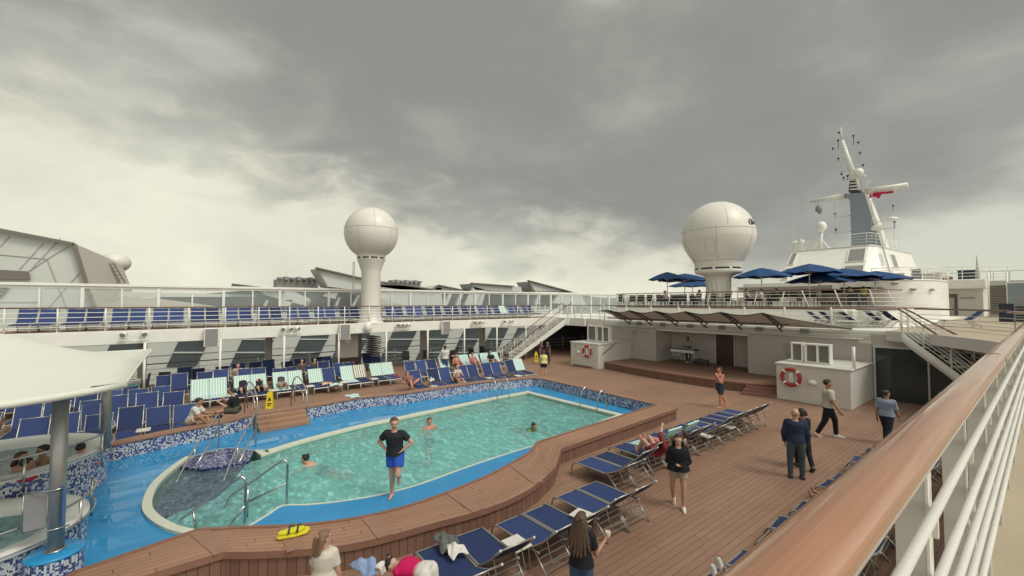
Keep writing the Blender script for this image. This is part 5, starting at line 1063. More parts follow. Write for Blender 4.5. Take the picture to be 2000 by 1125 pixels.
    ld.build('ladder', M['seam'], w_, True); pane(S, .02, .06, .45, .75); pane(S, .28, .42, .4, .8)
    rl = [TL, TR, TR2, Vector((TE.x, 58, zt))]; railing('thin railing round the roof of the upper deckhouse', [(p.x, p.y, 0) for p in rl], zt, 1.1, 3, 1.2, wood=False, barr=.015, postr=.02)
    # white side house with a door, rails and boxes on its roof
    s = thing('side_house', 'white deckhouse with an open doorway at the far end of the side deck', 'deckhouse', (-3, 60, ZU)); Y = 60
    g = lambda u, v: atY(u, v, Y); xa, xb, xc = g(1815, 600).x, g(1921, 600).x, g(1845, 600).x; zr = 6.55
    dz = g(1850, 574).z; d0, d1 = g(1845, 600).x, g(1871, 600).x
    m = MB(); m.slab([(xa, Y, ZU), (d0, Y, ZU), (d0, Y, dz), (d1, Y, dz), (d1, Y, ZU), (xb, Y, ZU), (xb, Y, zr), (xa, Y, zr)], (0, .3, 0)); m.slab([(xb - .01, Y + .31, ZU), (xb - .01, Y + 8, ZU), (xb - .01, Y + 8, zr), (xb - .01, Y + .31, zr)], (-.3, 0, 0)); m.build('wall', M['white2'], s, True)
    MB().box(((xa + xb) / 2, Y + .2, zr - .3), (xb - xa + .6, 2.6, .9)).build('roof_band', M['white'], s, True, bevel=.1)
    MB().box(((d0 + d1) / 2, Y + 1.6, ZU + 1.2), (1.6, .1, 2.6)).build('dark_doorway', M['seam'], s, True); m = MB(); m.box((d0 + .35, Y + .8, ZU + .9), (.5, .06, 1.8)); m.build('open_door', M['white'], s, True)
    m = MB(); m.box((g(1882, 582).x, Y - .03, g(1882, 582).z), (.5, .05, .16)); m.box((g(1897, 581).x, Y - .03, g(1897, 582).z), (.45, .05, .16)); m.build('sign_plate', M['seam'], s, True)
    for u0, u1, v0, v1, mt, nm, lab in ((1823, 1858, 540, 552, 'orange', 'roof_box', 'long orange brown box on the roof of the far white deckhouse'), (1871, 1904, 527, 550, 'solar', 'roof_box', 'dark blue box behind the rail on the far deckhouse roof')):
        a, b_ = atY(u0, v1, Y + .4), atY(u1, v0, Y + .4); o = thing(nm, lab, 'box', (a.x, Y + .4, a.z)); MB().box(((b_.x - a.x) / 2, .6, (b_.z - zr - .1) / 2 + zr + .1 - a.z), (b_.x - a.x, 1.1, b_.z - zr - .1)).build('body', M[mt], o); MB().box(((b_.x - a.x) / 2, .0, b_.z - a.z - .02), (b_.x - a.x + .1, .2, .08)).build('lid', M['dark'], o)
    railing('white railing on the roof of the far white deckhouse', [(xa, Y - .2, 0), (xb, Y - .2, 0), (xb + 1.5, Y + 3, 0)], zr + .15, 1.25, 3, 2.4, wood=False, barr=.03, postr=.04)
    # louvred wall, stacked chairs and screens far right
    a, b_ = atY(1933, 620, 58), atY(1967, 553, 58); l = thing('slatted_screen', 'brown slatted screen wall at the far end of the side deck', 'screen', (a.x, 58, ZU)); m = MB()
    for k in range(12): m.box(((b_.x - a.x) / 2, 0, .35 + k * (b_.z - ZU - .4) / 12), (b_.x - a.x, .12, .16))
    m.build('slats', M['edge'], l); MB().box(((b_.x - a.x) / 2, .12, (b_.z - ZU) / 2), (b_.x - a.x, .05, b_.z - ZU)).build('backing', M['white2'], l); MB().tube([(0, -.1, 0), (0, -.1, b_.z - ZU + 1)], .07).build('post', M['white'], l); MB().tube([(b_.x - a.x, -.1, 0), (b_.x - a.x, -.1, b_.z - ZU + 1)], .07).build('post', M['white'], l)
    a = atY(1967, 553, 50); o = thing('glass_screen', 'grey glazed screen at the right edge beyond the handrail', 'screen', (a.x, 50, ZU)); MB().box((1.6, 0, (a.z - ZU) / 2), (3.2, .06, a.z - ZU)).build('pane', M['mast'], o)
    fr = MB(); fr.box((1.6, 0, a.z - ZU + .03), (3.3, .1, .1)); fr.tube([(1.0, -.05, 0), (1.0, -.05, a.z - ZU)], .04); fr.build('frame', M['white'], o)
    a = atY(1950, 605, 44); o = thing('storage_locker', 'dark teal locker beyond the end of the teak handrail', 'locker', (a.x, 44, ZU)); MB().box((1.2, .5, .6), (2.4, 1, 1.2)).build('body', M['solar'], o, bevel=.03); MB().box((1.2, .5, 1.22), (2.5, 1.1, .06)).build('lid', M['dark'], o)
    a = atY(1992, 605, 30); 
    for k in range(7):
        o = thing('stacked_chair', 'dark grey chair in the stack at the right edge, %s from the bottom' % ORD[k], 'chair', (a.x + .1, 30, ZU + k * .12), 0, 'stack of dark grey chairs'); MB().box((0, 0, .45), (.55, .5, .04)).build('seat', M['grey'], o); MB().box((0, .24, .72), (.55, .05, .5), rx=R(-12)).build('backrest', M['grey'], o); m = MB()
        for sx in (-.24, .24):
            for sy in (-.2, .2): m.tube([(sx, sy, .45), (sx * 1.1, sy * 1.1, 0)], .015, 5)
        m.build('legs', M['grey'], o)
    o = thing('gantry_beam', 'long pale gantry beam with railing far ahead at the right edge', 'gantry', (1, 75, 8)); a, b_ = atY(1800, 556, 76), atY(2040, 546, 76); MB().box(((a.x + b_.x) / 2 - 1, 1, a.z - 8), (b_.x - a.x, .6, .5)).build('beam', M['white2'], o); m = MB()
    for k in range(9): m.tube([(a.x - 1 + (b_.x - a.x) * k / 8, 1, a.z - 8), (a.x - 1 + (b_.x - a.x) * k / 8, 1, a.z - 6.6)], .06, 5)
    m.tube([(a.x - 1, 1, a.z - 6.6), (b_.x - 1, 1, a.z - 6.6)], .06, 5); m.build('railing', M['white'], o); MB().tube([(b_.x - 6, 1, a.z - 8), (b_.x - 6, 1, a.z - 4.5)], [.25, .05], 6).build('mast', M['white2'], o)
superstructure()
def sun_deck_loungers():
    for i, (u, v, s) in enumerate(((1652, 640, 1), (1678, 641, 1), (1715, 640, 1), (1768, 640, 1), (1800, 640, 1), (1835, 638, -1))):
        p = at(u, v, ZU); lounger(L1, p.x, max(p.y, 26.2) , R(130 if s > 0 else -60), 'navy lounger on the sun deck above the glass doors, %s from the left' % ORD[i], 'loungers on the sun deck above the glass doors', ZU)
    for i, u in enumerate((1632, 1648)):
        p = at(u, 639, ZU); c = thing('covered_lounger', 'lounger under a pale dust cover beside the terrace wall, %s from the left' % ORD[i], 'cover', (p.x, max(p.y, 26.2) + .4, ZU)); m = MB(); m.prism([(-.35, 0), (.35, 0), (.35, .9), (-.35, .9)], 0, .0 + .95); o = m.build('cover', M['canvas'], c, bevel=.12); MB().box((0, .45, .02), (.8, 1, .05)).build('hem', M['canvas'], c)
sun_deck_loungers()
# ------------------------------------------------------------------ mast
def mast():
    Y = 56; t = thing('signal_mast', 'tall white and blue grey signal mast with crosstree and aerials', 'mast', lvl(atY(1690, 480, Y), 9.5)); P = lambda u, v, y=Y: atY(u, v, y)
    m = MB(); m.slab([P(1663, 486), P(1722, 486), P(1712, 455), P(1688, 376), P(1648, 379), P(1660, 392)], (0, 1.6, 0)); m.build('tower', M['mast'], t, True)
    m = MB(); m.slab([P(1688, 376), P(1689, 388), P(1710, 446), P(1724, 488), P(1731, 488), P(1716, 440), P(1692, 378)], (0, 1.7, 0)); m.build('side_strut', M['white'], t, True)
    m = MB(); m.slab([P(1657, 375), P(1679, 373), P(1674, 348), P(1660, 349)], (0, 1.2, 0)); m.build('dark_ladder_box', M['dark'], t, True)
    m = MB()
    for k in range(4): m.bar(P(1660, 370 - 6 * k, Y - .05), P(1677, 369 - 6 * k, Y - .05), .08, .12)
    m.build('ladder_rungs', M['white'], t, True)
    m = MB(); c = P(1668, 350); d = P(1645, 275); e = P(1642, 248); m.tube([c, d], [.34, .17], 10); m.tube([d, e], [.1, .04], 6); m.tube([P(1679, 371), P(1671, 340)], .16, 6); m.build('topmast', M['white'], t, True)
    # crosstree lies athwartships
    z = P(1668, 378).z; xa, xb = P(1580, 391).x, P(1771, 361).x; m = MB(); m.tube([(xa, Y + .5, z), (P(1650, 380).x, Y + .5, z + .0)], [.16, .34], 8); m.tube([(P(1688, 378).x, Y + .5, z + .1), (xb, Y + .5, z + .1)], [.34, .24], 8); m.build('crosstree', M['white'], t, True)
    def arm(u0, u1, v, tips, nm='yardarm'):
        z = P((u0 + u1) / 2, v).z; a, b = P(u0, v).x, P(u1, v).x; m = MB(); m.tube([(a, Y + .3, z), (b, Y + .3, z)], .045, 5); m.build(nm, M['white2'], t, True)
        for s_, hgt in tips: x = a + (b - a) * s_; q = MB(); q.tube([(x, Y + .3, z), (x, Y + .3, z + hgt)], .035, 5); q.sphere((x, Y + .3, z + hgt), .12, 8, 6); q.build('navigation_light', M['dark'], t, True)
    arm(1625, 1675, 287, [(.22, 1.0), (.82, 1.1), (0, .25), (1, .25)]); arm(1631, 1681, 309, [(.1, .3), (.95, .4)]); arm(1637, 1687, 330, [(.1, -.3), (.95, .25)]); arm(1642, 1662, 350, [(.2, .3), (.6, .4), (.9, .5)]); arm(1636, 1641, 262, [(.2, .3)])
    arm(1629, 1660, 422, [(0, .4)]); arm(1631, 1663, 453, [(0, .4)]); arm(1725, 1744, 412, [(1, .5)]); arm(1712, 1746, 430, []); arm(1716, 1746, 446, [(1, .6)])
    for u in (1746, 1703, 1630): a = P(u, 366 if u > 1650 else 384, Y); MB().tube([a, P(u, 468, Y)], .025, 4).build('stay_wire', M['white2'], t, True)
    MB().sphere(P(1677, 337), .45, 12, 8).build('radar_dome', M['white'], t, True); MB().sphere(P(1742, 428), .4, 12, 8, (1.2, 1, .6)).build('radar_dome', M['white'], t, True); MB().sphere(P(1715, 445), .45, 12, 8, (1.4, 1, .7)).build('radar_dome', M['white'], t, True); MB().bar(P(1680, 345), P(1690, 343), .3, .25).build('radar_scanner', M['white'], t, True); MB().bar(P(1690, 362), P(1700, 352), .3, .3).build('radar_scanner', M['white'], t, True)
    h = MB(); a = P(1598, 390); h.tube([a, P(1598, 402)], .03, 5); h.tube([P(1598, 402), P(1599, 410), P(1602, 417)], [.25, .35, .12], 8); h.build('signal_cone', M['grey'], t, True)
    f = thing('signal_flag', 'limp red flag hanging under the right arm of the mast', 'flag', P(1720, 378)); m = MB(); top = [P(u, v, Y + .2) for u, v in ((1699, 380), (1708, 376), (1718, 375), (1730, 374), (1745, 372))]; bot = [P(u, v, Y + .35) for u, v in ((1697, 387), (1709, 384), (1717, 388), (1722, 379), (1744, 377))]; m.strip(top, bot); o = m.build('cloth', M['flag'], f, True, weld=True); q = o.modifiers.new('t', 'SOLIDIFY'); q.thickness = .04; MB().tube([top[0], P(1697, 370)], .02, 4).build('halyard', M['white'], f, True)
    s = thing('satellite_dome', 'small white satellite dome on a post above the upper deckhouse', 'antenna', P(1604, 495, 52)); m = MB(); m.tube([P(1603, 490, 52), P(1604, 450, 52)], .16, 8); m.build('post', M['white'], s, True); m = MB(); m.sphere(P(1604, 443, 52), .48, 14, 10, (1, 1, 1.2)); m.tube([P(1604, 450, 52), P(1604, 446, 52)], [.4, .42], 12); m.build('dome', M['white'], s, True)
    m = MB(); m.tube([P(1583, 490, 52), P(1602, 470, 52)], .08, 5); m.tube([P(1622, 488, 52), P(1606, 470, 52)], .08, 5); m.tube([P(1592, 490, 52), P(1603, 476, 52)], .08, 5); m.build('strut', M['white'], s, True)
    for u, v0, v1, lab in ((1549, 500, 427, 'tall thin whip aerial at the left corner of the upper deckhouse'),): a = thing('whip_aerial', lab, 'antenna', P(u, v0, 51)); MB().tube([P(u, v0, 51), P(u, v1, 51)], [.05, .03], 5).build('rod', M['white2'], a, True); MB().tube([P(u, v0, 51), P(u, v0 - 8, 51)], .1, 6).build('base', M['white'], a, True)
    w2 = thing('small_radar', 'small white lamp posts and radar at the left end of the upper deckhouse roof', 'radar', P(1560, 495, 51)); m = MB(); m.tube([P(1551, 500, 51), P(1551, 476, 51)], .07, 6); m.sphere(P(1552, 474, 51), .3, 10, 6, (1.3, 1, .7)); m.sphere(P(1565, 472, 51), .3, 10, 6); m.tube([P(1565, 488, 51), P(1565, 472, 51)], .07, 6); m.tube([P(1552, 484, 51), P(1585, 492, 51)], .08, 5); m.build('lamps', M['white'], w2, True)
mast()
# ------------------------------------------------------------------ terminal building beyond the ship's side
def terminal():
    X = -40; A = lambda u, v, x=X: atX(u, v, x)
    # low facade seen under the walkway
    t = thing('cruise_terminal', 'long white panelled terminal building with slanting dark windows beyond the far walkway', 'building', (X, 10, -20))
    yA, yB = -40, A(1090, 600).y; zt = 3.6
    m = MB(); m.slab([(X, yA, -20), (X, yB, -20), (X, yB, zt), (X, yA, zt)], (-.6, 0, 0)); m.build('wall', M['panel'], t, True)
    def pg(pts, nm='window', mt='wglass', dx=.06, mull=True):
        q = [A(u, v) for u, v in pts]; o = MB().slab([p + Vector((.02, 0, 0)) for p in q], (dx, 0, 0)).build(nm, M[mt], t, True)
        if mull and len(q) == 4:
            f = MB()
            for s in (.36, .70): a = q[0].lerp(q[3], s); b = q[1].lerp(q[2], s); f.bar(a + Vector((.11, 0, 0)), b + Vector((.11, 0, 0)), .08, .10)
            f.build('window_frame', M['panel'], t, True)
    for u0, w_ in ((325, 58), (448, 60), (560, 52), (640, 50), (735, 44), (805, 40), (872, 34), (925, 30), (975, 28), (1022, 24), (195, 62)): pg([(u0, 716), (u0 + w_, 716), (u0 + w_ + 38, 640), (u0 + 36, 640)])
    m = MB()
    for z in (.6, 1.6, 2.6): m.bar((X + .03, yA, z), (X + .03, yB, z), .03, .03)
    m.build('panel_joint', M['seam'], t, True)
    # upper glazed storey with white wedges, in shallow relief
    u_ = thing('terminal_gallery', 'glazed upper gallery of the terminal with white wedge roofs, seen through the windscreen', 'building', (-46, 10, 3)); X2 = -46; B = lambda u, v, x=X2: atX(u, v, x)
    def sl(pts, nm, mt, x=X2, dx=-.5): MB().slab([B(u, v, x) for u, v in pts], (dx, 0, 0)).build(nm, M[mt], u_, True)
    sl([(230, 640), (1000, 640), (1000, 566), (700, 562), (500, 566), (420, 572), (270, 584)], 'glazing', 'wglass')
    sl([(1000, 640), (1120, 640), (1120, 578), (1000, 566)], 'glazing', 'wglass')
    sl([(232, 580), (500, 580), (500, 576), (262, 570), (235, 568)], 'parapet', 'panel', X2 + .5, -.6)
    sl([(184, 599), (252, 580), (300, 582), (430, 599), (430, 612), (184, 612)], 'sloping_roof', 'panel2', X2 + 1.6, -.6)
    sl([(505, 568), (570, 568), (606, 584), (592, 596), (520, 577)], 'white_wedge', 'panel', X2 + 1.5, -.5); sl([(640, 572), (660, 572), (655, 584), (630, 578)], 'white_wedge', 'panel', X2 + 1.5, -.5); sl([(545, 600), (548, 586), (572, 586), (566, 600)], 'white_wedge', 'panel', X2 + 1.5, -.5)
    for a, b, c, d in ((522, 586, 517, 598), (605, 585, 595, 600), (663, 580, 655, 600), (700, 577, 686, 603)): f = MB(); f.bar(B(a, b, X2 + 1), B(c, d, X2 + 1), .25, .25); f.build('diagonal_mullion', M['panel'], u_, True)
    sl([(738, 556), (862, 562), (866, 610), (738, 590)], 'white_panel', 'panel', X2 + 2, -.5); sl([(745, 584), (800, 601), (800, 608), (740, 600)], 'sloping_roof', 'panel2', X2 + 2.6, -.4)
    for a, b in ((862, 878), (884, 900), (928, 942), (1040, 1052)): sl([(a, 612), (a + 6, 612), (b + 6, 572), (b, 572)], 'leaning_strut', 'panel', X2 + 2.4, -.4)
    sl([(905, 600), (925, 560), (950, 566), (940, 600)], 'white_wedge', 'panel', X2 + 2, -.4); sl([(1080, 592), (1150, 600), (1130, 572), (1098, 566)], 'white_wedge', 'panel', X2 + 2, -.4)
    for (pts, edge_) in (([(619, 524), (640, 560), (700, 566), (712, 566), (712, 545)], [(617, 523), (712, 545)]), ([(741, 552), (741, 560), (830, 572), (850, 566)], [(741, 550), (850, 566)]), ([(845, 566), (858, 557), (905, 568)], [(845, 565), (856, 557), (905, 567)]), ([(921, 554), (928, 566), (1020, 570), (1017, 560)], [(920, 553), (1003, 559)]), ([(1034, 550), (1045, 568), (1112, 570)], [(1031, 548), (1115, 570)]), ([(455, 556), (500, 566), (560, 566)], [(453, 555), (520, 563)])):
        r = thing('terminal_roof', 'white angular terminal roof fin with a bronze edge, rising at %s' % {619: 'the left of the radome column', 741: 'the right of the radome column', 845: 'a low spot right of the radome', 921: 'the flat topped one nearer the stairs', 1034: 'the last one before the stairs', 455: 'the low one far left of the radome'}[pts[0][0]], 'roof', B(*pts[0])); MB().slab([B(u, v, X2 + 2) for u, v in pts], (-3, 0, 0)).build('fin', M['panel'], r, True); f = MB()
        for p, q in zip(edge_, edge_[1:]): f.bar(B(*p, X2 + 2.2), B(*q, X2 + 2.2), .4, .13)
        if pts[0][0] in (619, 1034): a = pts[0]; f.slab([B(a[0] - 1, a[1] - 1, X2 + 2.3), B(a[0] + 24, a[1] + 42, X2 + 2.3), B(a[0] + 4, a[1] + 42 - (16 if a[0] == 619 else 24), X2 + 2.3)], (-.2, 0, 0))
        f.build('edge', M['edge'], r, True)
    for (u0, u1, v0, v1, lab) in ((540, 622, 546, 559, 'dark rooftop plant box on the terminal, left of the radome column'), (760, 822, 551, 561, 'brown rooftop plant box on the terminal, right of the radome column')):
        r = thing('rooftop_plant', lab, 'plant box', B(u0, v1)); a, b = B(u0, v1, X2 - 2), B(u1, v0, X2 - 2); MB().box(((a.x) - 1, (a.y + b.y) / 2, (a.z + b.z) / 2 - .6), (2, b.y - a.y, b.z - a.z + 1)).build('body', M['seam'], r, True); m = MB()
        for k in range(7): m.box((a.x, a.y + (b.y - a.y) * (k + .5) / 7, b.z + .0), (1.2, .4, .2 + .15 * (k % 2)))
        m.build('vents', M['grey'], r, True)
    # big faceted block at the far left
    g = thing('terminal_hall', 'big white faceted terminal hall with bronze edges at the left edge of the view', 'building', (-44, -20, -20)); X3 = -44; G = lambda u, v, x=X3: atX(u, v, x)
    f_ = [(-260, 400), (145, 477), (166, 545), (196, 640), (196, 700), (-260, 700)]
    MB().slab([G(u, v) for u, v in f_], (-.8, 0, 0)).build('facade', M['panel'], g, True)
    sd_ = [G(146, 477, X3 + .1), atX(208, 503, X3 - 4.2), atX(236, 520, X3 - 6), atX(250, 556, X3 - 6), atX(262, 590, X3 - 6), G(190, 600, X3 + .1)]
    MB().slab(sd_, (-.3, .1, 0)).build('side_wall', M['panel2'], g, True)
    m = MB()
    for p, q in ((( -200, 411), (145, 477)), ((145, 477), (166, 545)), ((166, 545), (198, 650))): m.bar(G(*p, X3 + .3), G(*q, X3 + .3), .3, .22)
    m.build('edge', M['edge'], g, True)
    m = MB()
    for p, q in (((0, 497), (92, 506)), ((92, 506), (135, 480)), ((92, 506), (57, 530)), ((92, 506), (130, 602)), ((57, 530), (118, 455 + 10)), ((38, 526), (85, 474)), ((0, 482), (18, 462)), ((85, 612), (155, 533)), ((130, 602), (165, 640)), ((0, 590), (80, 590))): m.bar(G(*p, X3 + .03), G(*q, X3 + .03), .05, .045)
    m.build('panel_joint', M['seam'], g, True)
    MB().slab([G(u, v, X3 + .1) for u, v in ((-60, 524), (56, 530), (60, 546), (-60, 546))], (.08, 0, 0)).build('recess', M['edge'], g, True); MB().slab([G(u, v, X3 + .1) for u, v in ((-60, 561), (20, 561), (0, 583), (-60, 583))], (.08, 0, 0)).build('window', M['wglass'], g, True)
    r = thing('roof_dome', 'small pale dome and ladder on the terminal hall roof', 'dome', G(225, 512, X3 - 7)); MB().sphere(G(225, 513, X3 - 7), 1.1, 16, 10, (1, 1, .8)).build('dome', M['shell'], r, True); m = MB()
    for u in (213, 222): m.bar(G(u, 514, X3 - 4), G(u + 22, 552, X3 - 4), .1, .1)
    for k in range(5): m.bar(G(213 + 4 * k, 516 + 7 * k, X3 - 4), G(222 + 4 * k, 516 + 7 * k, X3 - 4), .08, .08)
    m.build('ladder', M['edge'], r, True)
terminal()
# ------------------------------------------------------------------ loose things
def wet_sign(x, y, rz, label):
    t = thing('wet_floor_sign', label, 'sign', (x, y, 0), rz)
    for s in (-1, 1):
        m = MB(); m.slab([(-.15, s * .13, 0), (.15, s * .13, 0), (.09, s * .02, .68), (-.09, s * .02, .68)], (0, s * .02, 0)); m.build('panel', M['yellow'], t); q = MB(); q.slab([(-.07, s * .095, .33), (.07, s * .095, .33), (0, s * .075, .50)], (0, s * .012, 0)); q.box((0, s * .128, .22), (.17, .012, .035), rx=-s * .16); q.box((0, s * .138, .15), (.13, .012, .03), rx=-s * .16); q.build('warning_mark', M['black'], t)
    MB().tube([(-.07, 0, .69), (-.05, 0, .74), (.05, 0, .74), (.07, 0, .69)], .015, 6).build('handle', M['yellow'], t)
p = at(527, 797, 0); wet_sign(p.x, p.y, R(70), 'yellow wet floor sign beside the wooden steps'); p = at(1047, 706, 0); wet_sign(p.x, p.y, R(60), 'tall yellow wet floor sign in the shade under the staircase')
def cloth(name, p, size, m_, label, seed, hgt=.12, n=12, cat='towel'):
    random.seed(seed); g = []
    ph = [random.uniform(0, 6) for _ in range(6)]
    for j in range(n + 1):
        r_ = []
        for i in range(n + 1):
            a, b = 2 * i / n - 1, 2 * j / n - 1; k = 1 + .22 * math.sin(3 * math.atan2(b, a) + ph[0]) ; rr = math.hypot(a, b)
            z = hgt * max(0, 1 - rr ** 2 * .55) * (.55 + .45 * math.sin(4.1 * a + ph[1] + 2 * b) * math.cos(3.3 * b + ph[2])) + .012 + hgt * .3 * abs(math.sin(7 * a + 5 * b + ph[3])) * (rr < 1.1)
            r_.append(Vector((a * size[0] / 2 * k, b * size[1] / 2 * k, max(.008, z))))
        g.append(r_)
    m = MB()
    for a, b in zip(g, g[1:]): m.strip(a, b, smooth=True)
    o = m.build(name, M[m_], weld=True); o.location = p; q = o.modifiers.new('t', 'SOLIDIFY'); q.thickness = .012; q = o.modifiers.new('s', 'SUBSURF'); q.levels = q.render_levels = 1
    return tag(o, label, cat)
p = at(690, 772, 0); cloth('dropped_towel', at(690, 774, BZ), (.75, .5), 'towelp', 'pale green towel dropped on the far bench edge', 4, .06)
cloth('crumpled_clothes', lvl(at(870, 1062, .4), .40), (.42, .34), 'cloth_g', 'dark camouflage clothes heaped on the front lounger', 5, .16, cat='clothes'); cloth('crumpled_shirt', lvl(at(888, 1080, .4), .42), (.38, .26), 'cloth_w', 'crumpled pale patterned shirt beside the camouflage clothes', 6, .12, cat='clothes')
p = at(715, 1112, .45); cloth('crumpled_clothes', (p.x, p.y, .43), (.52, .30), 'cloth_b', 'light blue clothes heaped beside the bending girl', 7, .14, cat='clothes'); p = at(752, 1105, .5); cloth('white_cloth', (p.x, p.y, .44), (.26, .24), 'cloth_w', 'white cloth between the blue clothes and the bending girl', 8, .12, cat='clothes')
for u, v, mt, lab in ((637, 750, 'cloth_p', 'peach towel heaped on a front row lounger seat'), (655, 752, 'towel', 'striped towel crumpled on a front row lounger seat')): p = at(u, v, .38); cloth('crumpled_towel', p, (.5, .5), mt, lab, int(u), .1)
p = at(842, 745, .42); cloth('white_bag', p, (.35, .3), 'cloth_w', 'white bag beside the far bench row loungers', 12, .22, cat='bag')
p = at(775, 735, .36); cloth('red_bag', lvl(p, .2), (.2, .3), 'cloth_r', 'small red bag beside the far loungers', 13, .3, cat='bag')
p = at(573, 1046, BZ)
def float_board():
    t = thing('swim_float', 'bright yellow lifeguard float with black straps on the bench', 'float', lvl(p, BZ), R(-2))
    rx, ry = .24, .17
    def pad(x0, x1, y0, y1, z0, z1):
        m = MB(); m.prism([(x0, y0), (x1, y0), (x1, y1), (x0, y1)], z0, z1); return m
    V = at(573, 1046, BZ); ex = (at(605, 1040, BZ) - at(541, 1052, BZ)); ex.z = 0; L_ = ex.length; t.rotation_euler = (0, 0, math.atan2(ex.y, ex.x))
    m = MB()
    out = [(-.5, -.30), (-.42, -.42), (.05, -.46), (.42, -.30), (.52, .1), (.46, .40), (.2, .46), (-.2, .30), (-.48, .05)]; m.prism([(a * L_, b * L_ * .55) for a, b in out], .02, .075); o = m.build('board', M['yellow2'], t, bevel=.02)
    m = MB(); m.prism([(a * L_ * .8 - .03, b * L_ * .36 - .03) for a, b in out], .075, .135); m.build('pad', M['yellow2'], t, bevel=.025)
    for s in (-.12, .14): q = MB(); q.box((s * L_, -.02, .125), (.03, L_ * .5, .035)); q.build('strap', M['black'], t)
    for s in (-.05, .2): q = MB(); q.tube([(s * L_, .09, .06), (s * L_, .13, .12), (s * L_ + .04, .14, .06)], .012, 6); q.build('handle', M['black'], t)
float_board()
# ------------------------------------------------------------------ people
SK = dict(a=mat('skin_light', (.50, .29, .21), .55, var=.08), b=mat('skin_tan', (.36, .19, .12), .55, var=.08), c=mat('skin_dark', (.11, .06, .04), .55, var=.08), r=mat('skin_sunburnt', (.50, .21, .15), .55, var=.08))
HR = dict(k=mat('hair_black', (.018, .014, .013), .6, var=.3, vs=60), b=mat('hair_brown', (.075, .042, .026), .6, var=.35, vs=60), l=mat('hair_light_brown', (.17, .10, .06), .6, var=.35, vs=60), g=mat('hair_grey', (.30, .28, .26), .6, var=.2))
_C = {}
def cl(c, r=.9):
    if c not in _C: _C[c] = mat('garment', c, r, var=.12, vs=14, bump=.25, bs=22, spec=.2)
    return _C[c]
def cap(m, a, b, ra, rb, n=12):
    if ra > .03: ra *= 1.06; rb *= 1.06
    a, b = Vector(a), Vector(b); d = b - a
    if d.length < 1e-5: m.sphere(a, ra, n, 8); return
    d.normalize(); K = 4; pts = []; rs = []
    for i in range(K + 1): t = -math.pi / 2 + (math.pi / 2) * i / K; pts.append(a + d * ra * math.sin(t)); rs.append(max(.0005, ra * math.cos(t)))
    for i in range(K + 1): t = (math.pi / 2) * i / K; pts.append(b + d * rb * math.sin(t)); rs.append(max(.0005, rb * math.cos(t)))
    m.tube(pts, rs, n)
def loft(m, rings, n=16, cap_=True):
    """rings: (centre, xdir, ydir, rx, ry)"""
    R_ = []
    for c, x, y, rx, ry in rings: R_.append([m.b.verts.new(c + x * rx * math.cos(2 * math.pi * k / n) + y * ry * math.sin(2 * math.pi * k / n)) for k in range(n)])
    for A, B in zip(R_, R_[1:]):
        for k in range(n): m.b.faces.new((A[k], A[(k + 1) % n], B[(k + 1) % n], B[k]))
    if cap_: m.b.faces.new(R_[0][::-1]); m.b.faces.new(R_[-1])
def remesh(o, vox, it=3):
    q = o.modifiers.new('join', 'REMESH'); q.mode = 'VOXEL'; q.voxel_size = vox; q.use_smooth_shade = True
    q = o.modifiers.new('soft', 'SMOOTH'); q.factor = .5; q.iterations = it
    return o
V3 = lambda *a: Vector(a)
def nrm(v): v = Vector(v); return v.normalized()
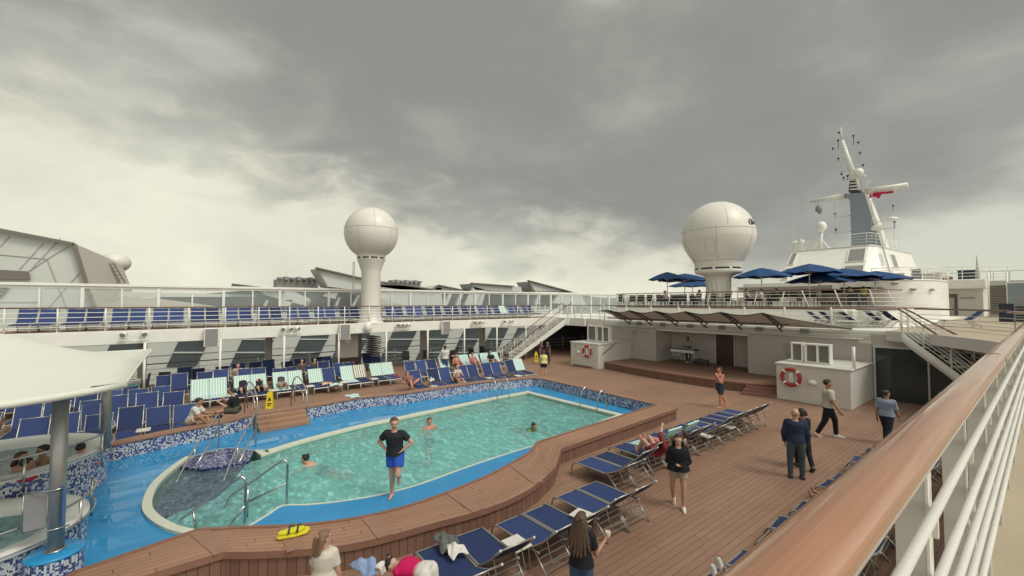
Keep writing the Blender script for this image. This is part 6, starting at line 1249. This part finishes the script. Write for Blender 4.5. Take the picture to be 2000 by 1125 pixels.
def person(label, loc, rz, H=1.72, skin='a', hair='k', top=None, bottom=None, shoes=None, P=None, near=False, fem=False, hairlen=0, cut=None, sleeve=.55, leglen=.5, group=None, hold=None, hat=None, fat=1.0, glasses=False, curl=.5):
    P = P or {}; t = thing('person', label, 'person', loc, rz, group); vox = .0085 if near else .014
    lean = nrm(P.get('lean', (0, .03, 1))); fw = V3(0, 1, 0); xd = lean.cross(fw) * -1; xd = nrm(P.get('xdir', (1, 0, 0))); yd = lean.cross(xd).normalized()
    if yd.dot(V3(0, 1, 0)) < 0 and abs(lean.z) > .2: yd = -yd
    tw = P.get('twist', 0); sx = (xd * math.cos(tw) + yd * math.sin(tw)); sy = (yd * math.cos(tw) - xd * math.sin(tw))
    th, sh = .245 * H, .246 * H; ua, fa = .172 * H, .15 * H; ank = .045 * H
    legs = {}
    dz = []
    for s, k in ((-1, 'L'), (1, 'R')):
        td = nrm(P.get('th' + k, (s * .04, 0, -1))); sd = nrm(P.get('sh' + k, (0, -.02, -1))); hip = V3(s * .048 * H, 0, 0); kn = hip + td * th; an = kn + sd * sh; legs[k] = (hip, kn, an); dz.append(an.z)
    pz = P.get('pz'); pz = -min(dz) + ank if pz is None else pz
    pel = V3(0, 0, pz); legs = {k: tuple(p + pel for p in v) for k, v in legs.items()}
    T = .29 * H; neck = pel + lean * T; chest = pel + lean * T * .72; waist = pel + lean * T * .36
    shw = (.086 if fem else .101) * H; arms = {}
    for s, k in ((-1, 'L'), (1, 'R')):
        s0 = pel + lean * (T * .90) + sx * s * shw; ud = nrm(P.get('ua' + k, (s * .14, 0, -1))); fd = nrm(P.get('fa' + k, (s * .04, .16, -1))); el = s0 + ud * ua; wr = el + fd * fa; arms[k] = (s0, el, wr, fd)
    hy = P.get('head', (0, 1, 0)); hf = nrm(hy); hu = nrm(P.get('headup', lean * .5 + V3(0, 0, .6))); hx = hf.cross(hu).normalized(); hf = hu.cross(hx).normalized(); hc = neck + nrm(lean * .4 + hu * .6) * .095 * H; hr = .067 * H
    f_ = fat * (1.04 if fem else 1.12)
    def torso(m, g=0., lo=-.06, hi=1.0, flare=0):
        prof = [(-.10, .060, .056), (-.02, .094 if fem else .088, .068), (.12, .088 if fem else .084, .064), (.36, .070 if fem else .080, .055), (.62, .088, .066), (.82, .098 if fem else .108, .066), (.92, .088 if fem else .100, .054), (.985, .058, .044), (1.03, .040, .038)]
        rings = []
        for s_, a, b in prof:
            if s_ < lo or s_ > hi: continue
            k = min(1, max(0, s_)); x = (xd * (1 - k) + sx * k).normalized(); y = (yd * (1 - k) + sy * k).normalized(); fl = flare * max(0, .4 - s_)
            rings.append((pel + lean * T * s_, x, y, (a * f_ + g) * H + fl, (b * f_ + g) * H + fl))
        loft(m, rings)
    m = MB(); torso(m)
    if fem: 
        for s in (-1, 1): m.sphere(pel + lean * T * .70 + sx * s * .042 * H + sy * .052 * H, .036 * H, 10, 8)
    for k in 'LR':
        hip, kn, an = legs[k]; cap(m, hip, kn, .050 * H * f_, .032 * H); mid = kn.lerp(an, .3); cap(m, kn, mid, .031 * H, .033 * H); cap(m, mid, an, .033 * H, .021 * H)
        hip2 = hip; bd = nrm(P.get('foot' + k, (0, 1, -.05))); cap(m, an - bd * .02 * H - V3(0, 0, .022 * H) * (bd.z > -.6), an + bd * .045 * H - V3(0, 0, .024 * H) * (bd.z > -.6), .023 * H, .021 * H); cap(m, an + bd * .04 * H - V3(0, 0, .026 * H) * (bd.z > -.6), an + bd * .095 * H - V3(0, 0, .031 * H) * (bd.z > -.6), .021 * H, .014 * H)
        s0, el, wr, fd = arms[k]; cap(m, s0, el, .031 * H * f_, .023 * H); mid = el.lerp(wr, .35); cap(m, el, mid, .023 * H, .0235 * H); cap(m, mid, wr, .0235 * H, .015 * H)
        # hand: palm, four curled fingers of different lengths, thumb
        hs = -1 if k == 'L' else 1; side = fd.cross(V3(0, 1, 0)) if abs(fd.y) < .8 else fd.cross(V3(0, 0, 1)); side = nrm(side) * (1 if side.x * hs > 0 else -1); nr = nrm(P.get('palm' + k, side * -1)); ax = fd.cross(nr).normalized(); nr = ax.cross(fd).normalized()
        pc = wr + fd * .028 * H
        for q in (-1.2, -.4, .4, 1.2): cap(m, wr + ax * q * .006 * H, wr + fd * .048 * H + ax * q * .0095 * H, .0095 * H, .0085 * H, 8)
        for q, ln in ((-1.5, .036), (-.5, .044), (.5, .041), (1.5, .031)):
            b0 = wr + fd * .048 * H + ax * q * .0105 * H; b1 = b0 + (fd * (1 - curl * .3) + nr * curl * .5).normalized() * ln * H * .5; b2 = b1 + (fd * (1 - curl) + nr * curl).normalized() * ln * H * .5; cap(m, b0, b1, .0062 * H, .0056 * H, 7); cap(m, b1, b2, .0056 * H, .0045 * H, 7)
        a0 = wr + fd * .012 * H + ax * -.014 * H; a1 = a0 + (fd * .7 - ax * .7).normalized() * .026 * H; cap(m, a0, a1, .008 * H, .0065 * H, 7); cap(m, a1, a1 + (fd * .9 + nr * .4).normalized() * .024 * H, .0065 * H, .005 * H, 7)
    cap(m, neck - lean * .02 * H, hc - hu * .02 * H, .034 * H, .031 * H)
    # head: skull, jaw, nose, brow, lips, ears
    hm = Matrix((hx, hf, hu)).transposed().to_4x4()
    def hp(x, y, z): return hc + hx * x * hr + hf * y * hr + hu * z * hr
    def he(x, y, z, a, b, c): mm = Matrix.Translation(hp(x, y, z)) @ hm @ Matrix.Diagonal((a * hr, b * hr, c * hr, 1)); bmesh.ops.create_uvsphere(m.b, u_segments=14, v_segments=10, radius=1, matrix=mm)
    he(0, -.10, .22, .74, .94, .86); he(0, .22, -.30, .55, .60, .72); he(0, .36, -.62, .34, .36, .28); he(0, .86, -.12, .12, .18, .16); he(0, .76, .20, .42, .14, .12); he(0, .74, -.45, .22, .12, .10)
    for s in (-1, 1): he(s * .74, -.05, -.02, .09, .18, .26)
    remesh(m.build('body', SK[skin], t), vox)
    if near or P.get('eyes'):
        for s in (-1, 1): e = MB(); e.sphere(hp(s * .26, .80, .07), .085 * hr, 8, 6); e.build('eye', M['black'], t)
    if glasses: e = MB(); e.bar(hp(-.55, .82, .06), hp(.55, .82, .06), .03 * hr, .26 * hr); e.build('sunglasses', M['black'], t)
    if hair:
        h = MB(); mm = Matrix.Translation(hp(0, -.26, .34)) @ hm @ Matrix.Diagonal((.80 * hr, .90 * hr, .80 * hr, 1)); bmesh.ops.create_uvsphere(h.b, u_segments=16, v_segments=12, radius=1, matrix=mm)
        mm = Matrix.Translation(hp(0, .22, .80)) @ hm @ Matrix.Diagonal((.60 * hr, .50 * hr, .26 * hr, 1)); bmesh.ops.create_uvsphere(h.b, u_segments=12, v_segments=8, radius=1, matrix=mm)
        if hairlen:
            dn = nrm(P.get('hairdir', (0, -.12, -1))); k0 = hp(0, -.72, .0)
            for q in ((-.62, -.10, .78), (-.42, -.2, .9), (-.2, -.25, 1), (.0, -.27, .98), (.2, -.25, .96), (.42, -.2, .9), (.62, -.10, .76), (0, -.1, .9)): cap(h, hp(q[0], -.50 + q[1], .1), hp(q[0] * (1.1 + hairlen * 3.4), -.70 + q[1], 0) + dn * hairlen * q[2], .36 * hr, .17 * hr)
        if cut == 'pony': cap(h, hp(0, -.95, .55), hp(0, -1.35, .45), .22 * hr, .24 * hr); cap(h, hp(0, -1.35, .45), hp(0, -1.45, -.6) + nrm(P.get('hairdir', (0, -.1, -1))) * .16, .26 * hr, .10 * hr)
        if cut == 'bun': h.sphere(hp(0, -.75, 1.0), .42 * hr, 10, 8)
        rs_ = random.Random(len(label))
        for q in range(26 if near else 10):
            a_, e_ = rs_.uniform(0, 6.283), rs_.uniform(.05, 1.4); d_ = (math.cos(a_) * math.cos(e_), math.sin(a_) * math.cos(e_), math.sin(e_))
            if d_[1] > .55 and d_[2] < .6: continue
            b_ = hp(d_[0] * .72, -.26 + d_[1] * .82, .30 + d_[2] * .74); cap(h, b_, b_ + (hx * d_[0] + hf * (d_[1] - .3) - hu * .6) * .22 * hr, .16 * hr, .07 * hr, 6)
        o = remesh(h.build('hair', HR[hair], t), vox * .8, 1)
        if cut == 'pony': s_ = MB(); s_.tube([hp(.26 * math.cos(a), -1.12, .5 + .26 * math.sin(a)) for a in [R(30 * q) for q in range(12)]], .10 * hr, 6, close=True); s_.build('hair_tie', cl((.5, .22, .22)), t)
    if hair and not hat:      # short locks so the hairline is uneven
            pass
    if hat: h = MB(); mm = Matrix.Translation(hp(0, -.1, .62)) @ hm @ Matrix.Diagonal((.88 * hr, 1.02 * hr, .66 * hr, 1)); bmesh.ops.create_uvsphere(h.b, u_segments=14, v_segments=10, radius=1, matrix=mm); cap(h, hp(-.4, .9, .55), hp(.4, .9, .55), .2 * hr, .2 * hr); remesh(h.build('cap', cl(hat), t), vox)
    if top:
        m = MB(); crop_ = P.get('crop'); torso(m, .009 + P.get('loose', 0), lo=(.3 if crop_ else -.03), hi=1.0, flare=P.get('flare', .03))
        for k in 'LR':
            s0, el, wr, fd = arms[k]; cap(m, s0 - sx * (-.03 if k == 'L' else .03) * H, s0, .038 * H * f_, .0385 * H * f_)
            if sleeve > 0:
                e = s0.lerp(el, min(1, sleeve * 1.0)); m.tube([s0, s0.lerp(e, .5), e], [.042 * H * f_, .040 * H * f_, .039 * H * f_], 12)
                if sleeve > 1: e2 = el.lerp(wr, min(1, sleeve - 1)); m.tube([e, e2], [.038 * H * f_, .030 * H], 12); m.sphere(el, .037 * H * f_, 10, 8)
        remesh(m.build('top', cl(top), t), vox, 2)
    if bottom:
        m = MB(); g = .010; rings = [(-.13, .060, .06), (-.02, .092, .070), (.14, .090, .066), (.27, .080 if fem else .084, .060)]
        loft(m, [(pel + lean * T * s_, xd, yd, (a * f_ + g) * H, (b * f_ + g) * H) for s_, a, b in rings])
        for k in 'LR':
            hip, kn, an = legs[k]
            if leglen <= 1: e = hip.lerp(kn, leglen); m.tube([hip, e], [.064 * H * f_, .060 * H * f_], 14); m.sphere(hip, .064 * H * f_, 12, 8)
            else: e = kn.lerp(an, min(.96, leglen - 1)); m.sphere(hip, .063 * H * f_, 12, 8); m.tube([hip, kn], [.063 * H * f_, .046 * H], 14); m.sphere(kn, .0425 * H, 12, 8); m.tube([kn, e], [.043 * H, .034 * H], 14)
        remesh(m.build('trousers' if leglen > 1 else 'shorts', cl(bottom), t), vox, 2)
    if shoes:
        for k in 'LR':
            hip, kn, an = legs[k]; bd = nrm(P.get('foot' + k, (0, 1, -.05))); m = MB(); dn = V3(0, 0, .024 * H); cap(m, an - bd * .028 * H - dn, an + bd * .03 * H - dn, .031 * H, .029 * H); cap(m, an + bd * .03 * H - dn * 1.1, an + bd * .095 * H - dn * 1.25, .027 * H, .020 * H); remesh(m.build('shoe', cl(shoes, .6), t), vox, 2)
    if hold:
        k, kind, cc = hold; s0, el, wr, fd = arms[k]; c = wr + fd * .06 * H; o = MB()
        if kind == 'phone': o.box(c + V3(0, .02, .02), (.075, .012, .15), rx=R(-35))
        elif kind == 'cup': o.tube([c - V3(0, 0, .05), c + V3(0, 0, .07)], [.03, .042], 12)
        elif kind == 'bag': o.sphere(c - V3(0, 0, .16), .15, 12, 8, (.6, 1, 1.1)); o.tube([c + V3(0, -.07, -.08), c, c + V3(0, .07, -.08)], .012, 6)
        elif kind == 'book': o.box(c + V3(0, .02, .03), (.26, .02, .19), rx=R(30))
        x = o.build('held_' + kind, cl(cc), None); x.location = t.matrix_basis @ V3(0, 0, 0) if 0 else loc; x.rotation_euler = (0, 0, rz); tag(x, {'phone': 'small phone', 'cup': 'small drink cup', 'bag': 'dark shoulder bag', 'book': 'open book'}[kind] + ' held by the ' + label.split(' person ')[-1] if 0 else kind + ' held by ' + ' '.join(label.split()[:11]), kind)
    return t
def face_px(u, v, z, u2, v2, z2=None):
    a = at(u, v, z); b = at(u2, v2, z if z2 is None else z2); d = b - a; return math.atan2(-d.x, d.y)
def cam_rz(p, off=0): d = CAM - Vector(p); return math.atan2(-d.x, d.y) + R(off)      # facing the camera, turned by off degrees
def hgt(u, v0, v1, z): p = at(u, v1, z); d = (p - CAM).dot(_M @ Vector((0, 0, -1))); return (v1 - v0) / FPX * d
WALK = dict(thL=(-.04, .35, -1), shL=(0, -.05, -1), thR=(.04, -.22, -1), shR=(0, -.55, -1), footR=(0, .8, -.6), uaL=(-.14, -.3, -1), faL=(-.05, .05, -1), uaR=(.14, .3, -1), faR=(.04, .6, -1))
p = at(771, 970, FZ)   # man standing on one leg on the blue surround
person('man in a black tee and blue shorts standing on one leg at the pool edge', p, cam_rz(p, -20), hgt(771, 820, 970, FZ) * 1.03, 'a', 'b', (.022, .024, .03), (.03, .09, .42), None, dict(lean=(.03, .04, 1), thR=(-.05, .03, -1), shR=(-.01, -.03, -1), thL=(-.12, .45, -1), shL=(.25, -.9, -.45), footL=(0, .2, -1), uaL=(-.75, -.25, -.8), faL=(.7, .35, -.55), uaR=(.75, -.25, -.8), faR=(-.75, .35, -.55), head=(-.55, 1, -.12), eyes=1, loose=.006), near=True, sleeve=.62, leglen=.62, curl=.7)
p = at(1326, 994, 0)
person('woman with dark hair in a loose black cardigan and beige shorts walking towards the rail', p, cam_rz(p, 8), 1.62, 'a', 'k', (.015, .015, .018), (.38, .32, .24), (.62, .60, .55), dict(thL=(-.05, .1, -1), shL=(.02, -.02, -1), thR=(.10, -.25, -1), shR=(-.12, -.5, -1), footR=(0, .7, -.7), uaL=(-.3, -.1, -1), faL=(.72, .6, -.1), uaR=(.3, -.1, -1), faR=(-.72, .6, -.1), head=(.1, 1, -.55), eyes=1, loose=.020, flare=.10, hairdir=(0, .1, -1)), near=True, fem=True, hairlen=.22, sleeve=1.7, leglen=.45, hold=('R', 'phone', (.03, .03, .035)))
p = at(1556, 934, 0); away = lambda p, off=0: cam_rz(p, 180 + off)
person('bald older man in a navy jacket and grey blue trousers seen from behind', p, away(p, 10), hgt(1556, 797, 934, 0) * .99, 'a', None, (.025, .035, .07), (.07, .09, .11), (.05, .05, .055), dict(thL=(-.10, .02, -1), thR=(.10, .05, -1), uaL=(-.25, .0, -1), faL=(.1, .35, -1), uaR=(.25, 0, -1), faR=(-.1, .35, -1), loose=.012, flare=.03), near=True, sleeve=1.9, leglen=1.97, fat=.98)
q = p + (p - CAM).normalized() * .75; q.z = 0
person('woman with black hair and dark coat walking close beside the bald man', q + V3(.09, .22, 0), away(q, 25), 1.64, 'b', 'k', (.02, .02, .025), (.03, .03, .035), (.05, .05, .05), dict(WALK, loose=.012), fem=True, sleeve=1.9, leglen=1.95, hairlen=.06, hold=('L', 'bag', (.02, .02, .02)))
p = at(1619, 854, 0)
person('man in a cream shirt and black trousers with white shoes walking past the white box', p, R(-68), hgt(1619, 741, 854, 0) * 1.02, 'b', 'k', (.42, .40, .35), (.018, .018, .02), (.62, .60, .56), dict(WALK, thL=(-.04, .42, -1), shL=(0, .05, -1), shR=(0, -.5, -1), thR=(.04, -.25, -1), loose=.01, flare=.05, eyes=1), near=True, sleeve=.8, leglen=1.95)
p = at(1733, 868, 0)
person('man in a light blue shirt seen from behind beside the teak handrail', p, away(p, -25), 1.74, 'b', 'k', (.24, .29, .38), (.03, .035, .05), (.1, .1, .1), dict(WALK, loose=.014, head=(.5, 1, -.1)), near=True, sleeve=.85, leglen=1.95)
p = at(1407, 796, 0)
person('bare chested man in dark swim shorts holding his hand to his face by the stage', p, cam_rz(p, -48), hgt(1407, 718, 796, 0) * 1.02, 'r', 'k', None, (.03, .045, .06), None, dict(thL=(-.04, .2, -1), shL=(0, .0, -1), thR=(.04, -.35, -1), shR=(0, -.7, -1), footR=(0, .6, -.8), uaL=(-.1, .55, -.9), faL=(.25, .35, 1), uaR=(.2, -.2, -1), faR=(.05, .1, -1)), near=True, leglen=.8)
p = V3(-6.0, 1.55, 0); p = at(634, 1036, 1.42); g = V3(p.x, p.y, 0)
person('girl in a cream tee with a light brown ponytail looking along the bench', g, away(g, -28), 1.43, 'a', 'l', (.55, .52, .45), (.20, .24, .30), (.5, .5, .5), dict(uaL=(-.22, .1, -1), faL=(0, .3, -1), uaR=(.22, .1, -1), faR=(0, .3, -1), head=(.62, .75, -.10), eyes=1, loose=.014, flare=.06, hairdir=(-.25, -.1, -1)), near=True, fem=True, hairlen=.20, cut='pony', sleeve=.75, leglen=.6)
p = at(1135, 1002, 1.52); g = V3(p.x, p.y, 0)
person('girl with very long dark brown hair and a black white-edged tee holding a snack', g, away(g, -12), 1.54, 'b', 'b', (.02, .02, .024), (.06, .10, .19), (.5, .5, .5), dict(uaR=(.25, .15, -1), faR=(.35, .75, .35), uaL=(-.1, .25, -1), faL=(.35, .8, .1), head=(.15, 1, -.12), hairdir=(.0, -.26, -1), loose=.006), near=True, fem=True, hairlen=.42, sleeve=.7, leglen=1.95, hold=('R', 'cup', (.55, .45, .33)))
p = at(832, 1118, .80); g = V3(p.x, p.y, 0)
person('girl in a magenta top and white shorts bending forward over the loungers', g + V3(.05, .0, 0), R(118), 1.55, 'a', 'k', (.50, .012, .10), (.60, .56, .53), None, dict(lean=(0, 1, -.05), xdir=(1, 0, 0), thL=(-.06, -.1, -1), thR=(.06, -.1, -1), uaL=(-.05, .25, -1), faL=(0, .35, -1), uaR=(.05, .25, -1), faR=(0, .35, -1), head=(0, -.1, -1), headup=(0, 1, -.35), crop=1, hairdir=(.1, .4, -.9)), near=True, fem=True, cut='pony', sleeve=0, leglen=.5)
# two men sitting on the far bench edge
SIT = dict(thL=(-.12, 1, .12), shL=(0, .1, -1), thR=(.12, 1, .12), shR=(0, .05, -1))
LOT = dict(thL=(-.55, 1, .55), shL=(.5, .45, -.75), thR=(.55, 1, .55), shR=(-.5, .45, -.75), pz=.10)
p = at(372, 828, BZ); person('man in a white tee sitting hunched on the far bench looking at a phone', p, R(-20), 1.72, 'b', 'k', (.58, .56, .52), (.50, .42, .34), None, dict(LOT, lean=(0, .42, 1), uaL=(-.1, .55, -.8), faL=(.2, .9, .0), uaR=(.1, .55, -.8), faR=(-.2, .9, 0), head=(0, 1, -.7)), near=True, leglen=.6, sleeve=.7, hold=('R', 'phone', (.03, .03, .03)))
p = at(462, 806, BZ); person('man in a black tee and olive shorts sitting on the far bench in profile, eating', p, R(155), 1.76, 'a', 'k', (.02, .022, .026), (.08, .085, .06), (.03, .03, .03), dict(LOT, thL=(-.12, 1, .05), shL=(.1, .9, -.3), thR=(.3, 1, .45), shR=(-.2, .5, -.8), lean=(0, .25, 1), uaL=(-.1, .5, -.9), faL=(.1, .8, .5), uaR=(.1, .5, -.8), faR=(-.1, .8, .7), head=(0, 1, -.35)), near=True, leglen=.8, sleeve=.7)
# swimmers
def swim(u, v, label, rz, skin, hair, dz, P, **k):
    p = at(u, v, WZ); p.z = WZ - dz; return person(label, p, rz, 1.7, skin, hair, k.pop('top', None), k.pop('bottom', (.03, .04, .10)), None, P, **k)
def hd(u, v, u2, v2): return face_px(u, v, WZ, u2, v2)
FLOAT = dict(lean=(0, .95, .30), thL=(-.1, -1, -.2), shL=(0, -1, 0), thR=(.1, -1, -.2), shR=(0, -1, .05), uaL=(-.8, .5, -.3), faL=(-.3, 1, -.2), uaR=(.8, .5, -.3), faR=(.3, 1, -.2), head=(0, 1, .1), headup=(0, -.1, 1), pz=0)
swim(629, 908, 'swimmer with a dark bun heading left across the pool', hd(700, 912, 600, 905), 'a', 'k', .16, FLOAT, fem=True, cut='bun')
swim(1027, 835, 'swimmer with dark tied hair and a patterned top in the far half of the pool', R(-95), 'b', 'k', .14, FLOAT, fem=True, cut='bun', top=(.12, .28, .12), sleeve=.3)
swim(838, 836, 'bare chested man standing waist deep in the pool with arms spread', cam_rz(at(838, 836, 0), 25), 'r', 'b', 1.32, dict(uaL=(-.9, .1, -.55), faL=(-.5, .6, -.15), uaR=(.8, .1, -.7), faR=(.3, .6, -.3), head=(.3, 1, 0)))
# bathers in the rear hot tub and front tub
for (u, v, lab, hr_, sk, rz, kw) in ((38, 900, 'woman with a long dark ponytail sitting in the rear hot tub', 'b', 'a', R(-30), dict(fem=True, hairlen=.2)), (90, 885, 'dark haired man at the back of the rear hot tub behind the steel column', 'k', 'b', R(-160), {}), (155, 884, 'dark haired bather leaning on the rim at the right side of the rear hot tub', 'k', 'r', R(70), {}), (45, 915, 'bather with black hair in front in the rear hot tub, head lowered', 'k', 'b', R(10), {})):
    p = at(u, v, .95); p.z = .95 - .98; person(lab, p, rz, 1.68, sk, hr_, None, (.03, .03, .06), None, dict(SIT, pz=.42, lean=(0, .1, 1), uaL=(-.35, .4, -.8), uaR=(.35, .4, -.8), faL=(.3, 1, .1), faR=(-.3, 1, .1)), **kw)
p = at(45, 934, .80); f = thing('float_ring', 'round red swim float in the rear hot tub', 'float', (p.x, p.y, .80)); MB().lathe([(0, .10), (.2, .10), (.28, .05), (.26, -.03), (0, -.05)], n=20).build('cushion', cl((.45, .03, .05), .4), f); MB().tube([(-.1, 0, .1), (0, 0, .14), (.1, 0, .1)], .015).build('handle', M['white'], f)
# sunbathers on loungers
REC = dict(lean=(0, -.85, .62), thL=(-.1, 1, .32), shL=(0, 1, -.25), thR=(.1, 1, .15), shR=(0, 1, -.1), footL=(0, .3, .9), footR=(0, .3, .9), uaL=(-.3, .2, -.6), faL=(.3, .8, .1), uaR=(.3, .2, -.6), faR=(-.3, .8, .1), head=(0, 1, .1), headup=(0, -.3, 1), pz=.12)
def recl(x, y, label, sk, hr_, rz=R(-90), z=.36, dx=0, **k):
    P = dict(REC); P.update(k.pop('P', {})); return person(label, V3(x + dx, y, z), rz, k.pop('H', 1.68), sk, hr_, k.pop('top', None), k.pop('bottom', (.03, .03, .05)), k.pop('shoe', None), P, **k)
y = F_front
recl(-23.0, y[1] - .30 + .0, 'man in black with a pink bag lying on a front row lounger across the deck', 'a', 'b', top=(.02, .02, .03), glasses=True); recl(-23.0, y[1] + .36, 'woman in a dark swimsuit with sunglasses lying beside the pink bag', 'a', 'k', top=(.02, .02, .03), fem=True, sleeve=0, glasses=True)
recl(-23.0, y[2] - .30, 'young man in a dark tee on a striped towel lounger behind the hoop handrail', 'b', 'k', top=(.06, .05, .06), bottom=(.3, .3, .32))
recl(-19.4, 8.75, 'person in shorts sitting cross legged at the left end of the far bench row', 'r', 'b', bottom=(.12, .13, .15), top=(.25, .12, .10), P=dict(thL=(-.5, .8, .6), shL=(.8, .3, -.4), thR=(.3, .9, .5), shR=(.0, .6, -.9)))
recl(-18.9, 11.05, 'woman in brown with a white towel sitting on the edge of a far lounger', 'a', 'l', P=dict(SIT, lean=(0, .1, 1), pz=.1), top=(.5, .45, .42), fem=True, bottom=(.15, .06, .04), z=.4)
for i, (yy, lab, tp, bt) in enumerate(((13.3, 'bare chested sunbather, left of the three people near the straight staircase', None, (.02, .02, .02)), (14.5, 'sunbather in a pink swimsuit, middle of the three people near the straight staircase', (.45, .2, .2), (.45, .2, .2)), (15.9, 'sunbather in a black top, right of the three people near the straight staircase', (.01, .02, .02), (.02, .02, .02)))): recl(-22.7, yy, lab, 'r' if i < 2 else 'a', 'k', P=dict(lean=(0, -.3, 1), thL=(-.2, 1, .5), shL=(0, .7, -.9), thR=(.2, 1, .5), shR=(0, .7, -.9)), top=tp, bottom=bt, glasses=True, z=.4)
p = at(851, 716, 0); p.x = -23.2; p.y = 12.7; person('man in a white tee and jeans standing under the walkway, back turned', p, R(60), 1.8, 'b', 'k', (.58, .57, .54), (.08, .11, .20), (.5, .5, .5), dict(loose=.012), leglen=1.95, sleeve=.7)
p = at(1062, 738, 0); person('woman in a yellow top and dark shorts standing on the deck with her back turned', p, away(p, 5), 1.62, 'a', 'b', (.62, .60, .24), (.02, .02, .03), None, dict(uaL=(-.28, 0, -1), uaR=(.28, 0, -1), loose=.008), fem=True, leglen=.6, sleeve=.5, fat=1.1)
for i, (u, lab) in enumerate(((1057, 'person in dark clothes in the shade left of the yellow topped woman'), (1070, 'person with a red headband in the shade right of the yellow topped woman'))): p = at(u, 712, 0); person(lab, p, cam_rz(p, 60 - 100 * i), 1.66, 'b', 'k', (.08, .05, .06), (.03, .03, .04), (.1, .1, .1), {}, leglen=1.9)
for i, (u, v, x, lab) in enumerate(((465, 712, -26.2, 'bare shouldered person seated behind the striped towels, leftmost'), (590, 705, -26.0, 'dark haired person seated behind the loungers, left of the pair'), (615, 704, -26.0, 'dark haired person seated behind the loungers, right of the pair'))):
    q = atX(u, v, x); person(lab, V3(x, q.y, .4), R(-90), 1.7, 'a', 'b', (.45, .32, .25) if i == 0 else (.1, .08, .07), (.1, .1, .12), None, dict(SIT, pz=.1, lean=(0, -.1, 1)))
# near row: woman lying in red with knees up
o = recl(-6.55, 9.97, 'woman in a dark red wrap lying back with knees raised in the near row', 'a', 'b', rz=R(90), bottom=(.20, .035, .045), top=(.20, .035, .045), fem=True, near=True, P=dict(thL=(-.1, .9, .75), shL=(0, .55, -1), thR=(.1, .8, .9), shR=(0, .4, -1), uaL=(-.1, .3, .8), faL=(.5, .2, .6), uaR=(.2, .2, -.6)), sleeve=1.4)
recl(-6.6, 10.63, 'sunburnt person lying on the pale green towel beside the woman in red', 'r', 'k', rz=R(90), top=(.4, .4, .4), near=True)
# sunbathers below the handrail: only their feet reach past the rail
for i, (y_, lab) in enumerate(((10.35, 'barefoot sunbather below the teak handrail, farther one'), (6.3, 'sunbather in white trainers below the teak handrail, nearer one'))): recl(-2.30, y_, lab, 'b', 'k', rz=R(90), top=(.2, .22, .3), bottom=(.05, .07, .16), leglen=1.8 if i else .6, shoe=(.62, .62, .60) if i else None)
# musician with keyboard on the stage
p = atY(1342, 700, 26.3); kx = p.x
person('keyboard player in a dark cap and light waistcoat behind a stand on the stage', V3(kx, 26.45, .45), R(180) + .1, 1.72, 'c', 'k', (.28, .28, .28), (.04, .04, .05), (.6, .6, .6), dict(uaL=(-.2, .5, -.9), faL=(.15, 1, -.15), uaR=(.2, .5, -.9), faR=(-.15, 1, -.15), head=(.1, 1, -.4)), leglen=1.9, sleeve=1.2)
k = thing('keyboard', 'dark electric keyboard with stand in front of the player on the stage', 'keyboard', (kx, 25.9, .45)); MB().box((0, 0, .95), (1.9, .36, .10)).build('case', M['black'], k, bevel=.02); MB().box((0, -.10, 1.005), (1.6, .16, .012)).build('keys', M['tabletop'], k); MB().box((0, -.19, .82), (1.7, .02, .18)).build('front_board', M['white2'], k)
for x in (-.75, -.35, .35, .75): MB().tube([(x, 0, .9), (x, 0, 0)], .022, 6).build('leg', M['steel'], k)
p = atY(1370, 705, 26.4); c = thing('equipment_case', 'dark soft equipment case on the stage floor beside the keyboard', 'case', (p.x, 26.4, .45)); MB().box((0, 0, .16), (.95, .4, .32)).build('body', M['dark'], c, bevel=.1); MB().tube([(-.15, 0, .31), (0, 0, .37), (.15, 0, .31)], .015).build('handle', M['black'], c)
# terrace guests and bar staff
for i, (u, y_, lab, tp, sk) in enumerate(((1299, 29.7, 'guest in a light shirt leaning on a hand, left end of the terrace', (.4, .36, .32), 'a'), (1366, 29.6, 'dark haired guest seated left of the radome pedestal', (.12, .12, .12), 'b'), (1459, 29.7, 'man in a pale shirt seated alone right of the radome pedestal', (.42, .42, .40), 'a'), (1487, 29.9, 'guest in white seated between two others on the terrace', (.5, .48, .45), 'a'), (1517, 29.7, 'guest in a black top seated near the white rail right of the radome', (.03, .03, .03), 'b'))):
    q = atY(u, 590, y_); person(lab, V3(q.x, y_, ZT + .40), R((-80, 70, -70, 100, 80)[i]), 1.72, sk, 'k', tp, (.06, .06, .08), (.1, .1, .1), dict(SIT, pz=.12, uaL=(-.1, .5, -.8), faL=(.1, .9, .2), uaR=(.1, .5, -.8), faR=(-.1, .9, .1)), leglen=1.9, sleeve=1.2)
for i, (u, lab) in enumerate(((1661, 'bar worker in a yellow vest and white hat at the dark bar opening, left'), (1688, 'bar worker in a yellow vest and white hat at the dark bar opening, right'))): q = atY(u, 590, 42.6); person(lab, V3(q.x, 42.6, ZT), R(-60 + 60 * i), 1.75, 'c', 'k', (.42, .36, .12), (.1, .1, .1), None, dict(), leglen=1.9, hat=(.55, .53, .48))
